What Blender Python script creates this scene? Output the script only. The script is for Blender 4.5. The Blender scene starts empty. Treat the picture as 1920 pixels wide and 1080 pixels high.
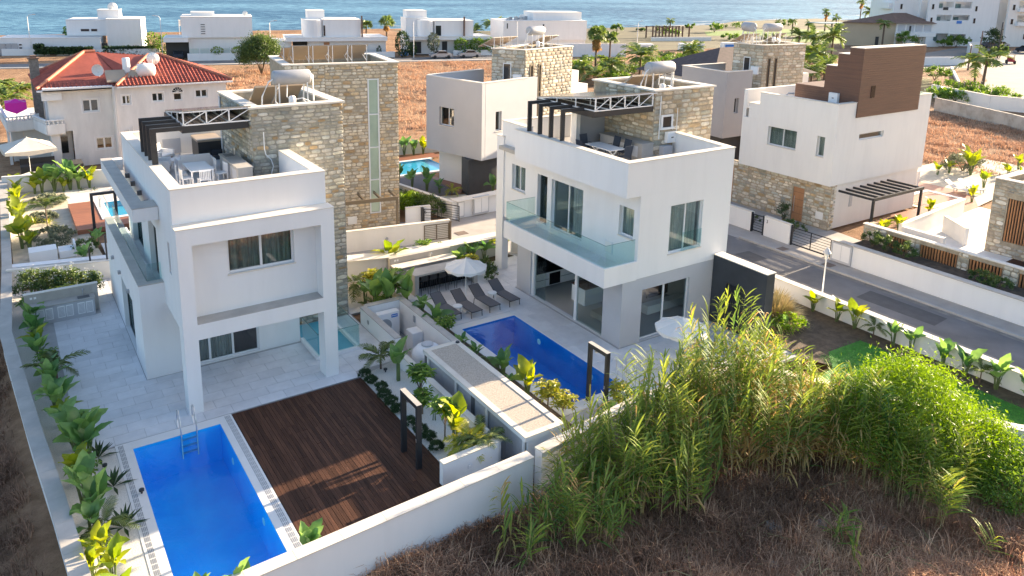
import bpy, math, random
import numpy as np
from mathutils import Vector, Matrix, Euler
random.seed(7)
RNG = np.random.default_rng(11)
R = math.radians
S = bpy.context.scene
COL = S.collection
# camera, sky, sun, exposure
cam_d = bpy.data.cameras.new('camera')
cam = bpy.data.objects.new('camera', cam_d)
COL.objects.link(cam)
S.camera = cam
cam_d.sensor_fit = 'HORIZONTAL'
cam_d.sensor_width = 36.0
cam_d.lens = 27.113
cam_d.shift_y = -0.13134
cam_d.clip_start = 0.5
cam_d.clip_end = 9000
_yaw, _pit, _rol = R(34.067), R(12.844), R(-1.177)
_f = Vector((math.sin(_yaw) * math.cos(_pit), math.cos(_yaw) * math.cos(_pit), -math.sin(_pit)))
_r = Vector((math.cos(_yaw), -math.sin(_yaw), 0))
_d = _f.cross(_r)
_r2 = math.cos(_rol) * _r + math.sin(_rol) * _d
_d2 = -math.sin(_rol) * _r + math.cos(_rol) * _d
cam.matrix_world = Matrix(((_r2.x, -_d2.x, -_f.x, 0), (_r2.y, -_d2.y, -_f.y, 0), (_r2.z, -_d2.z, -_f.z, 16.0), (0, 0, 0, 1)))
SUN_EL, SUN_AZ = R(13.8), R(3.5)          # azimuth from +X towards +Y
world = bpy.data.worlds.new('World')
S.world = world
world.use_nodes = True
wn = world.node_tree
sky = wn.nodes.new('ShaderNodeTexSky')
sky.sky_type = 'NISHITA'
sky.sun_disc = False
sky.sun_elevation = SUN_EL
sky.sun_rotation = R(90) - SUN_AZ
sky.altitude = 20
sky.air_density = 1.0
sky.dust_density = 2.0
sky.ozone_density = 2.0
wn.nodes['Background'].inputs['Strength'].default_value = 0.098
tn = wn.nodes.new('ShaderNodeMix'); tn.data_type = 'RGBA'; tn.blend_type = 'MULTIPLY'; tn.inputs[0].default_value = 1.0; tn.inputs[7].default_value = (1.08, 1.0, 0.97, 1)
wn.links.new(sky.outputs[0], tn.inputs[6]); wn.links.new(tn.outputs[2], wn.nodes['Background'].inputs[0])
sl = bpy.data.lights.new('sun', 'SUN')
sl.energy = 5.0
sl.angle = R(0.55)
sl.color = (1.0, 0.80, 0.56)
sun = bpy.data.objects.new('sun', sl)
COL.objects.link(sun)
sun.rotation_euler = (Vector((math.cos(SUN_EL) * math.cos(SUN_AZ), math.cos(SUN_EL) * math.sin(SUN_AZ), math.sin(SUN_EL)))).to_track_quat('Z', 'Y').to_euler()
S.view_settings.view_transform = 'Standard'
S.view_settings.look = 'None'
S.view_settings.exposure = 2.12
S.view_settings.gamma = 1.0
S.view_settings.use_curve_mapping = False
# materials
def srgb(*c):
 return tuple((x / 255 / 12.92 if x <= 10 else ((x / 255 + 0.055) / 1.055) ** 2.4) for x in c)
class N:
 def __init__(s, m): s.t = m.node_tree
 def new(s, typ, **kw):
  n = s.t.nodes.new(typ)
  for k, v in kw.items():
   if k.startswith('i_'): n.inputs[k[2:].replace('_', ' ')].default_value = v
   else: setattr(n, k, v)
  return n
 def link(s, a, b): s.t.links.new(a, b)
def c4(c): return (c[0], c[1], c[2], 1.0)
def mat(name, col, rough=0.6, metal=0.0, noise=0.0, nscale=2.0, bump=0.0, bscale=40.0, col2=None, rnd=0.0, spec=0.5, detail=6.0, ramp=None, stretch=None, tint=False):
 """principled material: colour with large-scale mottling, fine bump, optional per-object variation"""
 m = bpy.data.materials.new(name); m.use_nodes = True
 n = N(m); b = m.node_tree.nodes['Principled BSDF']
 b.inputs['Roughness'].default_value = rough
 b.inputs['Metallic'].default_value = metal
 b.inputs['Specular IOR Level'].default_value = spec
 b.inputs['Base Color'].default_value = c4(col)
 src = None
 tc = n.new('ShaderNodeNewGeometry')
 pos = tc.outputs['Position']
 if stretch:
  mp = n.new('ShaderNodeMapping'); mp.inputs['Scale'].default_value = stretch
  n.link(pos, mp.inputs['Vector']); pos = mp.outputs[0]
 if noise > 0 or col2:
  nz = n.new('ShaderNodeTexNoise'); nz.inputs['Scale'].default_value = nscale; nz.inputs['Detail'].default_value = detail
  nz.inputs['Roughness'].default_value = 0.62
  n.link(pos, nz.inputs['Vector'])
  c2 = col2 if col2 else tuple(x * (1 - noise) for x in col)
  cr = n.new('ShaderNodeValToRGB')
  lo, hi = ramp if ramp else (0.35, 0.65)
  cr.color_ramp.elements[0].position = lo; cr.color_ramp.elements[0].color = c4(c2)
  cr.color_ramp.elements[1].position = hi; cr.color_ramp.elements[1].color = c4(col)
  n.link(nz.outputs['Fac'], cr.inputs['Fac']); src = cr.outputs['Color']
 if rnd > 0 or tint:
  hs = n.new('ShaderNodeHueSaturation')
  if src: n.link(src, hs.inputs['Color'])
  else: hs.inputs['Color'].default_value = c4(col)
  if tint:
   at = n.new('ShaderNodeAttribute'); at.attribute_name = 'tint'; rv = at.outputs['Fac']
  else:
   rv = n.new('ShaderNodeObjectInfo').outputs['Random']
  mr = n.new('ShaderNodeMapRange'); mr.inputs['To Min'].default_value = 1 - (rnd or 0.3); mr.inputs['To Max'].default_value = 1 + (rnd or 0.3)
  n.link(rv, mr.inputs['Value']); n.link(mr.outputs[0], hs.inputs['Value'])
  src = hs.outputs['Color']
 if src: n.link(src, b.inputs['Base Color'])
 if bump > 0:
  bz = n.new('ShaderNodeTexNoise'); bz.inputs['Scale'].default_value = bscale; bz.inputs['Detail'].default_value = 5
  n.link(pos, bz.inputs['Vector'])
  bp = n.new('ShaderNodeBump'); bp.inputs['Strength'].default_value = bump; bp.inputs['Distance'].default_value = 0.02
  n.link(bz.outputs['Fac'], bp.inputs['Height']); n.link(bp.outputs[0], b.inputs['Normal'])
 return m
def leafmat(name, ca, cb, rough=0.45, trans=0.35, attr=False, cc=None, spec=0.35):
 """leaf: colour between two (or three) greens by object or by face, part of the light passes through"""
 m = bpy.data.materials.new(name); m.use_nodes = True
 n = N(m); b = m.node_tree.nodes['Principled BSDF']; out = m.node_tree.nodes['Material Output']
 if attr:
  a = n.new('ShaderNodeAttribute'); a.attribute_name = 'tint'; v = a.outputs['Fac']
 else:
  v = n.new('ShaderNodeObjectInfo').outputs['Random']
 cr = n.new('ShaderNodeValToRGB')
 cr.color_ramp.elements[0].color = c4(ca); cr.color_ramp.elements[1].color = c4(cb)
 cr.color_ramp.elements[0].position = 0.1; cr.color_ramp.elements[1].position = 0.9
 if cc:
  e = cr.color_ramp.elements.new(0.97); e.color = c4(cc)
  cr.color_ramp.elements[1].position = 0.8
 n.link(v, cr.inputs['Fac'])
 nz = n.new('ShaderNodeTexNoise'); nz.inputs['Scale'].default_value = 5.0
 g = n.new('ShaderNodeNewGeometry'); n.link(g.outputs['Position'], nz.inputs['Vector'])
 mr = n.new('ShaderNodeMapRange'); mr.inputs['To Min'].default_value = 0.65; mr.inputs['To Max'].default_value = 1.35
 n.link(nz.outputs['Fac'], mr.inputs['Value'])
 hs = n.new('ShaderNodeHueSaturation'); n.link(cr.outputs['Color'], hs.inputs['Color']); n.link(mr.outputs[0], hs.inputs['Value'])
 n.link(hs.outputs['Color'], b.inputs['Base Color'])
 b.inputs['Roughness'].default_value = rough
 b.inputs['Specular IOR Level'].default_value = spec
 tr = n.new('ShaderNodeBsdfTranslucent')
 h2 = n.new('ShaderNodeHueSaturation'); h2.inputs['Saturation'].default_value = 1.15; h2.inputs['Value'].default_value = 1.7; h2.inputs['Hue'].default_value = 0.485
 n.link(hs.outputs['Color'], h2.inputs['Color']); n.link(h2.outputs['Color'], tr.inputs['Color'])
 mx = n.new('ShaderNodeMixShader'); mx.inputs[0].default_value = trans
 n.link(b.outputs[0], mx.inputs[1]); n.link(tr.outputs[0], mx.inputs[2]); n.link(mx.outputs[0], out.inputs['Surface'])
 return m
def glassmat(name, tintc, ior=1.5, base=0.0, rough=0.0, refl=(1, 1, 1)):
 """thin clear pane: see-through tint plus Fresnel mirror"""
 m = bpy.data.materials.new(name); m.use_nodes = True
 n = N(m); out = m.node_tree.nodes['Material Output']
 m.node_tree.nodes.remove(m.node_tree.nodes['Principled BSDF'])
 tr = n.new('ShaderNodeBsdfTransparent'); tr.inputs['Color'].default_value = c4(tintc)
 gl = n.new('ShaderNodeBsdfGlossy'); gl.inputs['Roughness'].default_value = rough; gl.inputs['Color'].default_value = c4(refl)
 fr = n.new('ShaderNodeFresnel'); fr.inputs['IOR'].default_value = ior
 ad = n.new('ShaderNodeMath', operation='ADD', use_clamp=True); ad.inputs[1].default_value = base
 n.link(fr.outputs[0], ad.inputs[0])
 mx = n.new('ShaderNodeMixShader')
 ge = n.new('ShaderNodeNewGeometry'); iv = n.new('ShaderNodeMath', operation='SUBTRACT'); iv.inputs[0].default_value = 1.0; n.link(ge.outputs['Backfacing'], iv.inputs[1])
 mm = n.new('ShaderNodeMath', operation='MULTIPLY'); n.link(ad.outputs[0], mm.inputs[0]); n.link(iv.outputs[0], mm.inputs[1])
 n.link(mm.outputs[0], mx.inputs[0]); n.link(tr.outputs[0], mx.inputs[1]); n.link(gl.outputs[0], mx.inputs[2])
 n.link(mx.outputs[0], out.inputs['Surface'])
 return m
def watermat(name, tintc, scale=3.0, bump=0.05, aniso=None):
 m = glassmat(name, tintc, ior=1.33)
 n = N(m)
 g = n.new('ShaderNodeNewGeometry')
 nz = n.new('ShaderNodeTexNoise'); nz.inputs['Scale'].default_value = scale; nz.inputs['Detail'].default_value = 3
 n.link(g.outputs['Position'], nz.inputs['Vector'])
 bp = n.new('ShaderNodeBump'); bp.inputs['Strength'].default_value = bump; bp.inputs['Distance'].default_value = 0.05
 n.link(nz.outputs['Fac'], bp.inputs['Height'])
 for nd in m.node_tree.nodes:
  if nd.type in ('BSDF_GLOSSY', 'FRESNEL'): n.link(bp.outputs[0], nd.inputs['Normal'])
 return m
M = {}
M['white'] = mat('white_render', (0.78, 0.775, 0.77), 0.75, noise=0.065, nscale=1.1, detail=9, ramp=(.22, .56), stretch=(1.3, 1.3, .22), bump=0.12, bscale=60)
M['offwhite'] = mat('warm_white_render', (0.77, 0.745, 0.705), 0.8, noise=0.09, nscale=1.0, detail=9, ramp=(.22, .56), stretch=(1.2, 1.2, .25), bump=0.12, bscale=50)
M['oldwhite'] = mat('weathered_white_render', (0.79, 0.775, 0.75), 0.8, noise=0.2, nscale=.8, detail=9, stretch=(1, 1, .3), bump=0.1, bscale=30)
M['greyr'] = mat('pale_grey_render', (0.485, 0.49, 0.51), 0.75, noise=0.06, nscale=0.7, bump=0.12, bscale=60)
M['greyd'] = mat('mid_grey_render', (0.335, 0.345, 0.365), 0.75, noise=0.06, nscale=0.7, bump=0.12, bscale=60)
M['char'] = mat('charcoal_render', (0.045, 0.05, 0.058), 0.7, noise=0.25, nscale=1.2, bump=0.2, bscale=50)
M['cap'] = mat('limestone_coping', (0.74, 0.68, 0.59), 0.7, noise=0.12, nscale=1.5, bump=0.1, bscale=30)
M['tile'] = mat('terrace_porcelain', (0.72, 0.715, 0.72), 0.5, col2=(0.62, 0.615, 0.62), nscale=1.6, rnd=0.05, bump=0.05, bscale=20)
M['joint'] = mat('tile_joint', (0.46, 0.45, 0.45), 0.9, noise=0.15, nscale=3)
M['pooledge'] = mat('pool_coping', (0.74, 0.73, 0.71), 0.6, noise=0.06, nscale=2)
M['grate'] = mat('overflow_grate', (0.30, 0.30, 0.30), 0.6)
M['conc'] = mat('fair_concrete', (0.47, 0.44, 0.40), 0.75, noise=0.18, nscale=1.4, bump=0.15, bscale=25)
M['deck'] = mat('thermo_wood', (0.105, 0.048, 0.028), 0.65, spec=0.18, col2=(0.055, 0.026, 0.017), nscale=1.3, rnd=0.32, bump=0.25, bscale=12, stretch=(14, 1.0, 14))
M['deckdark'] = mat('deck_void', (0.015, 0.010, 0.008), 0.9)
M['reddeck'] = mat('red_deck_wood', (0.33, 0.13, 0.07), 0.55, noise=0.3, nscale=1.0, rnd=0.15, stretch=(1, 10, 10))
M['brown'] = mat('brown_cladding', (0.155, 0.078, 0.050), 0.65, col2=(0.115, 0.060, 0.042), nscale=0.8, rnd=0.10, bump=0.3, bscale=6, stretch=(0.6, 0.6, 14))
M['teak'] = mat('teak_slat', (0.42, 0.19, 0.075), 0.55, noise=0.25, nscale=2, rnd=0.15, stretch=(8, 8, 1))
M['wooddoor'] = mat('oak_door', (0.42, 0.20, 0.09), 0.5, noise=0.2, nscale=2, stretch=(6, 6, 1))
M['black'] = mat('black_steel', (0.022, 0.024, 0.028), 0.42, spec=0.5)
M['bronze'] = mat('bronze_steel', (0.15, 0.115, 0.075), 0.5)
M['whitem'] = mat('white_enamel', (0.80, 0.80, 0.79), 0.35)
M['steel'] = mat('brushed_steel', (0.62, 0.63, 0.64), 0.28, metal=1.0)
M['tank'] = mat('galvanised_tank', (0.40, 0.41, 0.43), 0.6, metal=0.15, noise=0.08, nscale=4)
M['alu'] = mat('window_aluminium', (0.70, 0.71, 0.72), 0.4)
M['dalu'] = mat('dark_aluminium', (0.12, 0.125, 0.13), 0.45)
M['panel'] = mat('solar_glass', (0.035, 0.040, 0.055), 0.12, spec=0.8)
M['panelback'] = mat('panel_back_sheet', (0.42, 0.35, 0.28), 0.6, noise=0.1, nscale=1)
M['absorber'] = mat('tan_collector', (0.40, 0.32, 0.24), 0.5, noise=0.12, nscale=1)
M['plastic'] = mat('white_plastic', (0.80, 0.80, 0.80), 0.45)
M['greyplastic'] = mat('grey_plastic', (0.35, 0.36, 0.37), 0.5)
M['blue'] = mat('blue_print', (0.03, 0.20, 0.60), 0.4)
M['darkfab'] = mat('grey_sling_fabric', (0.13, 0.125, 0.135), 0.8, bump=0.2, bscale=200)
M['navyfab'] = mat('navy_sling_fabric', (0.035, 0.045, 0.065), 0.8)
M['canvas'] = mat('parasol_canvas', (0.78, 0.76, 0.73), 0.85, noise=0.05, nscale=3)
M['cream'] = mat('cream_canvas', (0.60, 0.555, 0.48), 0.85, noise=0.08, nscale=2)
M['pink'] = mat('magenta_canvas', (0.88, 0.03, 0.42), 0.75)
M['curtain'] = mat('curtain_cloth', (0.46, 0.45, 0.42), 0.9, noise=0.5, nscale=3.2, stretch=(4, 4, 0.15), detail=2)
M['curtainl'] = mat('pale_curtain_cloth', (0.62, 0.60, 0.56), 0.9, noise=0.35, nscale=3.2, stretch=(4, 4, 0.15), detail=2)
M['dark'] = mat('dark_room', (0.05, 0.05, 0.05), 0.9)
M['room'] = mat('room_paint', (0.50, 0.48, 0.45), 0.9)
M['floorin'] = mat('room_floor', (0.42, 0.40, 0.37), 0.4)
M['blackgl'] = mat('black_gloss', (0.010, 0.010, 0.012), 0.12)
M['asphalt'] = mat('asphalt', (0.185, 0.180, 0.182), 0.9, noise=0.34, nscale=0.35, detail=10, bump=0.3, bscale=60)
M['pave'] = mat('pavement_concrete', (0.42, 0.39, 0.36), 0.9, noise=0.18, nscale=0.8, bump=0.15, bscale=40)
M['kerb'] = mat('kerb_stone', (0.46, 0.44, 0.41), 0.85, noise=0.15, nscale=2)
M['manhole'] = mat('iron_cover', (0.20, 0.15, 0.12), 0.7, noise=0.3, nscale=8)
M['gravel'] = mat('white_pebbles', (0.70, 0.67, 0.62), 0.95, col2=(0.45, 0.42, 0.38), nscale=26, bump=0.9, bscale=34, ramp=(0.3, 0.5))
M['sandy'] = mat('pale_sand', (0.60, 0.53, 0.42), 0.95, noise=0.25, nscale=2.0, bump=0.4, bscale=30)
M['soil'] = mat('garden_soil', (0.13, 0.095, 0.065), 0.95, noise=0.5, nscale=3, bump=0.6, bscale=20)
M['lawn'] = mat('lawn_blades', (0.09, 0.36, 0.035), 0.8, noise=0.35, nscale=5, tint=True, rnd=0.3)
M['clay'] = mat('clay_roof_tile', (0.40, 0.085, 0.055), 0.75, col2=(0.26, 0.055, 0.04), nscale=1.6, rnd=0.12)
M['claycap'] = mat('clay_ridge_tile', (0.56, 0.22, 0.13), 0.75, noise=0.3, nscale=3)
M['brownroof'] = mat('brown_roof_tile', (0.20, 0.125, 0.095), 0.8, noise=0.25, nscale=1.0)
M['beige'] = mat('beige_render', (0.52, 0.42, 0.30), 0.85, noise=0.08, nscale=0.3)
M['fieldwall'] = mat('stained_render_wall', (0.50, 0.46, 0.40), 0.9, col2=(0.30, 0.25, 0.20), nscale=0.8, ramp=(0.25, 0.6), bump=0.2, bscale=10)
M['trunk'] = mat('palm_trunk', (0.17, 0.12, 0.085), 0.95, noise=0.4, nscale=6, bump=0.7, bscale=12)
M['stem'] = mat('green_stem', (0.11, 0.16, 0.05), 0.6, noise=0.2, nscale=4)
M['barkstem'] = mat('woody_stem', (0.20, 0.15, 0.10), 0.9, noise=0.3, nscale=6)
M['tyre'] = mat('rubber', (0.02, 0.02, 0.02), 0.8)
M['carpaint'] = mat('silver_car_paint', (0.42, 0.44, 0.47), 0.25, metal=0.4)
M['cardark'] = mat('dark_car_paint', (0.06, 0.07, 0.09), 0.25, metal=0.3)
M['carred'] = mat('red_car_paint', (0.35, 0.03, 0.05), 0.25, metal=0.3)
M['carglass'] = mat('tinted_glass', (0.02, 0.025, 0.03), 0.08)
M['skin'] = mat('skin', (0.45, 0.26, 0.18), 0.6)
M['glass'] = glassmat('window_glass', (0.80, 0.86, 0.86), 1.5, 0.06)
M['glassd'] = glassmat('dark_window_glass', (0.72, 0.80, 0.80), 1.55, 0.07)
M['rail'] = glassmat('balustrade_glass', (0.85, 0.94, 0.93), 1.45, 0.04)
M['railedge'] = mat('glass_edge', (0.10, 0.20, 0.19), 0.2)
M['pool'] = mat('pool_mosaic', (0.002, 0.40, 0.86), 0.5, col2=(0.004, 0.50, 0.92), nscale=1.2, bump=0.0)
M['poolb'] = mat('deep_pool_mosaic', (0.002, 0.19, 0.60), 0.5, col2=(0.004, 0.25, 0.68), nscale=1.2)
M['poolturq'] = mat('pool_mosaic_light', (0.10, 0.42, 0.55), 0.5, noise=0.1, nscale=1)
M['water'] = watermat('pool_water', (0.55, 0.90, 0.99), 3.4, 0.22)
M['lampglass'] = mat('lamp_glass', (0.7, 0.7, 0.68), 0.2)
def stone_set(tag, cols):
 out = []
 for i, c in enumerate(cols):
  out.append(mat('%s_stone_%d' % (tag, i), c, 0.85, noise=0.30, nscale=6.0, bump=0.45, bscale=16, rnd=0.30))
 return out
ST_A = stone_set('grey_cream', [(.56, .52, .41), (.47, .45, .36), (.64, .60, .51), (.43, .43, .375), (.58, .53, .41), (.52, .37, .20), (.70, .66, .57), (.50, .47, .38), (.54, .50, .42), (.60, .55, .44)])
ST_C = stone_set('tan', [(.62, .51, .36), (.57, .48, .36), (.68, .59, .46), (.58, .44, .27), (.72, .65, .53), (.54, .48, .39), (.57, .39, .21), (.66, .56, .42), (.61, .52, .39)])  # warmer, lighter set; some warm bounced light is put into the stone colour
M['mortar'] = mat('stone_mortar', (0.43, 0.36, 0.26), 0.95, noise=0.3, nscale=4, bump=0.4, bscale=20)
M['mortarg'] = mat('grey_stone_mortar', (0.36, 0.335, 0.275), 0.95, noise=0.3, nscale=4, bump=0.4, bscale=20)
L = {}
L['stre'] = leafmat('strelitzia_leaf', (0.075, 0.175, 0.055), (0.21, 0.34, 0.10), 0.35, 0.33)
L['strey'] = leafmat('yellow_green_leaf', (0.13, 0.20, 0.025), (0.30, 0.33, 0.035), 0.40, 0.40)
L['dark'] = leafmat('dark_leaf', (0.018, 0.045, 0.018), (0.045, 0.085, 0.028), 0.5, 0.15, attr=True)
L['sche'] = leafmat('umbrella_tree_leaf', (0.06, 0.14, 0.03), (0.20, 0.31, 0.05), 0.4, 0.3, attr=True)
L['schey'] = leafmat('variegated_leaf', (0.20, 0.25, 0.03), (0.42, 0.40, 0.07), 0.4, 0.35, attr=True)
L['palm'] = leafmat('palm_leaf', (0.06, 0.10, 0.03), (0.14, 0.18, 0.05), 0.5, 0.25, attr=True)
L['palmd'] = leafmat('far_palm_leaf', (0.07, 0.125, 0.035), (0.20, 0.27, 0.065), 0.55, 0.25, attr=True)
L['dead'] = leafmat('dead_frond', (0.25, 0.15, 0.05), (0.42, 0.26, 0.09), 0.8, 0.3, attr=True)
L['reed'] = leafmat('reed_leaf', (0.085, 0.175, 0.055), (0.32, 0.38, 0.075), 0.55, 0.38, attr=True, cc=(0.46, 0.33, 0.14), spec=0.12)
L['bush'] = leafmat('acacia_leaf', (0.035, 0.105, 0.012), (0.20, 0.32, 0.03), 0.5, 0.35, attr=True)
L['tree'] = leafmat('tree_leaf', (0.05, 0.115, 0.022), (0.16, 0.26, 0.045), 0.55, 0.25, attr=True)
L['oleander'] = leafmat('oleander_leaf', (0.04, 0.085, 0.025), (0.11, 0.16, 0.045), 0.5, 0.25, attr=True)
L['grey'] = leafmat('grey_green_leaf', (0.10, 0.125, 0.085), (0.20, 0.22, 0.14), 0.7, 0.15, attr=True)
L['dry'] = leafmat('dry_straw', (0.27, 0.15, 0.095), (0.74, 0.49, 0.31), 0.9, 0.2, attr=True)
L['dryshade'] = leafmat('shaded_dry_straw', (0.13, 0.078, 0.050), (0.36, 0.215, 0.135), 0.9, 0.15, attr=True)  # darker copy of the dry straw, shade put into its colour
L['fieldgrass'] = leafmat('field_straw', (0.38, 0.23, 0.14), (0.58, 0.40, 0.265), 0.9, 0.2, attr=True)
L['cane'] = leafmat('reed_cane', (0.24, 0.22, 0.09), (0.55, 0.43, 0.22), 0.6, 0.05, attr=True)
L['flower'] = leafmat('white_petal', (0.75, 0.74, 0.70), (0.80, 0.79, 0.74), 0.6, 0.3, attr=True)
# mesh helpers
class MB:
 """collects shapes, becomes one mesh object"""
 def __init__(s): s.v = []; s.f = []; s.m = []; s.t = []
 def face(s, pts, m=0, t=0.5):
  b = len(s.v); s.v.extend([tuple(p) for p in pts]); s.f.append(tuple(range(b, b + len(pts)))); s.m.append(m); s.t.append(t)
 def add(s, vs, fs, m=0, t=0.5):
  b = len(s.v); s.v.extend([tuple(p) for p in vs])
  for f in fs: s.f.append(tuple(b + i for i in f)); s.m.append(m); s.t.append(t)
 def box(s, x0, y0, z0, x1, y1, z1, m=0, t=0.5):
  vs = [(x0, y0, z0), (x1, y0, z0), (x1, y1, z0), (x0, y1, z0), (x0, y0, z1), (x1, y0, z1), (x1, y1, z1), (x0, y1, z1)]
  s.add(vs, [(0, 3, 2, 1), (4, 5, 6, 7), (0, 1, 5, 4), (1, 2, 6, 5), (2, 3, 7, 6), (3, 0, 4, 7)], m, t)
 def obox(s, c, ux, uy, uz, hx, hy, hz, m=0, t=0.5):
  c = Vector(c); ux = Vector(ux).normalized() * hx; uy = Vector(uy).normalized() * hy; uz = Vector(uz).normalized() * hz
  vs = [c + a * ux + b * uy + d * uz for d in (-1, 1) for a, b in ((-1, -1), (1, -1), (1, 1), (-1, 1))]
  s.add(vs, [(0, 3, 2, 1), (4, 5, 6, 7), (0, 1, 5, 4), (1, 2, 6, 5), (2, 3, 7, 6), (3, 0, 4, 7)], m, t)
 def bar(s, p, q, w, h, m=0, up=(0, 0, 1)):
  p = Vector(p); q = Vector(q); d = (q - p); ln = d.length
  if ln < 1e-6: return
  d /= ln; u = Vector(up)
  if abs(d.dot(u)) > 0.99: u = Vector((1, 0, 0))
  sx = d.cross(u).normalized(); uz = sx.cross(d)
  s.obox((p + q) / 2, d, sx, uz, ln / 2, w / 2, h / 2, m)
 def tube(s, pts, r, n=6, m=0, t=0.5, r1=None, capped=True):
  pts = [Vector(p) for p in pts]; k = len(pts); b = len(s.v)
  for i, p in enumerate(pts):
   d = (pts[min(i + 1, k - 1)] - pts[max(i - 1, 0)])
   d = d.normalized() if d.length > 1e-9 else Vector((0, 0, 1))
   a = Vector((0, 0, 1)) if abs(d.z) < 0.9 else Vector((1, 0, 0))
   x = d.cross(a).normalized(); y = d.cross(x)
   rr = r if r1 is None else r + (r1 - r) * i / max(1, k - 1)
   for j in range(n):
    an = 2 * math.pi * j / n
    s.v.append(tuple(p + x * (math.cos(an) * rr) + y * (math.sin(an) * rr)))
  for i in range(k - 1):
   for j in range(n):
    a0 = b + i * n + j; a1 = b + i * n + (j + 1) % n
    s.f.append((a0, a1, a1 + n, a0 + n)); s.m.append(m); s.t.append(t)
  if capped:
   s.f.append(tuple(b + j for j in range(n))); s.m.append(m); s.t.append(t)
   s.f.append(tuple(b + (k - 1) * n + j for j in reversed(range(n)))); s.m.append(m); s.t.append(t)
 def lathe(s, c, prof, n=16, m=0, axis='z', t=0.5):
  b = len(s.v); c = Vector(c)
  for r, h in prof:
   for j in range(n):
    a = 2 * math.pi * j / n
    if axis == 'z': o = Vector((r * math.cos(a), r * math.sin(a), h))
    elif axis == 'x': o = Vector((h, r * math.cos(a), r * math.sin(a)))
    else: o = Vector((r * math.sin(a), h, r * math.cos(a)))
    s.v.append(tuple(c + o))
  for i in range(len(prof) - 1):
   for j in range(n):
    a0 = b + i * n + j; a1 = b + i * n + (j + 1) % n
    s.f.append((a0, a1, a1 + n, a0 + n)); s.m.append(m); s.t.append(t)
 def prism(s, poly, z0, z1, m=0, top=True, bottom=True):
  n = len(poly); b = len(s.v)
  s.v.extend([(x, y, z0) for x, y in poly]); s.v.extend([(x, y, z1) for x, y in poly])
  for i in range(n):
   j = (i + 1) % n; s.f.append((b + i, b + j, b + n + j, b + n + i)); s.m.append(m); s.t.append(0.5)
  if top: s.f.append(tuple(b + n + i for i in range(n))); s.m.append(m); s.t.append(0.5)
  if bottom: s.f.append(tuple(b + i for i in reversed(range(n)))); s.m.append(m); s.t.append(0.5)
 def mesh(s, name, mats):
  me = bpy.data.meshes.new(name)
  me.from_pydata(s.v, [], s.f)
  for m in mats: me.materials.append(m)
  if len(mats) > 1: me.polygons.foreach_set('material_index', s.m)
  if any(abs(t - 0.5) > 1e-6 for t in s.t):
   at = me.attributes.new('tint', 'FLOAT', 'FACE'); at.data.foreach_set('value', s.t)
  me.update()
  return me
def tagset(o, label=None, cat=None, group=None, kind=None):
 if label: o['label'] = label
 if cat: o['category'] = cat
 if group: o['group'] = group
 if kind: o['kind'] = kind
 return o
def worldloc(o):
 l = Vector(o.location)
 while o.parent: o = o.parent; l = l + Vector(o.location)
 return l
def obj(name, mb, mats, parent=None, smooth=False, local=False):
 """one mesh object; vertices are in world metres unless local"""
 if not isinstance(mats, (list, tuple)): mats = [mats]
 me = mb.mesh(name, mats) if isinstance(mb, MB) else mb
 o = bpy.data.objects.new(name, me); COL.objects.link(o)
 if parent:
  o.parent = parent
  if not local:
   off = worldloc(parent)
   me.transform(Matrix.Translation(-off))
 if smooth:
  me.polygons.foreach_set('use_smooth', [True] * len(me.polygons))
 return o
def thing(name, label, cat, loc=(0, 0, 0), rz=0.0, group=None):
 o = bpy.data.objects.new(name, None); COL.objects.link(o)
 o.empty_display_size = 0.2
 o.location = loc; o.rotation_euler = (0, 0, rz)
 return tagset(o, label, cat, group)
def mthing(name, mb, mats, label, cat, group=None, smooth=False):
 """a thing that is one mesh, its origin moved to its base centre"""
 o = obj(name, mb, mats, None, smooth)
 co = np.array([v.co for v in o.data.vertices])
 c = Vector((float((co[:, 0].min() + co[:, 0].max()) / 2), float((co[:, 1].min() + co[:, 1].max()) / 2), float(co[:, 2].min())))
 o.data.transform(Matrix.Translation(-c)); o.location = c
 return tagset(o, label, cat, group)
def struct(name, mb, mats):
 return tagset(obj(name, mb, mats), kind='structure')
def copy_tree(o, parent=None):
 c = o.copy(); COL.objects.link(c)
 if parent: c.parent = parent
 for ch in list(o.children): copy_tree(ch, c)
 return c
class Face:
 """a vertical wall plane: start point, direction, outward normal to the right of it"""
 def __init__(s, x, y, dx, dy):
  l = math.hypot(dx, dy); s.p = Vector((x, y, 0)); s.d = Vector((dx / l, dy / l, 0)); s.n = Vector((s.d.y, -s.d.x, 0))
 def w(s, a, z, off=0.0): return s.p + s.d * a + s.n * off + Vector((0, 0, z))
def FX(x0, y): return Face(x0, y, 1, 0)          # faces -Y, a = x - x0
def FA(x, y, deg): return Face(x, y, math.cos(R(deg)), math.sin(R(deg)))
class NX(Face):
 """wall facing -X; a is measured as y (plain world y)"""
 def __init__(s, x): s.x = x; s.p = Vector((x, 0, 0)); s.d = Vector((0, 1, 0)); s.n = Vector((-1, 0, 0))
class NY(Face):
 """wall facing -Y; a is plain world x"""
 def __init__(s, y): s.p = Vector((0, y, 0)); s.d = Vector((1, 0, 0)); s.n = Vector((0, -1, 0))
class PX(Face):
 def __init__(s, x): s.p = Vector((x, 0, 0)); s.d = Vector((0, 1, 0)); s.n = Vector((1, 0, 0))
def fbox(mb, F, a0, a1, z0, z1, o0, o1, m=0):
 """box on a face: a0..a1 along, z0..z1 up, o0..o1 outward"""
 vs = [F.w(a, z, o) for z in (z0, z1) for a, o in ((a0, o1), (a1, o1), (a1, o0), (a0, o0))]
 mb.add(vs, [(0, 3, 2, 1), (4, 5, 6, 7), (0, 1, 5, 4), (1, 2, 6, 5), (2, 3, 7, 6), (3, 0, 4, 7)], m)
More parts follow.
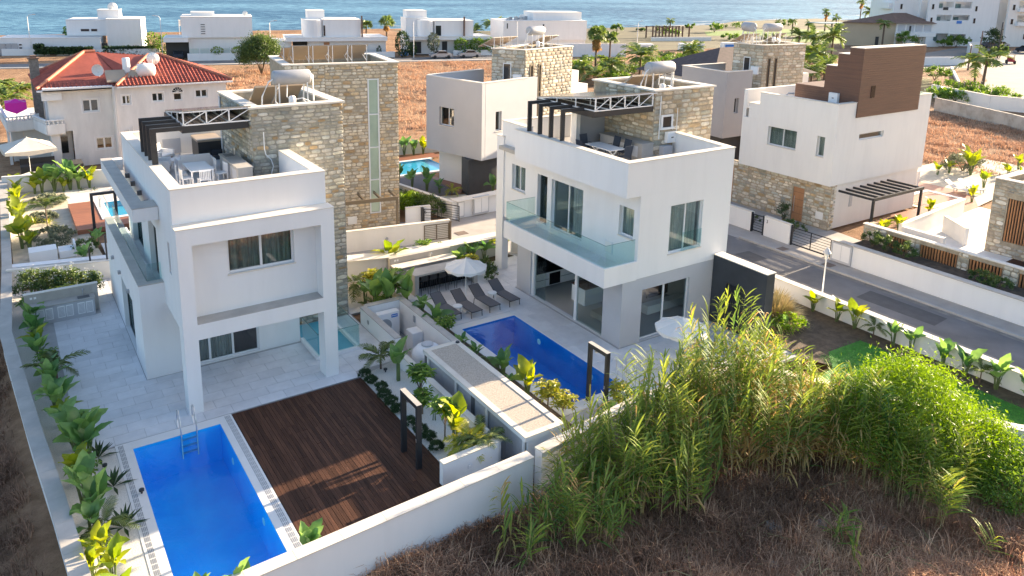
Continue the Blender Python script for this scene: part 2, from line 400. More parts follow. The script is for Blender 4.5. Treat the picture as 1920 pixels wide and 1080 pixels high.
def wall(mb, F, a0, a1, z0, z1, t, holes=(), m=0):
 """wall slab behind the face plane, with real openings (a0,a1,z0,z1)"""
 As = sorted({a0, a1, *[h[0] for h in holes], *[h[1] for h in holes]}); Zs = sorted({z0, z1, *[h[2] for h in holes], *[h[3] for h in holes]})
 As = [a for a in As if a0 <= a <= a1]; Zs = [z for z in Zs if z0 <= z <= z1]
 def solid(i, j):
  if i < 0 or j < 0 or i >= len(As) - 1 or j >= len(Zs) - 1: return False
  ca = (As[i] + As[i + 1]) / 2; cz = (Zs[j] + Zs[j + 1]) / 2
  return not any(h[0] < ca < h[1] and h[2] < cz < h[3] for h in holes)
 for i in range(len(As) - 1):
  for j in range(len(Zs) - 1):
   if not solid(i, j): continue
   A, B, C, D = As[i], As[i + 1], Zs[j], Zs[j + 1]
   mb.face([F.w(A, C), F.w(B, C), F.w(B, D), F.w(A, D)], m)
   mb.face([F.w(A, C, -t), F.w(A, D, -t), F.w(B, D, -t), F.w(B, C, -t)], m)
   if not solid(i - 1, j): mb.face([F.w(A, C), F.w(A, D), F.w(A, D, -t), F.w(A, C, -t)], m)
   if not solid(i + 1, j): mb.face([F.w(B, C), F.w(B, C, -t), F.w(B, D, -t), F.w(B, D)], m)
   if not solid(i, j - 1): mb.face([F.w(A, C), F.w(A, C, -t), F.w(B, C, -t), F.w(B, C)], m)
   if not solid(i, j + 1): mb.face([F.w(A, D), F.w(B, D), F.w(B, D, -t), F.w(A, D, -t)], m)
def window(root, F, a0, a1, z0, z1, rec=0.14, splits=(), fw=0.06, frame='alu', glass='glass', curtain=None, name='window', sill=False, rail=None, room=0.6, curtain_span=None):
 """window: frame > panes, with curtain or dark lining behind"""
 mb = MB(); o1, o0 = -rec, -rec - 0.06
 fbox(mb, F, a0 + .001, a1 - .001, z0 + .001, z0 + fw, o0, o1); fbox(mb, F, a0 + .001, a1 - .001, z1 - fw, z1 - .001, o0, o1)
 fbox(mb, F, a0 + .001, a0 + fw, z0 + fw, z1 - fw, o0, o1); fbox(mb, F, a1 - fw, a1 - .001, z0 + fw, z1 - fw, o0, o1)
 cuts = [a0 + fw] + [a0 + (a1 - a0) * s for s in splits] + [a1 - fw]
 for c in cuts[1:-1]: fbox(mb, F, c - fw * .6, c + fw * .6, z0 + fw, z1 - fw, o0 + .005, o1 + .012)
 if rail: fbox(mb, F, a0 + fw, a1 - fw, z0 + (z1 - z0) * rail - fw * .4, z0 + (z1 - z0) * rail + fw * .4, o0 + .008, o1 + .006)
 w = obj(name, mb, M[frame], root)
 for i in range(len(cuts) - 1):
  p = MB(); b0 = cuts[i] + (fw * .6 if i else 0); b1 = cuts[i + 1] - (fw * .6 if i < len(cuts) - 2 else 0)
  mid = (o0 + o1) / 2
  fbox(p, F, b0, b1, z0 + fw, z1 - fw, mid - .006, mid + .006)
  obj('pane', p, M[glass], w, )
 if sill:
  sb = MB(); fbox(sb, F, a0 - .04, a1 + .04, z0 - .05, z0 - .002, -rec - .02, 0.05); obj('sill', sb, M['cap'], w)
 if curtain:
  cb = MB(); n = max(6, int((a1 - a0) / .09)); lo, hi = curtain_span or (0, 1)
  c0 = a0 + (a1 - a0) * lo; c1 = a0 + (a1 - a0) * hi
  pts = [(c0 + (c1 - c0) * i / n, o0 - .10 - (.05 if i % 2 else 0) - .02 * math.sin(i * 1.7)) for i in range(n + 1)]
  for i in range(n):
   (p0, q0), (p1, q1) = pts[i], pts[i + 1]
   cb.face([F.w(p0, z0 + .02, q0), F.w(p1, z0 + .02, q1), F.w(p1, z1 - .02, q1), F.w(p0, z1 - .02, q0)])
  obj('curtain', cb, M[curtain], w)
 return w
def lining(root, F, a0, a1, z0, z1, t, depth, m='dark'):
 """closed dark recess behind an opening, so that a hollow house does not leak light"""
 b = MB()
 A0, A1, Z0, Z1 = a0 - .05, a1 + .05, z0 - .05, z1 + .05; n0, n1 = -t - .004, -t - depth
 b.face([F.w(A0, Z0, n1), F.w(A1, Z0, n1), F.w(A1, Z1, n1), F.w(A0, Z1, n1)])
 b.face([F.w(A0, Z0, n0), F.w(A0, Z0, n1), F.w(A0, Z1, n1), F.w(A0, Z1, n0)])
 b.face([F.w(A1, Z0, n0), F.w(A1, Z1, n0), F.w(A1, Z1, n1), F.w(A1, Z0, n1)])
 b.face([F.w(A0, Z0, n0), F.w(A1, Z0, n0), F.w(A1, Z0, n1), F.w(A0, Z0, n1)])
 b.face([F.w(A0, Z1, n0), F.w(A0, Z1, n1), F.w(A1, Z1, n1), F.w(A1, Z1, n0)])
 return obj('room_lining', b, M[m], root)
def stone_shape(k):
 rg = random.Random(100 + k); n = 8
 base = [(-.5, -.5), (0, -.5), (.5, -.5), (.5, 0), (.5, .5), (0, .5), (-.5, .5), (-.5, 0)]
 o = []
 for (x, z) in base:
  sh = 0.80 if abs(x) == .5 and abs(z) == .5 else 1.0
  o.append((x * sh * rg.uniform(.93, 1.0), z * sh * rg.uniform(.9, 1.0)))
 mb = MB()
 vs = [(x, 0, z) for x, z in o] + [(x * .82, -.8 * rg.uniform(.8, 1.1), z * .78) for x, z in o] + [(0, -1.0, 0)]
 fs = [(i, (i + 1) % n, n + (i + 1) % n, n + i) for i in range(n)] + [(n + i, n + (i + 1) % n, 2 * n) for i in range(n)]
 mb.add(vs, fs); return mb
STONE_MB = [stone_shape(k) for k in range(5)]
STONE_ME = {}
def stone_mesh(k, mt):
 key = (k, mt.name)
 if key not in STONE_ME:
  STONE_ME[key] = STONE_MB[k].mesh('stone', [mt])
 return STONE_ME[key]
class Stones:
 """masonry of single stones on faces; the n largest become parts, the rest one stuff part"""
 def __init__(s, root, mats, n_ind): s.root = root; s.mats = mats; s.n = n_ind; s.list = []
 def face(s, F, a0, a1, z0, z1, holes=(), rh=(.15, .27), rw=(.24, .62), depth=.045, vis=True, seed=0, warm=None):
  rg = random.Random(seed * 77 + 5); z = z0
  while z < z1 - .04:
   h = min(rg.uniform(*rh), z1 - z)
   if z1 - z - h < .08: h = z1 - z
   a = a0 - (rg.uniform(0, .25))
   while a < a1 - .03:
    w = rg.uniform(*rw) * (.75 + h / .45)
    b0, b1 = max(a, a0), min(a + w, a1)
    if a1 - b1 < .10: b1 = a1
    a += w if b1 < a1 else 99
    if b1 - b0 < .06: continue
    parts = [(b0, b1)]
    for H in holes:
     if z + h > H[2] + .02 and z < H[3] - .02:
      np_ = []
      for p0, p1 in parts:
       if p1 <= H[0] or p0 >= H[1]: np_.append((p0, p1))
       else:
        if p0 < H[0] - .05: np_.append((p0, H[0]))
        if p1 > H[1] + .05: np_.append((H[1], p1))
      parts = np_
    for p0, p1 in parts:
     hh = h * (1.0 if rg.random() < .8 else rg.uniform(.75, .95))
     s.list.append((F, (p0 + p1) / 2, z + hh / 2, (p1 - p0) - .012, hh - .011, depth * rg.uniform(.6, 1.25), rg.randrange(5), rg.randrange(len(s.mats)), vis, rg.uniform(-.06, .06)))
   z += h
 def build(s):
  order = sorted(range(len(s.list)), key=lambda i: (-s.list[i][8], -(s.list[i][3] * s.list[i][4])))
  ind = set(order[:s.n]); rest = MB()
  off = worldloc(s.root)
  for i, (F, a, z, w, h, dp, k, mi, vis, rot) in enumerate(s.list):
   c = F.w(a, z, -.004)
   cr, sr = math.cos(rot), math.sin(rot)
   ex = F.d * cr + Vector((0, 0, 1)) * sr; ez = -F.d * sr + Vector((0, 0, 1)) * cr
   mt = Matrix(((ex.x * w, -F.n.x * dp, ez.x * h, c.x), (ex.y * w, -F.n.y * dp, ez.y * h, c.y), (ex.z * w, -F.n.z * dp, ez.z * h, c.z), (0, 0, 0, 1)))
   if i in ind:
    o = bpy.data.objects.new('stone', stone_mesh(k, s.mats[mi])); COL.objects.link(o)
    o.parent = s.root; o.matrix_local = Matrix.Translation(-off) @ mt
   else:
    sm = STONE_MB[k]
    rest.add([mt @ Vector(v) for v in sm.v], sm.f, mi)
  if rest.f:
   o = obj('stonework', rest, s.mats, s.root); o['kind'] = 'stuff'
def ring(mb, x0, y0, x1, y1, z0, z1, w, m=0):
 mb.box(x0, y0, z0, x1, y0 + w, z1, m); mb.box(x0, y1 - w, z0, x1, y1, z1, m)
 mb.box(x0, y0 + w, z0, x0 + w, y1 - w, z1, m); mb.box(x1 - w, y0 + w, z0, x1, y1 - w, z1, m)
def text_part(name, body, F, a, z, size, m, parent, off=0.012):
 cu = bpy.data.curves.new('lettering', 'FONT'); cu.body = body; cu.size = size; cu.extrude = 0.004; cu.align_x = 'CENTER'
 tmp = bpy.data.objects.new('lettering', cu); COL.objects.link(tmp)
 dg = bpy.context.evaluated_depsgraph_get()
 me = bpy.data.meshes.new_from_object(tmp.evaluated_get(dg))
 bpy.data.objects.remove(tmp)
 me.materials.clear(); me.materials.append(M[m])
 p = F.w(a, z, off)
 me.transform(Matrix(((F.d.x, 0, F.n.x, p.x), (F.d.y, 0, F.n.y, p.y), (0, 1, 0, p.z), (0, 0, 0, 1))))
 return obj(name, me, M[m], parent)
# the setting: ground, sea, roads
def gh(x, y):
 """height of the open ground"""
 z = -0.16
 if y < 30:
  f = min(1, max(0, (19.2 + 0.02 * (x - 12) - y) / 1.2)) if x > -0.8 else 0
  f *= min(1, max(0, (34.0 - x) / 1.5))
  z -= f * (0.72 + 0.22 * math.sin(x * .55 + 1) * math.sin(y * .4) + 0.10 * math.sin(x * 1.9) * math.cos(y * 1.6) + 0.05 * math.sin(x * 4.3 + y * 3.1))
 if x < -0.2 and y < 90:
  f = min(1, max(0, (-0.55 - x) / .8))
  z -= f * (0.42 + 0.12 * math.sin(x * 1.1) * math.sin(y * .7) + .05 * math.sin(x * 3 + y * 2.3))
 for (px0, py0, px1, py1) in ((1.5, 18.3, 6.5, 27.6), (12.4, 18.6, 15.6, 32.0), (16.0, 20.0, 20.4, 29.4)):
  if px0 <= x <= px1 and py0 <= y <= py1: z = -2.2
 return z
def build_ground():
 xs = sorted(set(list(np.arange(-40, -6, 4.0)) + list(np.arange(-6, 40, .5)) + list(np.arange(40, 120, 6.0)) + [150, 200, 280, 380, 520, 800, 1400, 2600]))
 ys = sorted(set([-300, -120, -60, -30, -15] + list(np.arange(-8, 46, .5)) + list(np.arange(46, 130, 6.0)) + [140, 150, 160, 170, 180, 190, 200, 206, 212, 218, 226, 234, 242, 250]))
 v = [];
 for y in ys:
  for x in xs: v.append((x, y, gh(x, y)))
 nx = len(xs); f = []
 def shore(x): return 236 - 0.10 * max(0, x - 40) - (22 if 115 < x < 230 else 0) + (0.24 * max(0, x - 260))
 keep = []
 for j in range(len(ys) - 1):
  for i in range(nx - 1):
   f.append((j * nx + i, j * nx + i + 1, (j + 1) * nx + i + 1, (j + 1) * nx + i))
 v2 = []
 for k, (x, y, z) in enumerate(v):
  if y >= 190:
   s = shore(x); y2 = 190 + (y - 190) / 60 * (s + 14 - 190); d = s - y2
   z2 = z if d > 8 else -0.16 - (8 - d) * 0.11
   v2.append((x, y2, z2))
  else: v2.append((x, y, z))
 mb = MB(); mb.add(v2, f)
 m = bpy.data.materials.new('dry_ground'); m.use_nodes = True; n = N(m); b = m.node_tree.nodes['Principled BSDF']
 b.inputs['Roughness'].default_value = .95; b.inputs['Specular IOR Level'].default_value = .1
 g = n.new('ShaderNodeNewGeometry')
 def ns(sc, det=8, st=None):
  z = n.new('ShaderNodeTexNoise'); z.inputs['Scale'].default_value = sc; z.inputs['Detail'].default_value = det; z.inputs['Roughness'].default_value = .65
  n.link(g.outputs['Position'], z.inputs['Vector']); return z
 a = ns(.09); c = ns(1.4); e = ns(9)
 r1 = n.new('ShaderNodeValToRGB'); r1.color_ramp.elements[0].position = .36; r1.color_ramp.elements[1].position = .66
 r1.color_ramp.elements[0].color = (.26, .16, .103, 1); r1.color_ramp.elements[1].color = (.46, .31, .20, 1)
 n.link(a.outputs['Fac'], r1.inputs['Fac'])
 r2 = n.new('ShaderNodeValToRGB'); r2.color_ramp.elements[0].position = .3; r2.color_ramp.elements[1].position = .72
 r2.color_ramp.elements[0].color = (.56, .51, .45, 1); r2.color_ramp.elements[1].color = (1.15, 1.1, 1.05, 1)
 n.link(c.outputs['Fac'], r2.inputs['Fac'])
 mu = n.new('ShaderNodeMix', data_type='RGBA', blend_type='MULTIPLY'); mu.inputs[0].default_value = 1
 n.link(r1.outputs[0], mu.inputs[6]); n.link(r2.outputs[0], mu.inputs[7]); n.link(mu.outputs[2], b.inputs['Base Color'])
 bp = n.new('ShaderNodeBump'); bp.inputs['Strength'].default_value = .8; bp.inputs['Distance'].default_value = .12
 n.link(e.outputs['Fac'], bp.inputs['Height']); n.link(bp.outputs[0], b.inputs['Normal'])
 o = struct('ground', mb, m)
 o.data.polygons.foreach_set('use_smooth', [True] * len(o.data.polygons))
build_ground()
def build_sea():
 m = bpy.data.materials.new('sea_water'); m.use_nodes = True; n = N(m); b = m.node_tree.nodes['Principled BSDF']
 b.inputs['Base Color'].default_value = (.010, .085, .14, 1); b.inputs['Roughness'].default_value = .55; b.inputs['IOR'].default_value = 1.33; b.inputs['Specular IOR Level'].default_value = .18
 g = n.new('ShaderNodeNewGeometry')
 mp = n.new('ShaderNodeMapping'); mp.inputs['Scale'].default_value = (.13, .19, 1); mp.inputs['Rotation'].default_value = (0, 0, R(20))
 n.link(g.outputs['Position'], mp.inputs['Vector'])
 z1 = n.new('ShaderNodeTexNoise'); z1.inputs['Scale'].default_value = 1.6; z1.inputs['Detail'].default_value = 7; z1.inputs['Roughness'].default_value = .62
 n.link(mp.outputs[0], z1.inputs['Vector'])
 z2 = n.new('ShaderNodeTexNoise'); z2.inputs['Scale'].default_value = .05; z2.inputs['Detail'].default_value = 4
 n.link(mp.outputs[0], z2.inputs['Vector'])
 r = n.new('ShaderNodeValToRGB'); r.color_ramp.elements[0].position = .44; r.color_ramp.elements[1].position = .60
 r.color_ramp.elements[0].color = (.040, .115, .200, 1); r.color_ramp.elements[1].color = (.15, .305, .415, 1)
 ad = n.new('ShaderNodeMath', operation='MULTIPLY_ADD'); ad.inputs[1].default_value = .55;
 n.link(z1.outputs['Fac'], ad.inputs[0])
 m2 = n.new('ShaderNodeMath', operation='MULTIPLY'); m2.inputs[1].default_value = .45; n.link(z2.outputs['Fac'], m2.inputs[0]); n.link(m2.outputs[0], ad.inputs[2])
 n.link(ad.outputs[0], r.inputs['Fac']); n.link(r.outputs[0], b.inputs['Base Color'])
 bp = n.new('ShaderNodeBump'); bp.inputs['Strength'].default_value = .7; bp.inputs['Distance'].default_value = .8
 n.link(z1.outputs['Fac'], bp.inputs['Height']); n.link(bp.outputs[0], b.inputs['Normal'])
 mb = MB(); mb.face([(-900, 186, -1.05), (4000, 186, -1.05), (4000, 6000, -1.05), (-900, 6000, -1.05)])
 struct('sea', mb, m)
 mf = mat('sea_foam', (.75, .76, .76), .9, noise=.3, nscale=.4)
 fb = MB(); rg = random.Random(5)
 for k in range(70):
  x = rg.uniform(110, 420); s = 236 - 0.10 * max(0, x - 40) - (22 if 115 < x < 230 else 0) + (0.24 * max(0, x - 260))
  y = s + rg.uniform(-1, 26) ** 1.0 + 2; ln = rg.uniform(4, 16); w = rg.uniform(.25, .8)
  pts = [(x + ln * t, y + .10 * ln * t * -1 + .5 * math.sin(5 * t + k)) for t in np.linspace(0, 1, 6)]
  for i in range(5):
   (xa, ya), (xb, yb) = pts[i], pts[i + 1]; wa = w * math.sin(math.pi * (i + .15) / 5.3); wb = w * math.sin(math.pi * (i + 1.15) / 5.3)
   fb.face([(xa, ya - wa, -1.0), (xb, yb - wb, -1.0), (xb, yb + wb, -1.0), (xa, ya + wa, -1.0)])
 o = obj('sea_foam', fb, mf); o['kind'] = 'stuff'
build_sea()
def sheet(name, poly, z, m, kind='structure'):
 mb = MB(); mb.face([(x, y, z) for x, y in poly]); return tagset(obj(name, mb, M[m]), kind=kind)
M['beach'] = mat('beach_sand', (.115, .105, .052), .95, noise=.5, nscale=.12, detail=8)
M['seagrass'] = mat('watered_lawn', (.13, .23, .03), .9, noise=.25, nscale=.3)
sheet('beach', [(95, 150), (128, 134), (200, 128), (250, 140), (330, 190), (330, 230), (262, 222), (232, 206), (130, 202), (100, 214)], -.145, 'beach')
sheet('watered_lawn', [(183, 165), (196, 158), (232, 151), (258, 168), (236, 180), (196, 178)], -.13, 'seagrass')
sheet('watered_lawn', [(198, 128), (212, 132), (222, 141), (206, 150), (190, 140)], -.13, 'seagrass')
def along(x): return 153.5 - .2493 * x
bs = []
sheet('street', [(-40, along(-40) - 1.5), (60, along(60) - 1.2), (92, along(92) + .5), (92, along(92) + 6.5), (60, along(60) + 4.6), (-40, along(-40) + 4.6)], -.15, 'asphalt')
mb = MB()
for xa, xb in ((-40, 60), (60, 92)):
 mb.add([(xa, along(xa) - 3.2, -.15), (xb, along(xb) - 2.6, -.15), (xb, along(xb) - 1.3, -.15), (xa, along(xa) - 1.6, -.15), (xa, along(xa) - 3.2, -.02), (xb, along(xb) - 2.6, -.02), (xb, along(xb) - 1.3, -.02), (xa, along(xa) - 1.6, -.02)],
           [(4, 5, 6, 7), (0, 1, 5, 4), (2, 3, 7, 6), (1, 2, 6, 5), (3, 0, 4, 7)])
struct('kerb_strip', mb, M['kerb'])
M['lightroad'] = mat('sunbleached_road', (.20, .19, .175), .9, noise=.18, nscale=.25)
sheet('road', [(118, 40), (150, 50), (186, 66), (250, 96), (250, 104), (190, 86), (170, 80), (146, 66), (128, 60)], -.14, 'lightroad')
sheet('road', [(140, 86), (167, 78), (188, 90), (232, 100), (220, 108), (186, 101), (160, 92)], -.135, 'lightroad')
sheet('road', [(35.5, 2), (38.55, 2), (38.7, 36), (36, 39.5), (27.6, 41.6), (26.6, 41.2), (31, 38.4), (35.5, 34)], -.075, 'asphalt')
sheet('pavement', [(13.0, 36.6), (24, 35.6), (33.9, 33), (33.9, 1), (41, 1), (41.2, 37), (38, 44), (30.0, 44.6), (24, 43.6), (20.2, 45.5), (13.0, 46)], -.10, 'pave')
mb = MB()
def kerbline(pts, w=.16, z0=-.1, z1=.015):
 for (xa, ya), (xb, yb) in zip(pts, pts[1:]):
  d = Vector((xb - xa, yb - ya, 0)); d.normalize(); s = Vector((d.y, -d.x, 0)) * (w / 2); e = d * .01
  mb.obox(((xa + xb) / 2, (ya + yb) / 2, (z0 + z1) / 2), d, s, (0, 0, 1), math.hypot(xb - xa, yb - ya) / 2, w / 2, (z1 - z0) / 2)
kerbline([(38.85, 2), (38.85, 31)]); kerbline([(35.3, 2), (35.3, 33.5)])
struct('kerb', mb, M['kerb'])
M['patch'] = mat('asphalt_patch', (.10, .098, .10), .95, noise=.2, nscale=2); M['dust'] = mat('dusty_edge', (.27, .245, .22), .95, noise=.4, nscale=1.5, detail=9)
sheet('road_patch', [(36.6, 17.2), (38.0, 17.3), (38.0, 21.4), (36.5, 21.3)], -.071, 'patch'); sheet('road_patch', [(36.0, 27.6), (37.2, 27.5), (37.3, 29.0), (36.1, 29.1)], -.071, 'patch')
for xa in (35.42, 38.38): sheet('road_edge', [(xa, 3), (xa + .34, 3), (xa + .26, 12), (xa + .38, 20), (xa + .3, 31), (xa, 31)], -.070, 'dust')
for (x, y, w, l) in ((23.85, 40.9, .75, .62), (24.2, 39.85, .45, .3), (39.4, 28.2, .9, .5), (39.5, 25.0, .7, .6)):
 mb = MB(); mb.box(x - w / 2, y - l / 2, -.098, x + w / 2, y + l / 2, -.082)
 mthing('manhole_cover', mb, M['manhole'], {23.85: 'rusty square manhole cover on the sunlit pavement beside the open gate', 24.2: 'smaller rusty cover on the pavement next to the larger manhole cover', 39.4: 'rusty drain cover on the far pavement in front of wall number 3', 39.5: 'rusty drain cover on the far pavement beside the lamp post'}[x], 'manhole cover')
def terrace(name, poly, z, rects, tw, tl, seed, mname='tile'):
 mb = MB()
 for pq in (poly if isinstance(poly[0][0], tuple) else [poly]): mb.prism(pq, z - .14, z - .012)
 base = struct(name, mb, M['joint'])
 shared = {}
 rg = random.Random(seed); count = 0
 for (x0, y0, x1, y1) in rects:
  row = 0; y = y0
  while y < y1 - .02:
   ye = min(y + tl, y1); x = x0 - (tw / 2 if row % 2 else 0)
   while x < x1 - .02:
    a, b = max(x, x0), min(x + tw, x1); x += tw
    if b - a < .06: continue
    w, l = b - a - .012, ye - y - .012
    key = (round(w, 3), round(l, 3))
    if key not in shared:
     t = MB(); t.box(-w / 2, -l / 2, -.012, w / 2, l / 2, 0); shared[key] = t.mesh('paving_tile', [M[mname]])
    o = bpy.data.objects.new('paving_tile', shared[key]); COL.objects.link(o); o.parent = base
    o.location = ((a + b) / 2, (y + ye) / 2, z + rg.uniform(-.0012, .0012))
    o.rotation_euler = (rg.uniform(-.0025, .0025), rg.uniform(-.0025, .0025), 0); count += 1
   y = ye; row += 1
 return base
terrace('terrace', [(1.06, 27.05), (11.1, 27.1), (12.75, 27.6), (13.05, 28.2), (13.05, 33.0), (14.2, 33.0), (14.2, 40), (4.2, 44), (-.05, 44), (-.05, 39.3), (.25, 36.9), (.65, 32.5), (1.0, 29.0)], 0.0,
  [(1.08, 27.10, 11.08, 31.28), (1.02, 31.28, 3.74, 39.2), (11.08, 27.62, 13.0, 32.9), (3.0, 39.2, 3.74, 43.6), (13.05, 32.9, 14.1, 37.2)], 1.0, .62, 1)
# left villa
A = thing('modern_villa', 'white modern villa with projecting square portal frame and stone tower, nearest on the left', 'house', (7.5, 28.4, 0))
fr, lf, gfr = NY(28.45), NX(4.68), NY(31.4)
win_f = (6.50, 9.02, 4.92, 6.28); slit = (29.42, 29.80, 4.9, 6.15); bd1 = (32.25, 34.15, 3.45, 5.95); bd2 = (36.0, 38.9, 3.45, 5.95)
mb = MB()
wall(mb, fr, 4.68, 10.37, 3.10, 8.42, .3, [win_f])
wall(mb, lf, 28.75, 40.2, 3.10, 8.42, .3, [slit, bd1, bd2])
wall(mb, NY(39.9), 4.98, 10.37, 3.10, 8.42, .3)
wall(mb, PX(10.37), 28.75, 33.0, 3.10, 8.42, .3)
gdoor = (5.42, 8.26, .06, 2.5)
wall(mb, gfr, 5.12, 10.05, 0, 3.1, .3, [gdoor])
wall(mb, PX(10.05), 31.7, 33.0, 0, 3.1, .3)
wall(mb, NY(31.3), 3.76, 5.12, 0, 3.98, .3)
adoor = (33.7, 36.9, .04, 2.5)
wall(mb, NX(3.76), 31.6, 41.5, 0, 3.98, .3, [adoor])
wall(mb, NY(41.2), 4.06, 10.0, 0, 3.1, .3)
obj('wall', mb, M['white'], A)
mb = MB(); mb.box(4.99, 28.76, 3.11, 10.06, 39.89, 3.38); mb.box(4.99, 28.76, 6.95, 10.06, 39.89, 7.2); mb.box(4.07, 31.61, 3.12, 4.67, 41.19, 3.42)
obj('floor_slab', mb, M['white'], A)
mb = MB()   # parapet: inner leaf and stone coping
mb.box(4.99, 28.76, 7.21, 5.10, 39.7, 8.415); mb.box(5.11, 28.76, 7.21, 9.95, 28.88, 8.415); mb.box(9.95, 28.76, 7.21, 10.05, 32.98, 8.415)
obj('parapet', mb, M['white'], A)
mb = MB(); ring_w = .46
mb.box(4.66, 28.43, 8.421, 10.39, 28.43 + ring_w, 8.46); mb.box(4.66, 28.43 + ring_w + .002, 8.421, 4.66 + ring_w, 40.22, 8.46)
mb.box(9.93, 28.43 + ring_w + .002, 8.421, 10.39, 32.97, 8.46); mb.box(4.66 + ring_w + .002, 39.8, 8.421, 8.80, 40.22, 8.46)
obj('coping', mb, M['cap'], A)
mb = MB()   # portal frame
mb.box(4.64, 27.75, 0, 5.14, 28.446, 7.12); mb.box(9.88, 27.75, 0, 10.42, 28.446, 7.12)
mb.box(5.141, 27.752, 6.50, 9.879, 28.446, 7.118); mb.box(5.141, 27.752, 2.87, 9.879, 28.446, 3.46)
obj('portal_frame', mb, M['white'], A)
mb = MB(); mb.box(4.62, 27.73, 7.121, 10.44, 28.447, 7.15); obj('portal_coping', mb, M['cap'], A)
mb = MB(); mb.box(5.145, 27.76, 3.461, 9.875, 28.445, 3.478); obj('ledge', mb, M['conc'], A)
mb = MB(); mb.box(3.74, 31.28, 3.981, 4.10, 41.5, 4.02); mb.box(4.101, 31.28, 3.981, 4.66, 31.62, 4.02); obj('balcony_coping', mb, M['conc'], A)
mb = MB()
for i in range(12): mb.box(4.07, 31.62 + i * .8, 3.421, 4.67, 32.41 + i * .8, 3.44)
o = obj('balcony_paving', mb, M['tile'], A)
for k in range(6):
 p = MB(); p.box(4.115, 31.64 + k * 1.6, 3.62, 4.13, 33.22 + k * 1.6, 4.72); obj('glass_panel', p, M['rail'], A)
p = MB(); p.box(4.135, 31.635, 3.62, 4.66, 31.65, 4.72); obj('glass_panel', p, M['rail'], A)
mb = MB()   # projecting canopy
mb.box(3.76, 31.15, 6.62, 4.66, 32.15, 7.14); mb.box(3.76, 32.151, 6.62, 4.22, 40.2, 7.14); mb.box(3.76, 40.201, 6.62, 4.66, 40.7, 7.14)
obj('canopy', mb, M['white'], A)
mb = MB(); mb.box(3.755, 31.145, 7.141, 4.665, 40.705, 7.145); mb = MB()
mb.box(3.75, 31.14, 7.141, 4.66, 32.16, 7.165); mb.box(3.75, 32.161, 7.141, 4.23, 40.71, 7.165); obj('canopy_top', mb, M['conc'], A)
for y in (33.45, 35.15, 36.9, 38.5):
 mb = MB(); mb.box(4.50, y - .07, 6.62, 4.675, y + .07, 6.82); obj('wall_light', mb, M['dalu'], A)
for y in (34.4, 36.9, 39.1):
 mb = MB(); mb.box(3.64, y - .09, 2.62, 3.755, y + .09, 2.76); obj('wall_light', mb, M['greyplastic'], A)
window(A, fr, *win_f, rec=.13, splits=(.5,), curtain='curtain', glass='glassd', fw=.075, sill=True); lining(A, fr, *win_f, .3, 1.6)
window(A, lf, *slit, rec=.2, glass='glass', fw=.04, curtain='curtainl')
window(A, lf, *bd1, rec=.2, splits=(.5,), glass='glassd', frame='dalu', curtain='curtainl'); lining(A, lf, *bd1, .3, 1.4)
window(A, lf, *bd2, rec=.2, splits=(.5,), glass='glassd', frame='dalu', curtain='curtainl'); lining(A, lf, *bd2, .3, 1.4)
window(A, gfr, *gdoor, rec=.1, splits=(.29, .62), glass='glass', curtain='curtain', fw=.07, name='sliding_door', curtain_span=(0, .62)); lining(A, gfr, *gdoor, .3, 2.2)
window(A, NX(3.76), *adoor, rec=.18, splits=(.5,), glass='glassd', frame='dalu', curtain='curtain', name='sliding_door'); lining(A, NX(3.76), *adoor, .3, 1.5)
mb = MB()
mb.box(8.87, 33.03, 7.2, 10.4, 33.48, 10.32); mb.box(10.4, 33.03, 0, 12.98, 33.48, 10.32)
mb.box(8.87, 33.48, 7.2, 9.32, 38.4, 10.32); mb.box(12.53, 33.48, 0, 12.98, 38.4, 10.32); mb.box(9.32, 37.95, 7.2, 12.53, 38.4, 10.32)
mb.box(9.33, 33.49, 9.5, 12.52, 37.94, 9.62)
obj('tower_wall', mb, M['mortarg'], A)
mb = MB(); ring(mb, 8.78, 32.94, 13.07, 38.48, 10.321, 10.40, .52); obj('tower_coping', mb, M['cap'], A)
st = Stones(A, ST_A, 300)
st.face(NY(33.03), 8.87, 12.98, 7.2, 10.32, seed=1, rh=(.13, .24), rw=(.2, .5))
st.face(NY(33.03), 10.42, 12.98, 0, 7.2, seed=2, rh=(.13, .24), rw=(.2, .5))
st.face(NX(8.87), 33.03, 38.4, 7.2, 10.32, seed=3, rh=(.13, .24), rw=(.2, .5))
st.face(PX(12.98), 33.03, 38.4, 0, 10.32, seed=4, vis=False)
st.build()
mb = MB(); mb.tube([(9.35, 32.97, 9.3), (9.35, 32.96, 8.55), (9.40, 32.95, 8.3), (9.62, 32.95, 8.05), (9.70, 32.95, 7.75), (9.62, 32.95, 7.5), (9.58, 32.95, 7.25)], .022, 6); obj('conduit', mb, M['whitem'], A)
mb = MB(); mb.tube([(8.80, 38.1, 7.2), (8.80, 38.1, 10.2)], .05, 8); obj('drainpipe', mb, M['alu'], A)
W = thing('light_well', 'glass railed basement light well at the foot of the stone tower', 'balustrade', (11.0, 30.3, 0))
mb = MB(); mb.box(10.06, 29.28, .002, 12.04, 29.42, .16); mb.box(10.06, 29.421, .002, 10.20, 31.38, .16); mb.box(11.90, 29.421, .002, 12.04, 32.9, .16); obj('kerb', mb, M['white'], W)
mb = MB(); mb.face([(10.2, 29.42, .004), (11.9, 29.42, .004), (11.9, 32.95, .004), (10.2, 32.95, .004)]); obj('well_floor', mb, M['poolturq'], W)
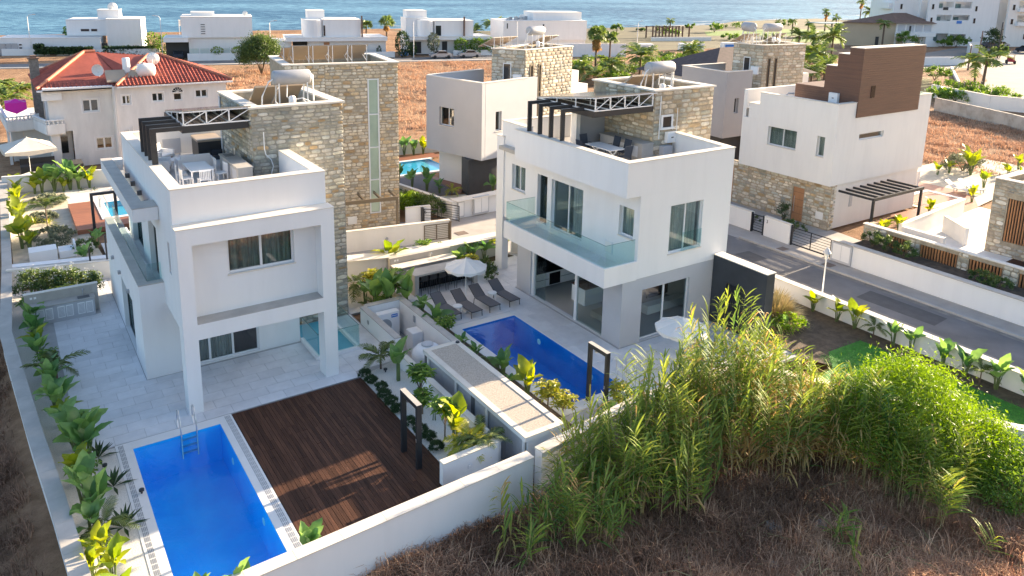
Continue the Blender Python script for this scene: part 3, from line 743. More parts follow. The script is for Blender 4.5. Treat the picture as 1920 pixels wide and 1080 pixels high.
for a in ((10.13, 29.34, 12.0, 29.355), (10.125, 29.36, 10.14, 31.3), (11.97, 29.36, 11.985, 32.8)):
 p = MB(); p.box(a[0], a[1], .10, a[2], a[3], 1.15); o = obj('glass_panel', p, M['rail'], W)
 e = MB(); e.box(a[0] - .003, a[1] - .003, 1.151, a[2] + .003, a[3] + .003, 1.165); obj('edge', e, M['railedge'], o)
mb = MB()
for i in range(6):
 for j in range(12): mb.box(5.12 + i * .80, 28.9 + j * .90, 7.201, 5.905 + i * .80, 29.785 + j * .90, 7.215)
o = obj('roof_paving', mb, M['tile'], A); o['kind'] = 'stuff'
def roof_pergola(label, px, ys, zc, ztop, fx0, fx1, fy0, fy1, fz):
 p = thing('pergola', label, 'pergola', (px, (ys[0] + ys[-1]) / 2, zc))
 for y in ys:
  mb = MB(); mb.box(px - .11, y - .045, zc, px + .11, y + .045, ztop - .12); obj('post', mb, M['black'], p)
  mb = MB(); mb.box(px - .11, y - .045, ztop - .119, fx0 - .001, y + .045, ztop + .05); obj('rafter', mb, M['black'], p)
 mb = MB(); mb.box(fx0, fy0, fz, fx1, fy0 + .1, fz + .3); mb.box(fx0, fy1 - .1, fz, fx1, fy1, fz + .3); mb.box(fx0, fy0 + .101, fz, fx0 + .1, fy1 - .101, fz + .3); mb.box(fx1 - .1, fy0 + .101, fz, fx1, fy1 - .101, fz + .3)
 obj('frame', mb, M['black'], p)
 n = int((fx1 - fx0) / .28)
 for i in range(1, n):
  x = fx0 + .1 + (fx1 - fx0 - .2) * i / n
  mb = MB(); mb.box(x - .025, fy0 + .102, fz + .05, x + .025, fy1 - .102, fz + .25); obj('slat', mb, M['black'], p)
 return p
def pergola_solar(label, x0, x1, y0, y1, zb, rise, nt, np_):
 """panels fall towards the sea; white truss legs carry the raised near edge"""
 s = thing('solar_array', label, 'solar panels', ((x0 + x1) / 2, y0, zb))
 def pt(x, t): return Vector((x, y1 + (y0 - y1) * t, zb + .06 + rise * t))
 w = (x1 - x0) / np_
 for i in range(np_):
  mb = MB(); a, b = x0 + w * i + .02, x0 + w * (i + 1) - .02; up = Vector((0, 0, .045))
  q = [pt(a, 0), pt(b, 0), pt(b, 1), pt(a, 1)]
  mb.add([v for v in q] + [v + up for v in q], [(0, 1, 2, 3), (0, 3, 7, 4), (1, 5, 6, 2), (0, 4, 5, 1), (3, 2, 6, 7)], 1); mb.add([v + up for v in q], [(3, 2, 1, 0)], 0)
  obj('solar_panel', mb, [M['panel'], M['panelback']], s)
 mb = MB()
 for k in range(nt):
  x = x0 + .04 + (x1 - x0 - .08) * k / (nt - 1)
  mb.bar((x, y0 + .02, zb + .03), (x, y0 + .02, zb + rise + .02), .05, .05); mb.bar((x, y0, zb + .03), (x, y1, zb + .03), .045, .045); mb.bar(pt(x, 0) - Vector((0, 0, .03)), pt(x, 1) - Vector((0, 0, .03)), .045, .045)
  for t in (.36, .68): mb.bar((x, y1 + (y0 - y1) * t, zb + .03), pt(x, t) - Vector((0, 0, .03)), .04, .04)
  if k < nt - 1:
   x2 = x0 + .04 + (x1 - x0 - .08) * (k + 1) / (nt - 1)
   mb.bar((x, y0 + .02, zb + .05), (x2, y0 + .02, zb + rise), .035, .035)
 mb.bar((x0 - .1, y0 + .02, zb + rise + .02), (x1 + .25, y0 + .02, zb + rise + .02), .05, .05); mb.bar((x0, y0 + .02, zb + .03), (x1, y0 + .02, zb + .03), .05, .05)
 obj('truss', mb, M['whitem'], s)
 return s
roof_pergola('black steel pergola with four posts on the left villa roof terrace', 4.93, (32.62, 33.50, 34.38, 35.26), 8.46, 9.86, 6.12, 8.80, 33.2, 37.0, 9.5)
pergola_solar('flat solar array on white truss above the left roof pergola', 6.15, 8.95, 33.15, 37.0, 9.80, .55, 4, 3)
def water_heater(label, x, y, z, ln=1.55, r=.32, col=True, yaw=0.0, legs=1.15):
 h = thing('water_heater', label, 'water heater', (x, y, z), yaw)
 mb = MB(); zz = legs + r
 mb.lathe((0, 0, zz), [(0, -ln / 2 - .03), (r * .7, -ln / 2 - .025), (r * .94, -ln / 2 + .01), (r, -ln / 2 + .06), (r, ln / 2 - .06), (r * .94, ln / 2 - .01), (r * .7, ln / 2 + .025), (0, ln / 2 + .03)], 22, axis='x')
 obj('tank', mb, M['tank'], h, smooth=True, local=True)
 for sx in (-1, 1):
  mb = MB(); xx = sx * (ln / 2 - .18)
  mb.bar((xx, -.22, 0), (xx, -.22, legs + .1), .05, .05); mb.bar((xx, .45, 0), (xx, .22, legs + .05), .05, .05); mb.bar((xx, -.22, legs), (xx, .24, legs), .05, .05)
  mb.bar((xx, -.20, .25), (xx, .40, .35), .04, .04); obj('stand', mb, M['whitem'], h, local=True)
 mb = MB(); mb.tube([(-ln / 2 - .05, -.1, zz - .05), (-ln / 2 - .25, -.12, zz - .15), (-ln / 2 - .55, -.1, .7), (-ln / 2 - .6, -.1, .05)], .035, 6)
 mb.tube([(ln / 2 + .05, 0, zz + .12), (ln / 2 + .16, 0, zz + .05), (ln / 2 + .17, 0, .05)], .035, 6)
 mb.tube([(-.3, -.3, legs + .02), (-.35, -.32, .65), (-.1, -.34, .5), (.35, -.34, .55), (.75, -.3, .35), (.8, -.25, .05)], .025, 6)
 obj('pipework', mb, M['whitem'], h, local=True)
 mb = MB(); mb.lathe((-.12, -.36, .18), [(0, 0), (.12, .02), (.16, .08), (.16, .42), (.11, .5), (0, .52)], 12); obj('expansion_vessel', mb, M['plastic'], h, smooth=True, local=True)
 if col:
  for i in range(2):
   mb = MB(); xo = -1.0 + i * 1.15
   c = Vector((xo, 1.15, .55)); mb.obox(c, (1, 0, 0), (0, .80, -.60), (0, .6, .8), .52, .85, .05); obj('collector', mb, M['absorber'], h, local=True)
 return h
water_heater('large grey horizontal boiler tank on the left villa stone tower', 11.1, 34.3, 9.95, 1.65, .33)
def jacuzzi(x, y, z, label):
 j = thing('hot_tub', label, 'hot tub', (x, y, z))
 mb = MB(); mb.prism([(x + a, y + b) for a, b in ((-.55, -.75), (.45, -.75), (.55, -.65), (.55, .65), (.45, .75), (-.45, .75), (-.55, .65))], z, z + .82); obj('cabinet', mb, M['black'], j)
 mb = MB(); mb.prism([(x + a, y + b) for a, b in ((-.58, -.78), (.48, -.78), (.58, -.68), (.58, .68), (.48, .78), (-.48, .78), (-.58, .68))], z + .821, z + .92); obj('cover', mb, M['absorber'], j)
 mb = MB(); mb.box(x + .0, y - 1.25, z, x + .5, y - .95, z + .22); mb.box(x, y - .949, z, x + .5, y - .765, z + .42); obj('steps', mb, M['cardark'], j)
jacuzzi(8.25, 38.9, 7.215, 'dark hot tub with tan cover on the left roof terrace')
def rattan_chair(x, y, z, rz, label, w=.75, wood=True):
 c = thing('garden_armchair', label, 'armchair', (x, y, z), rz, 'white garden armchairs on the left roof terrace')
 mb = MB(); mb.box(-w / 2, -.38, .30, w / 2, .30, .42); obj('seat', mb, M['plastic'], c, local=True)
 mb = MB(); mb.obox((0, .34, .52), (1, 0, 0), (0, 1, -.2), (0, .2, 1), w / 2, .05, .34); obj('backrest', mb, M['plastic'], c, local=True)
 for sx in (-1, 1):
  mb = MB(); xx = sx * (w / 2 + .04); mb.obox((xx, -.02, .36), (1, 0, 0), (0, 1, 0), (0, 0, 1), .04, .36, .24); obj('armrest', mb, M['plastic'], c, local=True)
 mb = MB(); mb.box(-w / 2 + .03, -.34, .10, w / 2 - .03, -.30, .29); obj('front_slat', mb, M['teak'], c, local=True)
 for sx in (-1, 1):
  for yy in (-.3, .28):
   mb = MB(); mb.box(sx * w / 2 - .03, yy - .03, 0, sx * w / 2 + .03, yy + .03, .119); obj('leg', mb, M['plastic'], c, local=True)
 return c
rattan_chair(5.72, 36.3, 7.215, R(75), 'white garden armchair with wooden front nearest the black pergola posts')
rattan_chair(6.05, 38.2, 7.215, R(40), 'white garden armchair behind the other, beside the white screen')
def bench_sofa(x, y, z, ln, rz, label):
 c = thing('garden_sofa', label, 'sofa', (x, y, z), rz)
 mb = MB(); mb.box(-ln / 2, -.35, .12, ln / 2, .3, .42); obj('seat', mb, M['plastic'], c, local=True)
 mb = MB(); mb.box(-ln / 2, .301, .12, ln / 2, .42, .78); obj('backrest', mb, M['plastic'], c, local=True)
 for sx in (-1, 1):
  mb = MB(); mb.box(sx * ln / 2 - .06 + sx * .061, -.35, 0, sx * ln / 2 + .06 + sx * .061, .42, .62); obj('armrest', mb, M['plastic'], c, local=True)
 return c
bench_sofa(7.05, 36.1, 7.215, 1.25, R(180), 'white garden sofa seen from behind, behind the dining table')
t = thing('coffee_table', 'low white coffee table between the white sofa and armchairs', 'table', (6.55, 37.0, 7.215))
mb = MB(); mb.box(6.2, 36.7, 7.56, 6.95, 37.35, 7.61); obj('tabletop', mb, M['plastic'], t)
for a in (6.25, 6.9):
 for b in (36.75, 37.3):
  mb = MB(); mb.box(a - .025, b - .025, 7.215, a + .025, b + .025, 7.559); obj('leg', mb, M['plastic'], t)
t = thing('dining_table', 'white square dining table on the left roof terrace', 'table', (6.75, 33.7, 7.215))
mb = MB(); mb.box(6.28, 32.9, 7.90, 7.2, 34.55, 7.95); obj('tabletop', mb, M['plastic'], t)
for a in (6.33, 7.15):
 for b in (32.95, 34.5):
  mb = MB(); mb.box(a - .03, b - .03, 7.215, a + .03, b + .03, 7.899); obj('leg', mb, M['plastic'], t)
def slat_chair(x, y, z, rz, label, group='white slatted chairs around the roof dining table'):
 c = thing('slatted_chair', label, 'chair', (x, y, z), rz, group)
 mb = MB(); mb.box(-.23, -.22, .43, .23, .22, .46); obj('seat', mb, M['plastic'], c, local=True)
 mb = MB()
 for i in range(7): mb.box(-.21 + i * .066, .20, .47, -.175 + i * .066, .225, .80)
 mb.box(-.23, .195, .801, .23, .23, .86); obj('backrest', mb, M['plastic'], c, local=True)
 for sx in (-1, 1):
  for sy in (-1, 1):
   mb = MB(); mb.box(sx * .21 - .02, sy * .2 - .02, 0, sx * .21 + .02, sy * .2 + .02, .429); obj('leg', mb, M['plastic'], c, local=True)
 return c
slat_chair(6.72, 32.55, 7.215, R(180), 'white slatted chair at the near end of the roof dining table')
slat_chair(6.12, 33.05, 7.215, R(95), 'white slatted chair on the pergola side, near end of the dining table')
slat_chair(6.10, 33.95, 7.215, R(85), 'white slatted chair on the pergola side, far end of the dining table')
slat_chair(7.55, 33.3, 7.215, R(-80), 'white slatted chair pulled out beside the stone kitchen counter')
slat_chair(7.35, 34.35, 7.215, R(-90), 'white slatted chair on the counter side, far end of the table')
k = thing('kitchen_counter', 'concrete kitchen counter with sink against the left villa tower', 'counter', (8.2, 33.4, 7.215))
mb = MB(); mb.box(7.92, 31.9, 7.215, 8.52, 34.9, 8.06); obj('body', mb, M['conc'], k)
mb = MB(); mb.box(7.88, 31.86, 8.061, 8.55, 34.95, 8.11); obj('worktop', mb, M['conc'], k)
mb = MB(); mb.box(8.0, 34.2, 8.111, 8.4, 34.7, 8.118); obj('sink', mb, M['dalu'], k)
mb = MB(); mb.tube([(8.45, 34.45, 8.1), (8.45, 34.45, 8.4), (8.38, 34.45, 8.46), (8.25, 34.45, 8.42)], .018, 6); obj('tap', mb, M['steel'], k)
for i in range(3):
 mb = MB(); mb.box(7.905, 32.15 + i * .85, 7.35, 7.919, 32.85 + i * .85, 7.95); obj('cupboard_door', mb, M['greyr'], k)
mb = MB(); mb.box(6.38, 39.62, 7.3, 7.2, 39.68, 8.05); mb.box(6.42, 39.55, 7.215, 6.47, 39.75, 7.299); mb.box(7.10, 39.55, 7.215, 7.15, 39.75, 7.299)
mthing('screen', mb, M['greyr'], 'pale free standing screen against the back parapet of the left roof', 'screen')
# left garden: pool, deck, walls, service yard
def pool(label, x0, y0, x1, y1, z, depth, lin, wat, cop=(), zc=None):
 p = thing('swimming_pool', label, 'swimming pool', ((x0 + x1) / 2, (y0 + y1) / 2, z))
 mb = MB(); mb.face([(x0, y0, z - depth), (x1, y0, z - depth), (x1, y1, z - depth), (x0, y1, z - depth)])
 for a, b in (((x0, y0), (x1, y0)), ((x1, y0), (x1, y1)), ((x1, y1), (x0, y1)), ((x0, y1), (x0, y0))):
  mb.face([(a[0], a[1], z - depth), (b[0], b[1], z - depth), (b[0], b[1], z), (a[0], a[1], z)])
 obj('basin', mb, M[lin], p)
 mb = MB(); n = 1; mb.face([(x0 + .001, y0 + .001, z - .045), (x1 - .001, y0 + .001, z - .045), (x1 - .001, y1 - .001, z - .045), (x0 + .001, y1 - .001, z - .045)]); obj('water', mb, M[wat], p)
 for r in cop:
  mb = MB(); mb.box(r[0], r[1], z - .12, r[2], r[3], z + .012); obj('coping', mb, M['pooledge'], p)
 return p
p1 = pool('bright blue rectangular pool beside the dark deck in the left garden', 2.56, 18.95, 5.43, 26.57, 0, 1.45, 'pool', 'water',
          ((2.05, 18.9, 2.555, 27.04), (5.435, 18.9, 5.93, 27.04), (2.556, 26.575, 5.434, 27.04), (2.05, 17.84, 5.93, 18.895), (2.556, 18.897, 5.434, 18.945)))
for (xa, xb, step) in ((2.13, 2.30, .25), (5.66, 5.86, .25)):
 mb = MB(); y = 19.0
 while y < 26.9:
  for q in range(4):
   xx = xa + (xb - xa) * (q + .5) / 4
   mb.box(xx - .012, y, .0125, xx + .012, y + .21, .0165)
  y += step
 o = obj('overflow_slot', mb, M['grate'], p1); o['kind'] = 'stuff'
for x, y in ((5.425, 24.9), (5.425, 21.3)):
 mb = MB(); mb.lathe((x, y, -.55), [(0, -.02), (.11, -.02), (.13, 0)], 12, axis='x'); obj('pool_light', mb, M['plastic'], p1)
ld = thing('pool_ladder', 'steel ladder at the far end of the left pool', 'ladder', (4.35, 26.7, 0))
for x in (4.10, 4.62):
 mb = MB(); mb.tube([(x, 27.15, .0), (x, 27.15, .62), (x, 27.05, .78), (x, 26.85, .80), (x, 26.62, .55), (x, 26.52, .1), (x, 26.51, -.9)], .024, 8); obj('rail', mb, M['steel'], ld, smooth=True)
for i in range(3):
 mb = MB(); mb.box(4.125, 26.48, -.2 - i * .26, 4.595, 26.56, -.165 - i * .26); obj('tread', mb, M['steel'], ld)
dk = tagset(obj('deck_base', (lambda b: (b.box(5.95, 17.98, -.12, 11.06, 27.02, -.03), b)[1])(MB()), M['deckdark']), 'dark brown timber deck between the left pool and the pebble bed', 'deck')
dk.name = 'timber_deck'
rg = random.Random(3); nb = 38; bw = (11.05 - 5.96) / nb; sh = {}
for i in range(nb):
 cuts = [18.0] + sorted(rg.sample([19.9 + .52 * q for q in range(13)], 2)) + [27.0]
 for a, b in zip(cuts, cuts[1:]):
  ln = round(b - a - .006, 2)
  if ln not in sh:
   t = MB(); t.box(-bw / 2 + .004, -ln / 2, -.028, bw / 2 - .004, ln / 2, 0); sh[ln] = t.mesh('plank', [M['deck']])
  o = bpy.data.objects.new('plank', sh[ln]); COL.objects.link(o); o.parent = dk
  o.location = (5.96 + bw * (i + .5), (a + b) / 2, rg.uniform(-.003, .003) + .004)
sheet('gravel_bed', [(11.07, 18.0), (12.76, 18.0), (12.76, 27.6), (11.07, 27.07)], .0, 'gravel')
sheet('gravel_bed', [(.56, 17.6), (2.045, 17.7), (2.045, 26.98), (1.06, 27.04), (1.0, 29), (.65, 32.5), (.25, 36.9), (-.05, 39.3), (-.05, 44.8), (-.55, 44.8), (-.80, 37.0), (-.20, 28.2), (.16, 23.9)], .002, 'gravel')
def wallthing(label, pts, z0, z1, th, m='white', capm='cap', capw=None, cap_h=.04, group=None, name='garden_wall', close=False):
 t = thing(name, label, 'wall', (pts[0][0], pts[0][1], z0), 0, group)
 for k, ((xa, ya), (xb, yb)) in enumerate(zip(pts, pts[1:])):
  mb = MB(); cb = MB(); d = Vector((xb - xa, yb - ya, 0)); ln = d.length; d.normalize(); s = Vector((d.y, -d.x, 0))
  e = th * .6 if k < len(pts) - 2 else 0
  c = Vector(((xa + xb) / 2, (ya + yb) / 2, 0)) + d * e / 2
  hz = (z1 - z0) / 2
  mb.obox(c + Vector((0, 0, z0 + hz)), d, s, (0, 0, 1), ln / 2 + e / 2 - .002 * k, th / 2, hz); obj('wall', mb, M[m], t)
  if capm:
   n = max(1, int(ln / 1.2)); w = (capw or th + .06) / 2
   for i in range(n):
    q = Vector((xa, ya, 0)) + d * (ln * (i + .5) / n + (e * .45 if i == n - 1 else 0)) + Vector((0, 0, z1 + cap_h / 2 + .001 + .003 * (k % 2)))
    cb.obox(q, d, s, (0, 0, 1), ln / n / 2 - .004 + (e * .45 if i == n - 1 else 0), w, cap_h / 2)
   obj('coping', cb, M[capm], t)
 return t
wallthing('long white front wall with pale coping before the left pool and deck', [(.55, 17.55), (3.95, 17.72), (13.2, 18.08)], -1.5, .82, .34, 'white', 'cap', .42)
wallthing('white side wall with grey coping along the left edge', [(-.32, 66.0), (-.55, 46.0), (-.80, 37.0), (-.20, 28.2), (.16, 23.9), (.56, 18.2)], -.9, .80, .30, 'white', 'conc', .46)
wallthing('low white return wall closing the pebble bed by the deck', [(10.55, 19.28), (12.74, 19.38)], -.1, .78, .2, 'white', 'cap', .26)
mb = MB(); mb.box(11.5, 19.155, .30, 11.62, 19.178, .42); mthing('wall_light', mb, M['alu'], 'small square light on the low return wall', 'light')
wallthing('white dividing wall along the service yard, next to the light well', [(13.16, 31.7), (13.16, 27.9)], -.85, .80, .24, 'white', 'conc', .30)
wallthing('lower white dividing wall behind the pebble bed plants', [(12.87, 27.85), (12.87, 19.5)], -.85, .58, .22, 'white', 'cap', .26)
wallthing('white wall of the service yard beside the right pool planting', [(13.3, 31.72), (15.12, 31.72), (15.12, 26.2)], -.85, .80, .24, 'white', 'conc', .32)
mb = MB(); mb.lathe((13.03, 30.8, .42), [(0, -.012), (.10, -.012), (.11, 0)], 14, axis='x'); mthing('wall_light', mb, M['greyplastic'], 'round bulkhead light on the service yard wall', 'light')
sheet('yard_floor', [(12.8, 18.2), (15.2, 18.4), (15.2, 31.7), (12.8, 31.7)], -.8, 'pave')
h = thing('heat_pump', 'white outdoor heat pump unit with fan grille in the service yard', 'heat pump', (14.2, 31.2, -.8))
mb = MB(); mb.box(13.66, 31.05, -.73, 14.74, 31.45, .50); obj('casing', mb, M['plastic'], h)
mb = MB(); mb.lathe((13.98, 31.045, -.12), [(0, -.03), (.10, -.03), (.32, -.02), (.36, 0)], 22, axis='y'); obj('fan_grille', mb, M['greyplastic'], h)
mb = MB(); mb.box(14.32, 31.042, .24, 14.64, 31.049, .40); obj('badge', mb, M['blue'], h)
mb = MB(); mb.box(14.36, 31.036, .30, 14.39, 31.0415, .36); mb.box(14.40, 31.036, .31, 14.60, 31.0415, .34); obj('badge_print', mb, M['plastic'], h)
mb = MB(); mb.box(13.88, 30.99, -.16, 14.08, 31.004, -.10); obj('nameplate', mb, M['plastic'], h)
for x in (13.8, 14.6):
 mb = MB(); mb.box(x - .06, 31.1, -.8, x + .06, 31.42, -.731); obj('foot', mb, M['black'], h)
mb = MB(); mb.box(14.45, 29.1, -.8, 14.98, 29.75, .16); mb.box(14.47, 29.12, .161, 14.98, 29.73, .18); mthing('pump_cabinet', mb, M['plastic'], 'white pump cabinet beside the heat pump', 'cabinet')
mb = MB(); mb.box(14.95, 29.9, .3, 14.985, 30.05, .6); mthing('switch_box', mb, M['greyplastic'], 'small grey isolator switch on the yard wall', 'switch')
w = thing('water_tank', 'white plastic water tank with grey lid in the service yard', 'water tank', (14.15, 27.1, -.8))
mb = MB(); mb.lathe((14.15, 27.1, -.8), [(0, 0), (.66, .0), (.68, .1), (.66, .25), (.68, .4), (.66, .55), (.68, .7), (.66, .85), (.68, 1.0), (.64, 1.14), (.47, 1.32), (.29, 1.40), (0, 1.42)], 26); obj('body', mb, M['plastic'], w, smooth=True)
mb = MB(); mb.lathe((14.15, 27.1, .615), [(0, .07), (.22, .07), (.26, .04), (.26, 0)], 20); obj('lid', mb, M['greyr'], w)
mb = MB(); mb.tube([(13.48, 27.3, -.1), (13.25, 27.35, -.1)], .03, 6); obj('outlet', mb, M['dalu'], w)
ph = thing('pump_house', 'long low white service building with louvred sliding doors', 'shed', (14.3, 22, -.8))
mb = MB(); mb.box(13.56, 18.75, -.8, 15.0, 26.0, -.73); mb.box(13.56, 25.9, -.729, 15.0, 26.0, .84); mb.box(14.9, 18.75, -.729, 15.0, 25.899, .84); mb.box(13.56, 18.75, -.729, 14.899, 18.85, .84); obj('wall', mb, M['white'], ph)
mb = MB(); mb.box(13.42, 18.7, .841, 15.08, 26.1, .98); obj('roof_slab', mb, M['white'], ph)
mb = MB(); ring(mb, 13.42, 18.7, 15.08, 26.1, .981, 1.01, .24); obj('coping', mb, M['cap'], ph)
rgm = mat('roof_gravel', (.55, .48, .40), .95, noise=.35, nscale=18, bump=.6, bscale=22)
for k in range(4):
 mb = MB(); mb.box(13.665, 18.945 + k * 1.732, .982, 14.835, 20.665 + k * 1.732, .99); obj('roof_panel', mb, rgm, ph)
louv = mat('louvre_door', (.40, .405, .42), .6)
for k in range(6):
 ya, yb = 18.9 + k * 1.14, 18.9 + (k + 1) * 1.14 - .03; o1 = 13.545 if k % 2 else 13.51
 d = MB(); d.box(o1, ya, -.72, o1 + .02, yb, .83); dd = obj('sliding_door', d, louv, ph)
 f = MB()
 for q in range(29): f.box(o1 - .008, ya + .05, -.67 + q * .05, o1 - .0005, yb - .05, -.642 + q * .05)
 f.box(o1 - .012, ya, -.72, o1 - .0006, ya + .045, .83); f.box(o1 - .012, yb - .045, -.72, o1 - .0006, yb, .83)
 obj('louvre', f, M['greyr'], dd)
for y in (18.86, 21.2, 23.45, 25.72):
 mb = MB(); mb.box(13.44, y - .05, -.73, 13.505, y + .05, .84); obj('post', mb, M['whitem'], ph)
mb = MB(); mb.box(13.44, 25.78, -.72, 13.55, 25.99, .83); obj('side_window', mb, M['dalu'], ph); mb = MB(); mb.box(13.46, 22.1, -.72, 13.5, 22.3, .83); obj('side_window', mb, M['dalu'], ph)
mb = MB(); mb.lathe((14.95, 25.9, 1.01), [(0, .06), (.07, .06), (.09, .02), (.09, 0)], 12); obj('roof_outlet', mb, M['black'], ph)
def shower(label, x, y0, y1, hgt, sx=.09):
 s = thing('outdoor_shower', label, 'shower', (x, (y0 + y1) / 2, 0), 0, 'black square shower arches by the pools')
 for y in (y0, y1):
  mb = MB(); mb.box(x - sx, y - .055, 0, x + sx, y + .055, hgt - .151); obj('post', mb, M['black'], s)
 mb = MB(); mb.box(x - sx, y0 - .055, hgt - .15, x + sx, y1 + .055, hgt); obj('lintel', mb, M['black'], s)
 mb = MB(); mb.box(x - sx - .004, y0 - .06, hgt + .001, x + sx + .004, y1 + .06, hgt + .014); obj('cover_strip', mb, M['conc'], s)
 mb = MB(); mb.lathe((x, (y0 + y1) / 2 + .1, hgt - .21), [(0, .0), (.10, 0), (.10, .02), (.02, .03), (.015, .058)], 14); obj('shower_head', mb, M['steel'], s)
 mb = MB(); mb.box(x - sx - .02, (y0) - .03, 1.0, x - sx - .001, y0 + .03, 1.12); obj('mixer', mb, M['steel'], s)
shower('black square shower arch standing on the dark deck', 10.33, 20.42, 21.55, 2.35)
k = thing('outdoor_kitchen', 'concrete outdoor kitchen with white louvred doors on the left terrace', 'outdoor kitchen', (1.5, 39.5, 0))
mb = MB(); mb.box(.0, 39.72, 0, 3.0, 39.94, 1.32); obj('back_wall', mb, M['conc'], k)
mb = MB(); mb.box(-.02, 39.70, 1.321, 3.02, 39.96, 1.345); obj('coping', mb, M['cap'], k)
mb = MB(); mb.box(.22, 39.12, .0, 2.78, 39.71, .84); obj('body', mb, M['greyr'], k)
mb = MB(); mb.box(.18, 39.07, .841, 2.82, 39.715, .89); obj('worktop', mb, M['conc'], k)
for g in range(3):
 for i in range(2):
  x = .42 + g * .82 + i * .34; mb = MB(); mb.box(x, 39.10, .18, x + .30, 39.118, .74); d = obj('door', mb, M['whitem'], k)
  f = MB()
  for q in range(8): f.box(x + .03, 39.090, .23 + q * .06, x + .27, 39.0995, .265 + q * .06)
  obj('louvre', f, M['greyr'], d)
mb = MB(); mb.box(2.1, 39.2, .891, 2.6, 39.55, .897); obj('sink', mb, M['dalu'], k)
mb = MB(); mb.tube([(2.35, 39.62, .89), (2.35, 39.62, 1.18), (2.35, 39.55, 1.24), (2.35, 39.42, 1.20)], .018, 6); obj('tap', mb, M['steel'], k)
for x in (.22, .38):
 mb = MB(); mb.box(x, 39.708, 1.08, x + .1, 39.719, 1.18); obj('socket', mb, M['plastic'], k)
for (x, y) in ((2.42, 23.9), (1.62, 25.9), (12.1, 26.9)):
 mb = MB(); mb.lathe((x, y, 0), [(.03, 0), (.03, .08), (.08, .10), (.08, .16), (0, .18)], 10)
 mthing('garden_spotlight', mb, M['black'], {2.42: 'small black garden light at the pool edge beside the rosette plants', 1.62: 'small black garden light in the pebbles below the rosette plant', 12.1: 'small black garden light in the pebbles beside the young palm'}[x], 'garden light')
# right villa
B = thing('modern_villa', 'white cube villa with glass balcony and open kitchen beside the deep blue pool', 'house', (25, 23.4, 0))
terrace('terrace', [[(19.79, 19.25), (29.5, 18.6), (29.5, 24), (24.6, 35.9), (19.79, 36)], [(15.8, 29.16), (19.788, 29.16), (19.788, 36.05), (15.8, 36.2)], [(15.4, 18.6), (19.788, 18.9), (19.788, 20.34), (15.4, 20.34)]], 0.0,
  [(19.80, 19.3, 21.7, 29.2), (16.2, 29.2, 21.7, 36.0), (21.7, 19.3, 27.4, 23.34), (21.7, 31.6, 24.4, 35.6)], .9, .9, 9)
gr, gl = NY(23.38), NX(21.78)
xw = (24.42, 26.5, 3.95, 6.22); xd = (22.98, 26.0, .06, 2.52)
mb = MB()
sl_ = (24.62, 30.30, .02, 2.52)
wall(mb, gr, 21.78, 28.35, 0, 3.10, .3, [xd]); wall(mb, gl, 23.68, 31.5, 0, 3.10, .3, [sl_]); wall(mb, NY(31.2), 22.08, 28.0, 0, 3.1, .3); wall(mb, PX(28.35), 23.68, 31.2, 0, 3.1, .3)
obj('ground_floor_wall', mb, M['greyr'], B)
ul = NX(22.55); w1 = (32.05, 33.30, 4.9, 6.28); w2 = (27.25, 30.98, 3.70, 6.25); w3 = (23.72, 24.68, 4.85, 6.22)
mb = MB()
wall(mb, NY(23.36), 22.55, 28.38, 3.12, 6.93, .3, [xw]); wall(mb, NY(23.36), 21.72, 28.38, 6.932, 8.46, .3)
w2a = (27.25, 29.75, 3.70, 6.25); w2b = (30.10, 30.95, 3.70, 6.25)
wall(mb, ul, 23.66, 34.55, 3.12, 6.93, .3, [w1, w2a, w2b, w3]); wall(mb, NX(21.74), 23.66, 31.9, 6.932, 8.46, .35); wall(mb, NY(31.6), 22.09, 22.54, 6.932, 8.46, .298)
wall(mb, ul, 31.901, 34.0, 6.932, 8.46, .3); wall(mb, NY(34.0), 22.552, 27.0, 3.12, 8.46, .3); FRW = Face(28.38, 23.36, .46, 4.14); wall(mb, FRW, .31, 4.16, 3.12, 8.46, .3)
mb.box(22.09, 23.67, 6.9325, 22.54, 31.59, 7.0)
mb.box(22.46, 34.02, 0, 22.86, 34.68, 7.62)
obj('wall', mb, M['white'], B)
mb = MB(); mb.box(22.60, 23.67, 3.12, 28.0, 33.9, 3.40); mb.box(22.10, 23.67, 7.001, 28.07, 33.95, 7.2); mb.box(22.10, 23.69, -.03, 28.03, 31.18, .012); obj('floor_slab', mb, M['floorin'], B)
mb = MB()
mb.box(21.70, 23.33, 8.461, 28.41, 23.72, 8.50); mb.box(21.70, 23.721, 8.461, 22.10, 31.92, 8.50); fbox(mb, FRW, .365, 4.14, 8.461, 8.50, .03, -.38); mb.box(22.5, 31.921, 8.461, 22.9, 34.3, 8.50); mb.box(22.901, 33.95, 8.461, 27.1, 34.3, 8.50)
obj('coping', mb, M['cap'], B)
mb = MB(); mb.box(22.42, 33.98, 7.621, 22.9, 34.72, 7.65); obj('step_coping', mb, M['cap'], B)
mb = MB(); mb.box(20.65, 23.34, 3.10, 22.54, 31.15, 3.42); mb.box(20.65, 23.34, 3.421, 20.80, 31.15, 3.98); mb.box(20.801, 23.34, 3.421, 22.54, 23.48, 3.98); mb.box(20.801, 31.0, 3.421, 22.54, 31.15, 3.98)
obj('balcony', mb, M['white'], B)
mb = MB(); mb.box(20.81, 23.49, 3.421, 22.54, 30.99, 3.435); obj('balcony_paving', mb, M['tile'], B)
ys_ = [23.41, 25.3, 27.2, 29.1, 31.06]
for a, b in zip(ys_, ys_[1:]):
 p = MB(); p.box(20.72, a + .006, 3.90, 20.735, b - .006, 4.98); o = obj('glass_panel', p, M['rail'], B)
 e = MB(); e.box(20.718, a + .006, 4.9805, 20.737, b - .006, 4.992); obj('edge', e, M['railedge'], o)
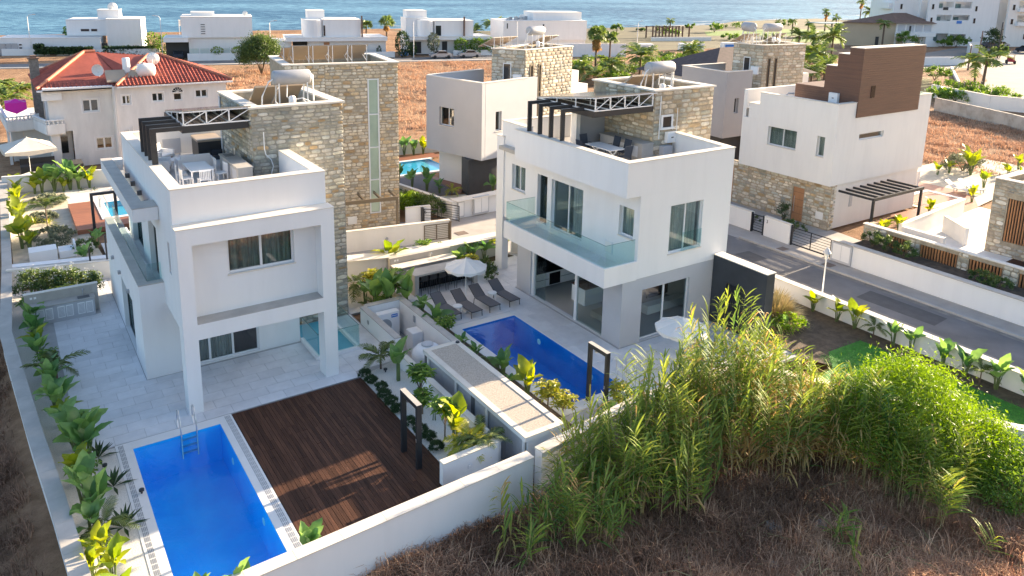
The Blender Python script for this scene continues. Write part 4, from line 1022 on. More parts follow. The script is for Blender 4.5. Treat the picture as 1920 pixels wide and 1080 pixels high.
p = MB(); p.box(20.74, 23.40, 3.90, 22.40, 23.415, 4.98); o = obj('glass_panel', p, M['rail'], B); e = MB(); e.box(20.74, 23.398, 4.9805, 22.40, 23.417, 4.992); obj('edge', e, M['railedge'], o)
p = MB(); p.box(20.74, 31.05, 3.90, 22.5, 31.065, 4.98); o = obj('glass_panel', p, M['rail'], B); e = MB(); e.box(20.74, 31.048, 4.9805, 22.5, 31.067, 4.992); obj('edge', e, M['railedge'], o)
window(B, NY(23.36), *xw, rec=.12, splits=(.5,), glass='glass', fw=.06, curtain='curtainl', sill=True, curtain_span=(0, .95)); lining(B, NY(23.36), *xw, .3, 1.6, 'room')
p = MB(); p.box(25.2, 23.325, 3.96, 26.5, 23.340, 4.85); obj('glass_panel', p, M['rail'], B)
window(B, ul, *w1, rec=.18, splits=(.55,), glass='glass', curtain='curtainl', sill=True); lining(B, ul, *w1, .3, 1.2, 'room')
window(B, ul, *w2a, rec=.16, splits=(.5,), glass='glass', curtain='curtainl', fw=.06, curtain_span=(0, .45)); lining(B, ul, *w2a, .3, 2.0, 'room')
window(B, ul, *w2b, rec=.2, glass='glassd', fw=.05, frame='dalu'); lining(B, ul, *w2b, .3, 1.0)
window(B, ul, *w3, rec=.18, glass='glass', curtain='curtainl', sill=True); lining(B, ul, *w3, .3, 1.0, 'room')
mb = MB(); fbox(mb, ul, 25.0, 25.55, 3.75, 4.35, .001, .03); hh = obj('hatch', mb, M['alu'], B); mb = MB(); fbox(mb, ul, 25.06, 25.49, 3.81, 4.29, .031, .036); obj('hatch_door', mb, M['offwhite'], hh)
fw = .07
mb = MB(); fbox(mb, gl, 24.62, 30.3, 2.44, 2.519, -.20, -.12); fbox(mb, gl, 24.62, 30.3, .013, .03, -.24, .0); fbox(mb, gl, 26.62, 26.80, .031, 2.439, -.20, -.10); fbox(mb, gl, 24.621, 24.70, .031, 2.439, -.20, -.12); fbox(mb, gl, 30.1, 30.299, .031, 2.439, -.24, -.08)
sd = obj('sliding_door', mb, M['alu'], B)
p = MB(); fbox(p, gl, 24.70, 26.62, .031, 2.439, -.165, -.15); obj('pane', p, M['glass'], sd)
p = MB(); fbox(p, gl, 29.2, 30.1, .031, 2.439, -.195, -.18); obj('pane', p, M['glass'], sd)
window(B, gr, *xd, rec=.12, splits=(.48,), glass='glass', fw=.07, name='sliding_door')
mb = MB()
mb.face([(28.0, 23.7, .013), (28.0, 31.18, .013), (28.0, 31.18, 3.09), (28.0, 23.7, 3.09)]); mb.face([(22.1, 31.19, .013), (28.0, 31.19, .013), (28.0, 31.19, 3.09), (22.1, 31.19, 3.09)]); mb.face([(22.1, 23.7, 3.085), (28, 23.7, 3.085), (28, 31.18, 3.085), (22.1, 31.18, 3.085)])
obj('room_lining', mb, M['room'], B)
kk = thing('kitchen_units', 'white kitchen units with black oven inside the open ground floor', 'kitchen', (23.6, 30.8, .013))
mb = MB(); mb.box(22.35, 30.6, .10, 25.9, 31.17, .88); obj('base_units', mb, M['plastic'], kk)
mb = MB(); mb.box(22.35, 30.56, .881, 25.9, 31.17, .92); obj('worktop', mb, M['blackgl'], kk)
mb = MB(); mb.box(22.35, 30.95, .93, 25.9, 31.17, 1.55); obj('splashback', mb, M['blackgl'], kk)
mb = MB(); mb.box(22.35, 30.75, 1.551, 23.4, 31.17, 2.4); obj('tall_unit', mb, M['blackgl'], kk)
mb = MB(); mb.box(23.25, 30.575, .15, 23.95, 30.599, .80); obj('oven', mb, M['blackgl'], kk)
mb = MB(); mb.box(22.36, 30.585, .48, 23.2, 30.599, .50); mb.box(24.0, 30.585, .48, 25.9, 30.599, .495); obj('drawer_gap', mb, M['dark'], kk)
ki = thing('kitchen_island', 'white kitchen island with brown worktop inside the open ground floor', 'kitchen island', (23.9, 28.2, .013))
mb = MB(); mb.box(23.3, 27.7, .013, 24.5, 28.75, .88); obj('body', mb, M['plastic'], ki)
mb = MB(); mb.box(23.27, 27.67, .881, 24.53, 28.78, .92); obj('worktop', mb, M['brown'], ki)
tv = thing('tv_unit', 'black television above a white low cabinet behind the front glass doors', 'television', (27.3, 25.0, .013))
mb = MB(); mb.box(25.0, 25.0, .2, 27.6, 25.45, .62); obj('cabinet', mb, M['plastic'], tv)
mb = MB(); mb.box(25.2, 25.3, .90, 26.6, 25.36, 1.75); obj('screen', mb, M['blackgl'], tv)
sf = thing('sofa', 'beige sofa behind the fixed glass pane of the ground floor', 'sofa', (23.3, 25.6, .013))
mb = MB(); mb.box(22.7, 24.6, .12, 23.6, 26.5, .42); obj('seat', mb, M['absorber'], sf); mb = MB(); mb.box(23.601, 24.6, .12, 23.85, 26.5, .82); obj('backrest', mb, M['absorber'], sf)
mb = MB(); mb.box(27.15, 27.55, 7.2, 31.38, 28.0, 10.62); mb.box(28.4, 27.56, 0, 31.38, 28.0, 7.199); mb.box(27.15, 28.001, 7.2, 27.6, 32.3, 10.62); mb.box(30.93, 28.001, 0, 31.38, 32.3, 10.62); mb.box(27.601, 31.85, 3, 30.929, 32.3, 10.62); mb.box(27.61, 28.01, 9.75, 30.92, 31.84, 9.85)
obj('tower_wall', mb, M['mortar'], B)
mb = MB(); ring(mb, 27.06, 27.46, 31.47, 32.39, 10.621, 10.70, .5); obj('tower_coping', mb, M['cap'], B)
st = Stones(B, ST_A[:2] + ST_C[:4] + ST_A[4:8] + ST_C[4:6], 300)
tw = (27.75, 28.45, 8.85, 9.65)
st.face(NY(27.55), 27.15, 31.38, 7.2, 10.62, seed=21, holes=[(27.58, 28.46, 8.68, 9.42)], rh=(.16, .3), rw=(.26, .66)); st.face(NX(27.15), 27.55, 31.3, 7.2, 10.62, seed=22, rh=(.15, .25), rw=(.3, .7)); st.face(NY(27.56), 28.42, 31.38, 5.5, 7.2, seed=23)
st.build()
mb = MB(); fbox(mb, NY(27.55), 27.55, 28.5, 8.66, 8.76, .0, .14); fbox(mb, NY(27.55), 27.62, 27.75, 8.761, 9.40, .0, .06); fbox(mb, NY(27.55), 28.35, 28.46, 8.761, 9.40, .0, .06); fbox(mb, NY(27.55), 27.751, 28.349, 9.30, 9.40, .0, .06); w_ = obj('tower_window', mb, M['alu'], B)
p = MB(); fbox(p, NY(27.55), 27.751, 28.349, 8.761, 9.299, .02, .03); obj('pane', p, M['carglass'], w_)
mb = MB(); fbox(mb, NY(27.55), 27.95, 28.6, 7.98, 8.52, .03, .26); iv = thing('inverter', 'white rounded solar inverter on the right villa stone tower', 'inverter', (28.3, 27.4, 7.95)); obj('casing', mb, M['plastic'], iv); mb = MB(); fbox(mb, NY(27.55), 28.2, 28.36, 8.22, 8.28, .261, .264); obj('display', mb, M['black'], iv); mb = MB(); fbox(mb, NY(27.55), 28.63, 28.78, 8.2, 8.5, .0, .15); obj('isolator', mb, M['greyplastic'], iv)
mb = MB(); fbox(mb, NY(27.55), 27.6, 28.25, 7.21, 7.85, .05, .35); mthing('meter_box', mb, M['greyr'], 'pale box on the roof floor below the inverter', 'box')
mb = MB(); mb.tube([(27.5, 27.48, 10.4), (27.5, 27.48, 8.2)], .03, 6); mb.tube([(28.7, 27.46, 9.7), (28.7, 27.46, 8.5)], .02, 6); obj('conduit', mb, M['alu'], B)
roof_pergola('black steel pergola with four posts on the right villa roof terrace', 22.02, (28.35, 29.25, 30.15, 31.05), 8.5, 9.98, 23.25, 27.1, 27.6, 32.2, 9.62)
pergola_solar('solar array on white truss above the right roof pergola', 23.25, 27.0, 27.5, 32.2, 9.92, .62, 5, 3)
mb = MB()
mb.box(25.35, 31.2, 7.2, 27.1, 31.45, 9.1); obj('roof_partition', mb, M['greyd'], B)
mb = MB(); mb.box(25.0, 31.0, 7.2, 25.25, 31.45, 9.3); obj('roof_pier', mb, M['offwhite'], B)
k = thing('kitchen_counter', 'long concrete kitchen counter against the right villa tower', 'counter', (26.7, 29, 7.21))
mb = MB(); mb.box(26.32, 27.4, 7.21, 27.08, 30.6, 8.02); obj('body', mb, M['conc'], k); mb = MB(); mb.box(26.28, 27.36, 8.021, 27.08, 30.65, 8.07); obj('worktop', mb, M['conc'], k)
for i in range(4):
 mb = MB(); mb.box(26.305, 27.7 + i * .45, 7.35, 26.319, 28.1 + i * .45, 7.9); obj('cupboard_door', mb, M['alu'], k)
mb = MB(); mb.tube([(26.95, 29.9, 8.07), (26.95, 29.9, 8.35), (26.85, 29.9, 8.42), (26.7, 29.9, 8.38)], .02, 6); obj('tap', mb, M['steel'], k)
t = thing('dining_table', 'white table with crossed legs on the right roof terrace', 'table', (24.75, 28.4, 7.21))
mb = MB(); mb.box(24.3, 27.5, 7.90, 25.25, 29.4, 7.94); obj('tabletop', mb, M['plastic'], t)
for y in (27.8, 29.1):
 for sx in (-1, 1):
  mb = MB(); mb.bar((24.78 + sx * .38, y, 7.21), (24.78 - sx * .3, y + .012 * sx, 7.89), .05, .05); obj('leg', mb, M['plastic'], t)
def sling_chair(x, y, z, rz, label, group, m='navyfab'):
 c = thing('sling_chair', label, 'chair', (x, y, z), rz, group)
 mb = MB(); mb.obox((0, 0, .43), (1, 0, 0), (0, 1, -.06), (0, .06, 1), .24, .23, .015); obj('seat', mb, M[m], c, local=True)
 mb = MB(); mb.obox((0, .27, .75), (1, 0, 0), (0, .22, 1), (0, 1, -.22), .24, .30, .015); obj('backrest', mb, M[m], c, local=True)
 for sx in (-1, 1):
  mb = MB(); mb.tube([(sx * .26, -.24, 0), (sx * .26, -.22, .62), (sx * .26, .20, .64)], .015, 6); obj('front_leg', mb, M['black'], c, local=True)
  mb = MB(); mb.tube([(sx * .26, .32, 0), (sx * .26, .16, .44)], .015, 6); obj('back_leg', mb, M['black'], c, local=True)
 return c
G_ = 'navy chairs around the right roof table'
sling_chair(25.62, 28.0, 7.21, R(-90), 'navy chair by the counter, nearer the villa corner', G_); sling_chair(25.66, 28.85, 7.21, R(-90), 'navy chair by the counter, further from the villa corner', G_); sling_chair(24.8, 29.85, 7.21, 0, 'navy chair at the far head of the right roof table', G_); sling_chair(24.9, 27.1, 7.21, R(180), 'navy chair at the near head of the right roof table', G_); sling_chair(23.9, 29.0, 7.21, R(90), 'navy chair with its back to the roof pergola posts', G_)
water_heater('large grey boiler tank on the right villa stone tower', 29.2, 29.4, 10.05, 1.7, .33)
dw = thing('screen_wall', 'tall charcoal free standing wall with pale top beside the right villa', 'wall', (27.75, 22.2, 0))
mb = MB(); mb.box(27.5, 20.25, -.05, 28.05, 23.335, 3.36); obj('wall', mb, M['char'], dw); mb = MB(); mb.box(27.47, 20.22, 3.361, 28.08, 23.336, 3.40); obj('coping', mb, M['cap'], dw)
for i in range(9):
 mb = MB(); mb.box(27.46, 21.45 + i * .12, .1, 27.499, 21.52 + i * .12, 2.25); obj('slat', mb, M['black'], dw)
p2 = pool('deep blue rectangular pool in front of the open kitchen', 16.78, 20.9, 19.72, 28.67, 0, 1.5, 'poolb', 'water', ((16.30, 20.6, 16.775, 29.15), (19.725, 20.6, 19.79, 29.15), (16.776, 28.675, 19.724, 29.15), (16.776, 20.35, 19.724, 20.895), (16.30, 20.35, 16.775, 20.599)))
for x, y in ((19.715, 26.6), (19.715, 22.8)):
 mb = MB(); mb.lathe((x, y, -.5), [(0, -.02), (.12, -.02), (.14, 0)], 12, axis='x'); obj('pool_light', mb, M['plastic'], p2)
ld = thing('pool_ladder', 'steel ladder at the near right corner of the deep blue pool', 'ladder', (19.6, 21.4, 0))
for y in (21.2, 21.75):
 mb = MB(); mb.tube([(20.2, y, 0), (20.15, y, .62), (20.0, y, .75), (19.8, y, .6), (19.68, y, .1), (19.67, y, -.8)], .024, 8); obj('rail', mb, M['steel'], ld, smooth=True)
sh2 = shower('black square shower arch at the near end of the deep blue pool', 17.85, 19.75, 20.75, 2.45, .085)
wallthing('white front wall with pale coping hidden behind the reeds', [(13.55, 18.12), (18.6, 18.75), (24.2, 18.4), (28.8, 10.1), (32.4, 6.6)], -1.4, .82, .32, 'white', 'cap', .42)
def lounger(x, y, rz, label):
 c = thing('sun_lounger', label, 'sun lounger', (x, y, 0), rz, 'grey sun loungers by the deep blue pool')
 fr_ = MB()
 for sx in (-1, 1): fr_.tube([(sx * .31, -.95, .32), (sx * .31, .35, .34)], .018, 6); fr_.tube([(sx * .31, .35, .34), (sx * .29, .98, .78)], .018, 6)
 fr_.tube([(-.31, -.95, .32), (.31, -.95, .32)], .018, 6); fr_.tube([(-.29, .98, .78), (.29, .98, .78)], .018, 6); obj('frame', fr_, M['black'], c, local=True)
 mb = MB(); mb.obox((0, -.30, .345), (1, 0, 0), (0, 1, .015), (0, 0, 1), .29, .64, .01); obj('seat', mb, M['darkfab'], c, local=True)
 mb = MB(); mb.obox((0, .67, .57), (1, 0, 0), (0, .63, .44), (0, -.44, .63), .28, .375, .01); obj('backrest', mb, M['darkfab'], c, local=True)
 for sx in (-1, 1):
  for yy in (-.88, .42):
   mb = MB(); mb.tube([(sx * .31, yy, .31), (sx * .31, yy - .03 if yy < 0 else yy + .05, 0)], .018, 6); obj('leg', mb, M['black'], c, local=True)
 return c
for x, y, lb in ((16.95, 30.55, 'sun lounger nearest the planting strip, partly hidden by leaves'), (18.0, 30.35, 'sun lounger just left of the parasol pole, beside the left white stool'), (19.1, 30.45, 'sun lounger just right of the parasol pole'), (20.3, 30.5, 'sun lounger nearest the house, beside the right white stool')):
 lounger(x, y, R(4), lb)
def stool(x, y, label):
 s = thing('side_table', label, 'side table', (x, y, 0), 0, 'small white plastic side tables between the loungers')
 mb = MB(); mb.lathe((x, y, 0), [(0, .45), (.22, .45), (.24, .43), (.24, .40), (.20, .39)], 16); obj('tabletop', mb, M['plastic'], s)
 for k in range(4):
  a = k * math.pi / 2 + .4; mb = MB(); mb.bar((x + .18 * math.cos(a), y + .18 * math.sin(a), .39), (x + .22 * math.cos(a), y + .22 * math.sin(a), 0), .05, .03); obj('leg', mb, M['plastic'], s)
stool(17.45, 30.25, 'white side table between the two left loungers'); stool(19.75, 30.75, 'white side table between the two right loungers')
def parasol(label, x, y, z, hgt, rad, n=10, drop=.42, valance=.14, cm='canvas', tilt=0, rz=0.0, pole_to=0.0):
 p = thing('parasol', label, 'parasol', (x, y, z), rz)
 mb = MB(); ap = Vector((0, 0, hgt)); pts = [Vector((rad * math.cos(2 * math.pi * (i + .5) / n), rad * math.sin(2 * math.pi * (i + .5) / n), hgt - drop)) for i in range(n)]
 k = 4
 for i in range(n):
  a, b = pts[i], pts[(i + 1) % n]
  for q in range(k):
   t0, t1 = q / k, (q + 1) / k; sag = lambda t: Vector((0, 0, -.05 * math.sin(math.pi * t)))
   A0, A1, B0, B1 = ap.lerp(a, t0) + sag(t0), ap.lerp(a, t1) + sag(t1), ap.lerp(b, t0) + sag(t0), ap.lerp(b, t1) + sag(t1)
   mid0 = (A0 + B0) / 2 - Vector((0, 0, .03 * t0)); mid1 = (A1 + B1) / 2 - Vector((0, 0, .03 * t1))
   mb.face([A0, A1, mid1, mid0]); mb.face([mid0, mid1, B1, B0])
 obj('canopy', mb, M[cm], p, local=True)
 mb = MB()
 for i in range(n):
  a, b = pts[i], pts[(i + 1) % n]; m_ = (a + b) / 2 - Vector((0, 0, .03)); dn = Vector((0, 0, -valance))
  mb.face([a, m_, m_ + dn * 1.1, a + dn * .7]); mb.face([m_, b, b + dn * .7, m_ + dn * 1.1])
 obj('valance', mb, M[cm], p, local=True)
 mb = MB(); mb.tube([(0, 0, 0), (0, 0, hgt + .06)], .024, 8); obj('pole', mb, M['whitem'], p, local=True)
 mb = MB(); mb.lathe((0, 0, 0), [(0, .08), (.22, .07), (.26, 0)], 14); obj('base', mb, M['conc'], p, local=True)
 mb = MB()
 for q in pts: mb.tube([(0, 0, hgt - .06), q + Vector((0, 0, .0))], .010, 4)
 obj('rib', mb, M['whitem'], p, local=True)
 return p
parasol('round white parasol with scalloped edge over the grey loungers', 18.35, 31.0, 0, 2.45, 1.06, 10)
parasol('round white parasol in front of the charcoal wall', 23.0, 20.9, 0, 2.15, 1.15, 10)
b = thing('bar_counter', 'pale concrete bar counter shading black bar stools', 'bar', (18.4, 33.6, 0))
mb = MB(); mb.box(16.62, 33.15, 1.02, 20.35, 34.1, 1.12); obj('counter_top', mb, M['conc'], b)
mb = MB(); mb.box(16.62, 33.15, 0, 16.85, 34.1, 1.019); mb.box(20.12, 33.15, 0, 20.35, 34.1, 1.019); obj('side_panel', mb, M['conc'], b)
mb = MB(); mb.box(16.851, 33.95, 0, 20.119, 34.08, 1.019); obj('back_panel', mb, M['blackgl'], b)
for i in range(6):
 x = 17.15 + i * .52; s = thing('bar_stool', ['black bar stool at the leaf planted end of the bar', 'second black bar stool from the leaf planted end', 'third black bar stool from the leaf planted end', 'fourth black bar stool, under the parasol side of the bar', 'fifth black bar stool, behind the parasol', 'black bar stool at the house end of the bar'][i], 'bar stool', (x, 33.2, 0), 0, 'black bar stools under the concrete bar')
 mb = MB(); mb.box(x - .2, 33.25, .70, x + .2, 33.62, .74); obj('seat', mb, M['black'], s); mb = MB(); mb.box(x - .2, 33.10, .75, x + .2, 33.13, 1.0); obj('backrest', mb, M['black'], s)
 for sx in (-1, 1):
  for yy in (33.14, 33.6):
   mb = MB(); mb.tube([(x + sx * .17, yy, .70), (x + sx * .2, yy + (-.06 if yy < 33.3 else .05), 0)], .014, 5); obj('leg', mb, M['black'], s)
k = thing('outdoor_kitchen', 'sunlit beige outdoor kitchen counter with sink behind the bar', 'outdoor kitchen', (18.3, 35.5, 0))
mb = MB(); mb.box(16.5, 35.05, .12, 20.1, 35.72, .86); obj('body', mb, M['conc'], k); mb = MB(); mb.box(16.45, 35.0, .861, 20.14, 35.73, .91); obj('worktop', mb, M['cap'], k)
mb = MB(); mb.box(16.45, 35.75, 0, 20.14, 35.98, 1.24); obj('back_wall', mb, M['conc'], k)
mb = MB(); mb.box(18.5, 35.15, .911, 19.0, 35.45, .916); obj('sink', mb, M['greyplastic'], k); mb = MB(); mb.tube([(18.8, 35.62, .91), (18.8, 35.62, 1.2), (18.8, 35.5, 1.25), (18.8, 35.4, 1.2)], .018, 6); obj('tap', mb, M['steel'], k)
for x in (16.7, 16.85):
 mb = MB(); mb.box(x, 35.738, 1.03, x + .1, 35.749, 1.13); obj('socket', mb, M['plastic'], k)
wallthing('sunlit white street wall with wide pale coping behind the outdoor kitchen', [(13.3, 37.35), (16.4, 36.55), (24.2, 36.25)], -.12, 1.18, .30, 'white', 'cap', .95)
wallthing('white street wall running along the near side of the asphalt road', [(24.6, 36.3), (33.15, 32.6), (33.15, 7.0)], -.12, .86, .26, 'white', 'cap', .40)
wallthing('low cream planter wall among broad leaves beside the stone tower', [(15.35, 36.2), (15.2, 34.3), (15.4, 32.2)], -.05, .55, .18, 'offwhite', 'cap', .3)
sheet('planting_bed', [(13.9, 31.9), (15.3, 31.9), (15.3, 36.4), (13.9, 36.6)], .008, 'sandy')
sheet('planting_bed', [(15.2, 18.6), (16.28, 18.7), (16.28, 31.8), (15.2, 31.8)], .008, 'soil')
sheet('planting_bed', [(20.5, 35.2), (24.3, 35.5), (24.1, 36.05), (20.4, 36.0)], .012, 'soil')
sheet('planting_bed', [(28.1, 18.3), (33.0, 8.9), (33.0, 32), (28.45, 30), (28.1, 23.4)], .004, 'soil')
sheet('lawn_base', [(28.4, 17.2), (29.55, 18.2), (31.85, 18.1), (31.95, 9.9), (29.5, 11.2), (25.6, 16.9)], .010, 'lawn')
mb = MB(); mb.box(14.2, 20, .0, 14.3, 21, .02)
# villas further back
def quad_prism(mb, P, d, a0, a1, depth, z0, z1, m=0):
 n = Vector((-d.y, d.x, 0)); q = [P + d * a0, P + d * a1, P + d * a1 + n * depth, P + d * a0 + n * depth]
 mb.prism([(v.x, v.y) for v in q], z0, z1, m)
def ringq(mb, F, a0, a1, depth, z0, z1, w, over=.05):
 fbox(mb, F, a0 - over, a1 + over, z0, z1, over, -w); fbox(mb, F, a0 - over, a1 + over, z0, z1, -depth + w, -depth - over)
 fbox(mb, F, a0 - over, a0 + w, z0, z1, -w - .001, -depth + w + .001); fbox(mb, F, a1 - w, a1 + over, z0, z1, -w - .001, -depth + w + .001)
C_ = thing('stone_villa', 'tan stone villa with tall glass strip window, behind the nearest left villa', 'house', (21.15, 44.4, 0))
FC = FA(21.2, 44.42, -8.5)
cw = [(-1.92, -1.32, 1.0, 9.62)]
mb = MB(); wall(mb, FC, -7.0, 0, -.1, 10.62, .4, cw); fbox(mb, FC, -.4, 0, -.1, 10.62, -.401, -5.6); fbox(mb, FC, -7.0, -6.6, -.1, 10.62, -.401, -5.6); fbox(mb, FC, -6.59, -.41, -.1, 10.62, -5.2, -5.6); fbox(mb, FC, -6.59, -.41, 9.9, 10.0, -.41, -5.19)
obj('wall', mb, M['mortar'], C_)
mb = MB(); ringq(mb, FC, -7.0, 0, 5.6, 10.621, 10.70, .45, .08); obj('coping', mb, M['cap'], C_)
st = Stones(C_, ST_C, 300); st.face(FC, -4.6, 0, 0, 10.62, holes=[(-1.98, -1.26, .9, 9.7)], seed=31, rh=(.13, .25), rw=(.22, .55)); st.face(FC, -7.0, -4.6, 5, 10.62, seed=32, vis=False); st.build()
mb = MB()
fbox(mb, FC, -1.98, -1.90, .92, 9.68, .04, -.12); fbox(mb, FC, -1.34, -1.26, .92, 9.68, .04, -.12)
for z in (.92, 3.12, 5.25, 7.38, 9.6): fbox(mb, FC, -1.899, -1.341, z, z + .07, .03, -.12)
w_ = obj('strip_window', mb, M['alu'], C_)
gmilk = mat('green_white_glass', (.42, .52, .42), .15, noise=.2, nscale=.7)
for z0, z1 in ((.99, 3.12), (3.19, 5.25), (5.32, 7.38), (7.45, 9.6)):
 p = MB(); fbox(p, FC, -1.899, -1.341, z0, z1, -.04, -.055); obj('pane', p, gmilk, w_)
lining(C_, FC, -1.9, -1.34, 1.0, 9.6, .4, 1.2, 'room')
mb = MB(); mb.bar(FC.w(-1.86, 3.1, -.3), FC.w(-1.36, 2.5, -.3), .06, .25); mb.bar(FC.w(-1.86, 4.9, -.3), FC.w(-1.36, 5.5, -.3), .06, .25); obj('stair_flight', mb, M['offwhite'], C_)
mb = MB(); fbox(mb, FC, -3.45, -2.87, .35, .85, .02, .06); obj('meter_cover', mb, M['offwhite'], C_)
for i in range(5):
 pass
def tilt_array(label, F, a0, n, w, off, z, ln=1.7, ang=32, gap=.06, back=True):
 s = thing('solar_array', label, 'solar panels', tuple(F.w(a0, z, off)))
 for i in range(n):
  a = a0 + i * (w + gap); c, sn = math.cos(R(ang)), math.sin(R(ang))
  up = Vector((0, 0, 1)); inn = -F.n
  top = F.w(a, z + .1 + ln * sn, off); q0 = top; q1 = top + F.d * w; q2 = q1 + inn * (ln * c) - up * (ln * sn); q3 = q0 + inn * (ln * c) - up * (ln * sn)
  nn = (up * c + inn * sn) * .04
  mb = MB(); mb.add([q0, q1, q2, q3, q0 + nn, q1 + nn, q2 + nn, q3 + nn], [(0, 3, 2, 1), (0, 1, 5, 4), (1, 2, 6, 5), (3, 0, 4, 7), (2, 3, 7, 6)], 1); mb.add([q0 + nn, q1 + nn, q2 + nn, q3 + nn], [(0, 1, 2, 3)], 0)
  obj('solar_panel', mb, [M['panel'], M['panelback']], s)
  mb = MB()
  for q in (q0 + F.d * .1, q1 - F.d * .1): mb.bar(q, Vector((q.x, q.y, z)), .04, .04); mb.bar(Vector((q.x, q.y, z + .1)), q + inn * (ln * c * .7) - up * (ln * sn * .7), .03, .03)
  obj('leg', mb, M['alu'], s)
 return s
tilt_array('row of tilted solar panels seen from behind on the tan stone villa', FC, -6.3, 4, 1.15, -1.4, 10.55, 1.8, 34)
tilt_array('farther row of tilted panels on the tan stone villa roof', FC, -6.5, 2, 1.15, -3.6, 10.55, 1.5, 28)
p = thing('entrance_pergola', 'bronze lean-to pergola with single post against the tan stone villa', 'pergola', (20.3, 42.8, 0))
FP = FA(20.7, 42.6, -8.5)
mb = MB(); fbox(mb, FP, -4.2, -.44, 2.22, 2.44, .06, -.06); obj('beam', mb, M['bronze'], p)
mb = MB(); fbox(mb, FP, -.58, -.44, -.05, 2.219, .06, -.06); obj('post', mb, M['bronze'], p)
for a in (-3.6, -2.55, -1.5, -.5):
 mb = MB(); fbox(mb, FP, a - .05, a + .05, 2.26, 2.42, -.061, -1.83); obj("rafter", mb, M['bronze'], p)
wallthing('warm white wall with an open rail gate in front of the tan stone villa', [(14.5, 41.6), (16.44, 41.25), (22.62, 40.25)], -.12, 1.18, .22, 'offwhite', 'cap', .28)
def rail_gate(label, F, a0, a1, z0, z1, n, m='black', mid=True, group='dark metal rail gates'):
 g = thing('rail_gate', label, 'gate', tuple(F.w((a0 + a1) / 2, z0)), 0, group)
 mb = MB(); fbox(mb, F, a0, a0 + .05, z0, z1, -.02, .02); fbox(mb, F, a1 - .05, a1, z0, z1, -.02, .02); fbox(mb, F, a0 + .051, a1 - .051, z0 + .05, z0 + .1, -.02, .02); fbox(mb, F, a0 + .051, a1 - .051, z1 - .05, z1, -.02, .02)
 if mid: fbox(mb, F, (a0 + a1) / 2 - .025, (a0 + a1) / 2 + .025, z0 + .101, z1 - .051, -.019, .019)
 obj('frame', mb, M[m], g)
 for i in range(1, n):
  z = z0 + .1 + (z1 - z0 - .15) * i / n; mb = MB(); fbox(mb, F, a0 + .051, a1 - .051, z - .012, z + .012, -.010, .010); obj('rail', mb, M[m], g)
 return g
FGW = FA(22.62, 40.10, -9)
rail_gate('open bronze rail gate leaf folded against the warm white wall', FGW, -1.75, -.12, 0, 1.05, 8, 'bronze')
mb = MB(); fbox(mb, FGW, -.1, .02, -.1, 1.14, .06, -.06); mthing('gate_post', mb, M['bronze'], 'bronze gate post at the end of the warm white wall', 'post')
mb = MB(); q = FGW.w(-4.1, .5); mb.lathe(q, [(0, -.03), (.09, -.03), (.10, .0)], 12, axis='y'); mthing('wall_light', mb, M['greyplastic'], 'round light on the warm white wall left of the open gate', 'light')
F6 = FA(21.3, 43.85, -10)
t6 = wallthing('white gate pier bearing the number 6', [(21.35, 43.85), (23.0, 43.55)], -.1, 1.18, .22, 'white', 'cap', .3)
text_part('house_number', '6', Face(21.35, 43.72, 1.65, -.30), 1.28, .72, .34, 'black', t6, .02)
mb = MB(); mb.box(22.28, 43.35, -.08, 22.42, 43.50, 1.2); mthing('gate_post', mb, M['black'], 'dark post standing before the number 6 pier', 'post')
rail_gate('half open dark rail gate beside the number 6 pier', FA(22.45, 43.40, -42), 0, 1.2, 0, 1.1, 5, 'black', False)
rail_gate('dark rail gate overgrown by a green hedge', FA(23.95, 44.3, -62), 0, 1.75, 0, 1.1, 6, 'black', False)
wallthing('cream boundary wall of the grey villa running beside the hedge', [(23.0, 53.5), (23.62, 49.6), (24.75, 43.5)], -.12, 1.15, .22, 'offwhite', 'cap', .3)
wallthing('white street wall with two utility cupboards before the grey villa', [(24.9, 43.75), (28.6, 44.0), (33, 45.2)], -.12, 1.18, .26, 'white', 'cap', .9)
FU = Face(24.9, 43.60, 3.7, .25)
u = thing('utility_cupboard', 'grey framed double utility cupboard in the white street wall', 'utility cupboard', (26.9, 43.6, 0))
mb = MB(); fbox(mb, FU, 1.45, 2.75, 0, 1.28, 0, .16); obj('frame', mb, M['greyr'], u)
for a in (1.53, 2.12):
 mb = MB(); fbox(mb, FU, a, a + .55, .12, 1.18, .161, .175); obj('door', mb, M['white'], u)
u = thing('utility_cupboard', 'single grey framed utility cupboard nearest the hedge', 'utility cupboard', (25.4, 43.6, 0))
mb = MB(); fbox(mb, FU, .18, .72, 0, 1.12, 0, .10); obj('frame', mb, M['greyr'], u); mb = MB(); fbox(mb, FU, .24, .66, .1, 1.05, .101, .112); obj('door', mb, M['white'], u)
D_ = thing('modern_villa', 'pale grey box villa over a charcoal base with beige stone tower', 'house', (31, 49, 0))
FDL = FA(27.9, 53.40, -76.3); FDR = FA(29.36, 47.44, 14)      # left face runs from back to front corner
dl = (1.50, 3.16, 4.78, 6.20); dr = (1.46, 2.12, 4.72, 6.2)
mb = MB(); wall(mb, FDL, 0, 6.13, 2.67, 8.45, .35, [dl]); wall(mb, FDR, .36, 6.2, 2.67, 8.45, .35, [dr])
FDB = FA(27.9 + .36, 53.40 - .0, 14); fbox(mb, FDB, 0, 6.0, 2.67, 8.45, -.0, -.35); fbox(mb, FDB, .0, 6.0, 2.62, 2.669, 5.9, .0)
fbox(mb, FDB, .05, 5.9, 7.2, 7.35, 5.7, .02)
obj('upper_wall', mb, M['greyr'], D_)
mb = MB(); fbox(mb, FDL, -.02, 6.15, 8.451, 8.49, .03, -.38); fbox(mb, FDR, .39, 5.2, 8.451, 8.49, .03, -.38); fbox(mb, FDB, .03, 6.0, 8.451, 8.49, .03, -.38); obj('coping', mb, M['cap'], D_)
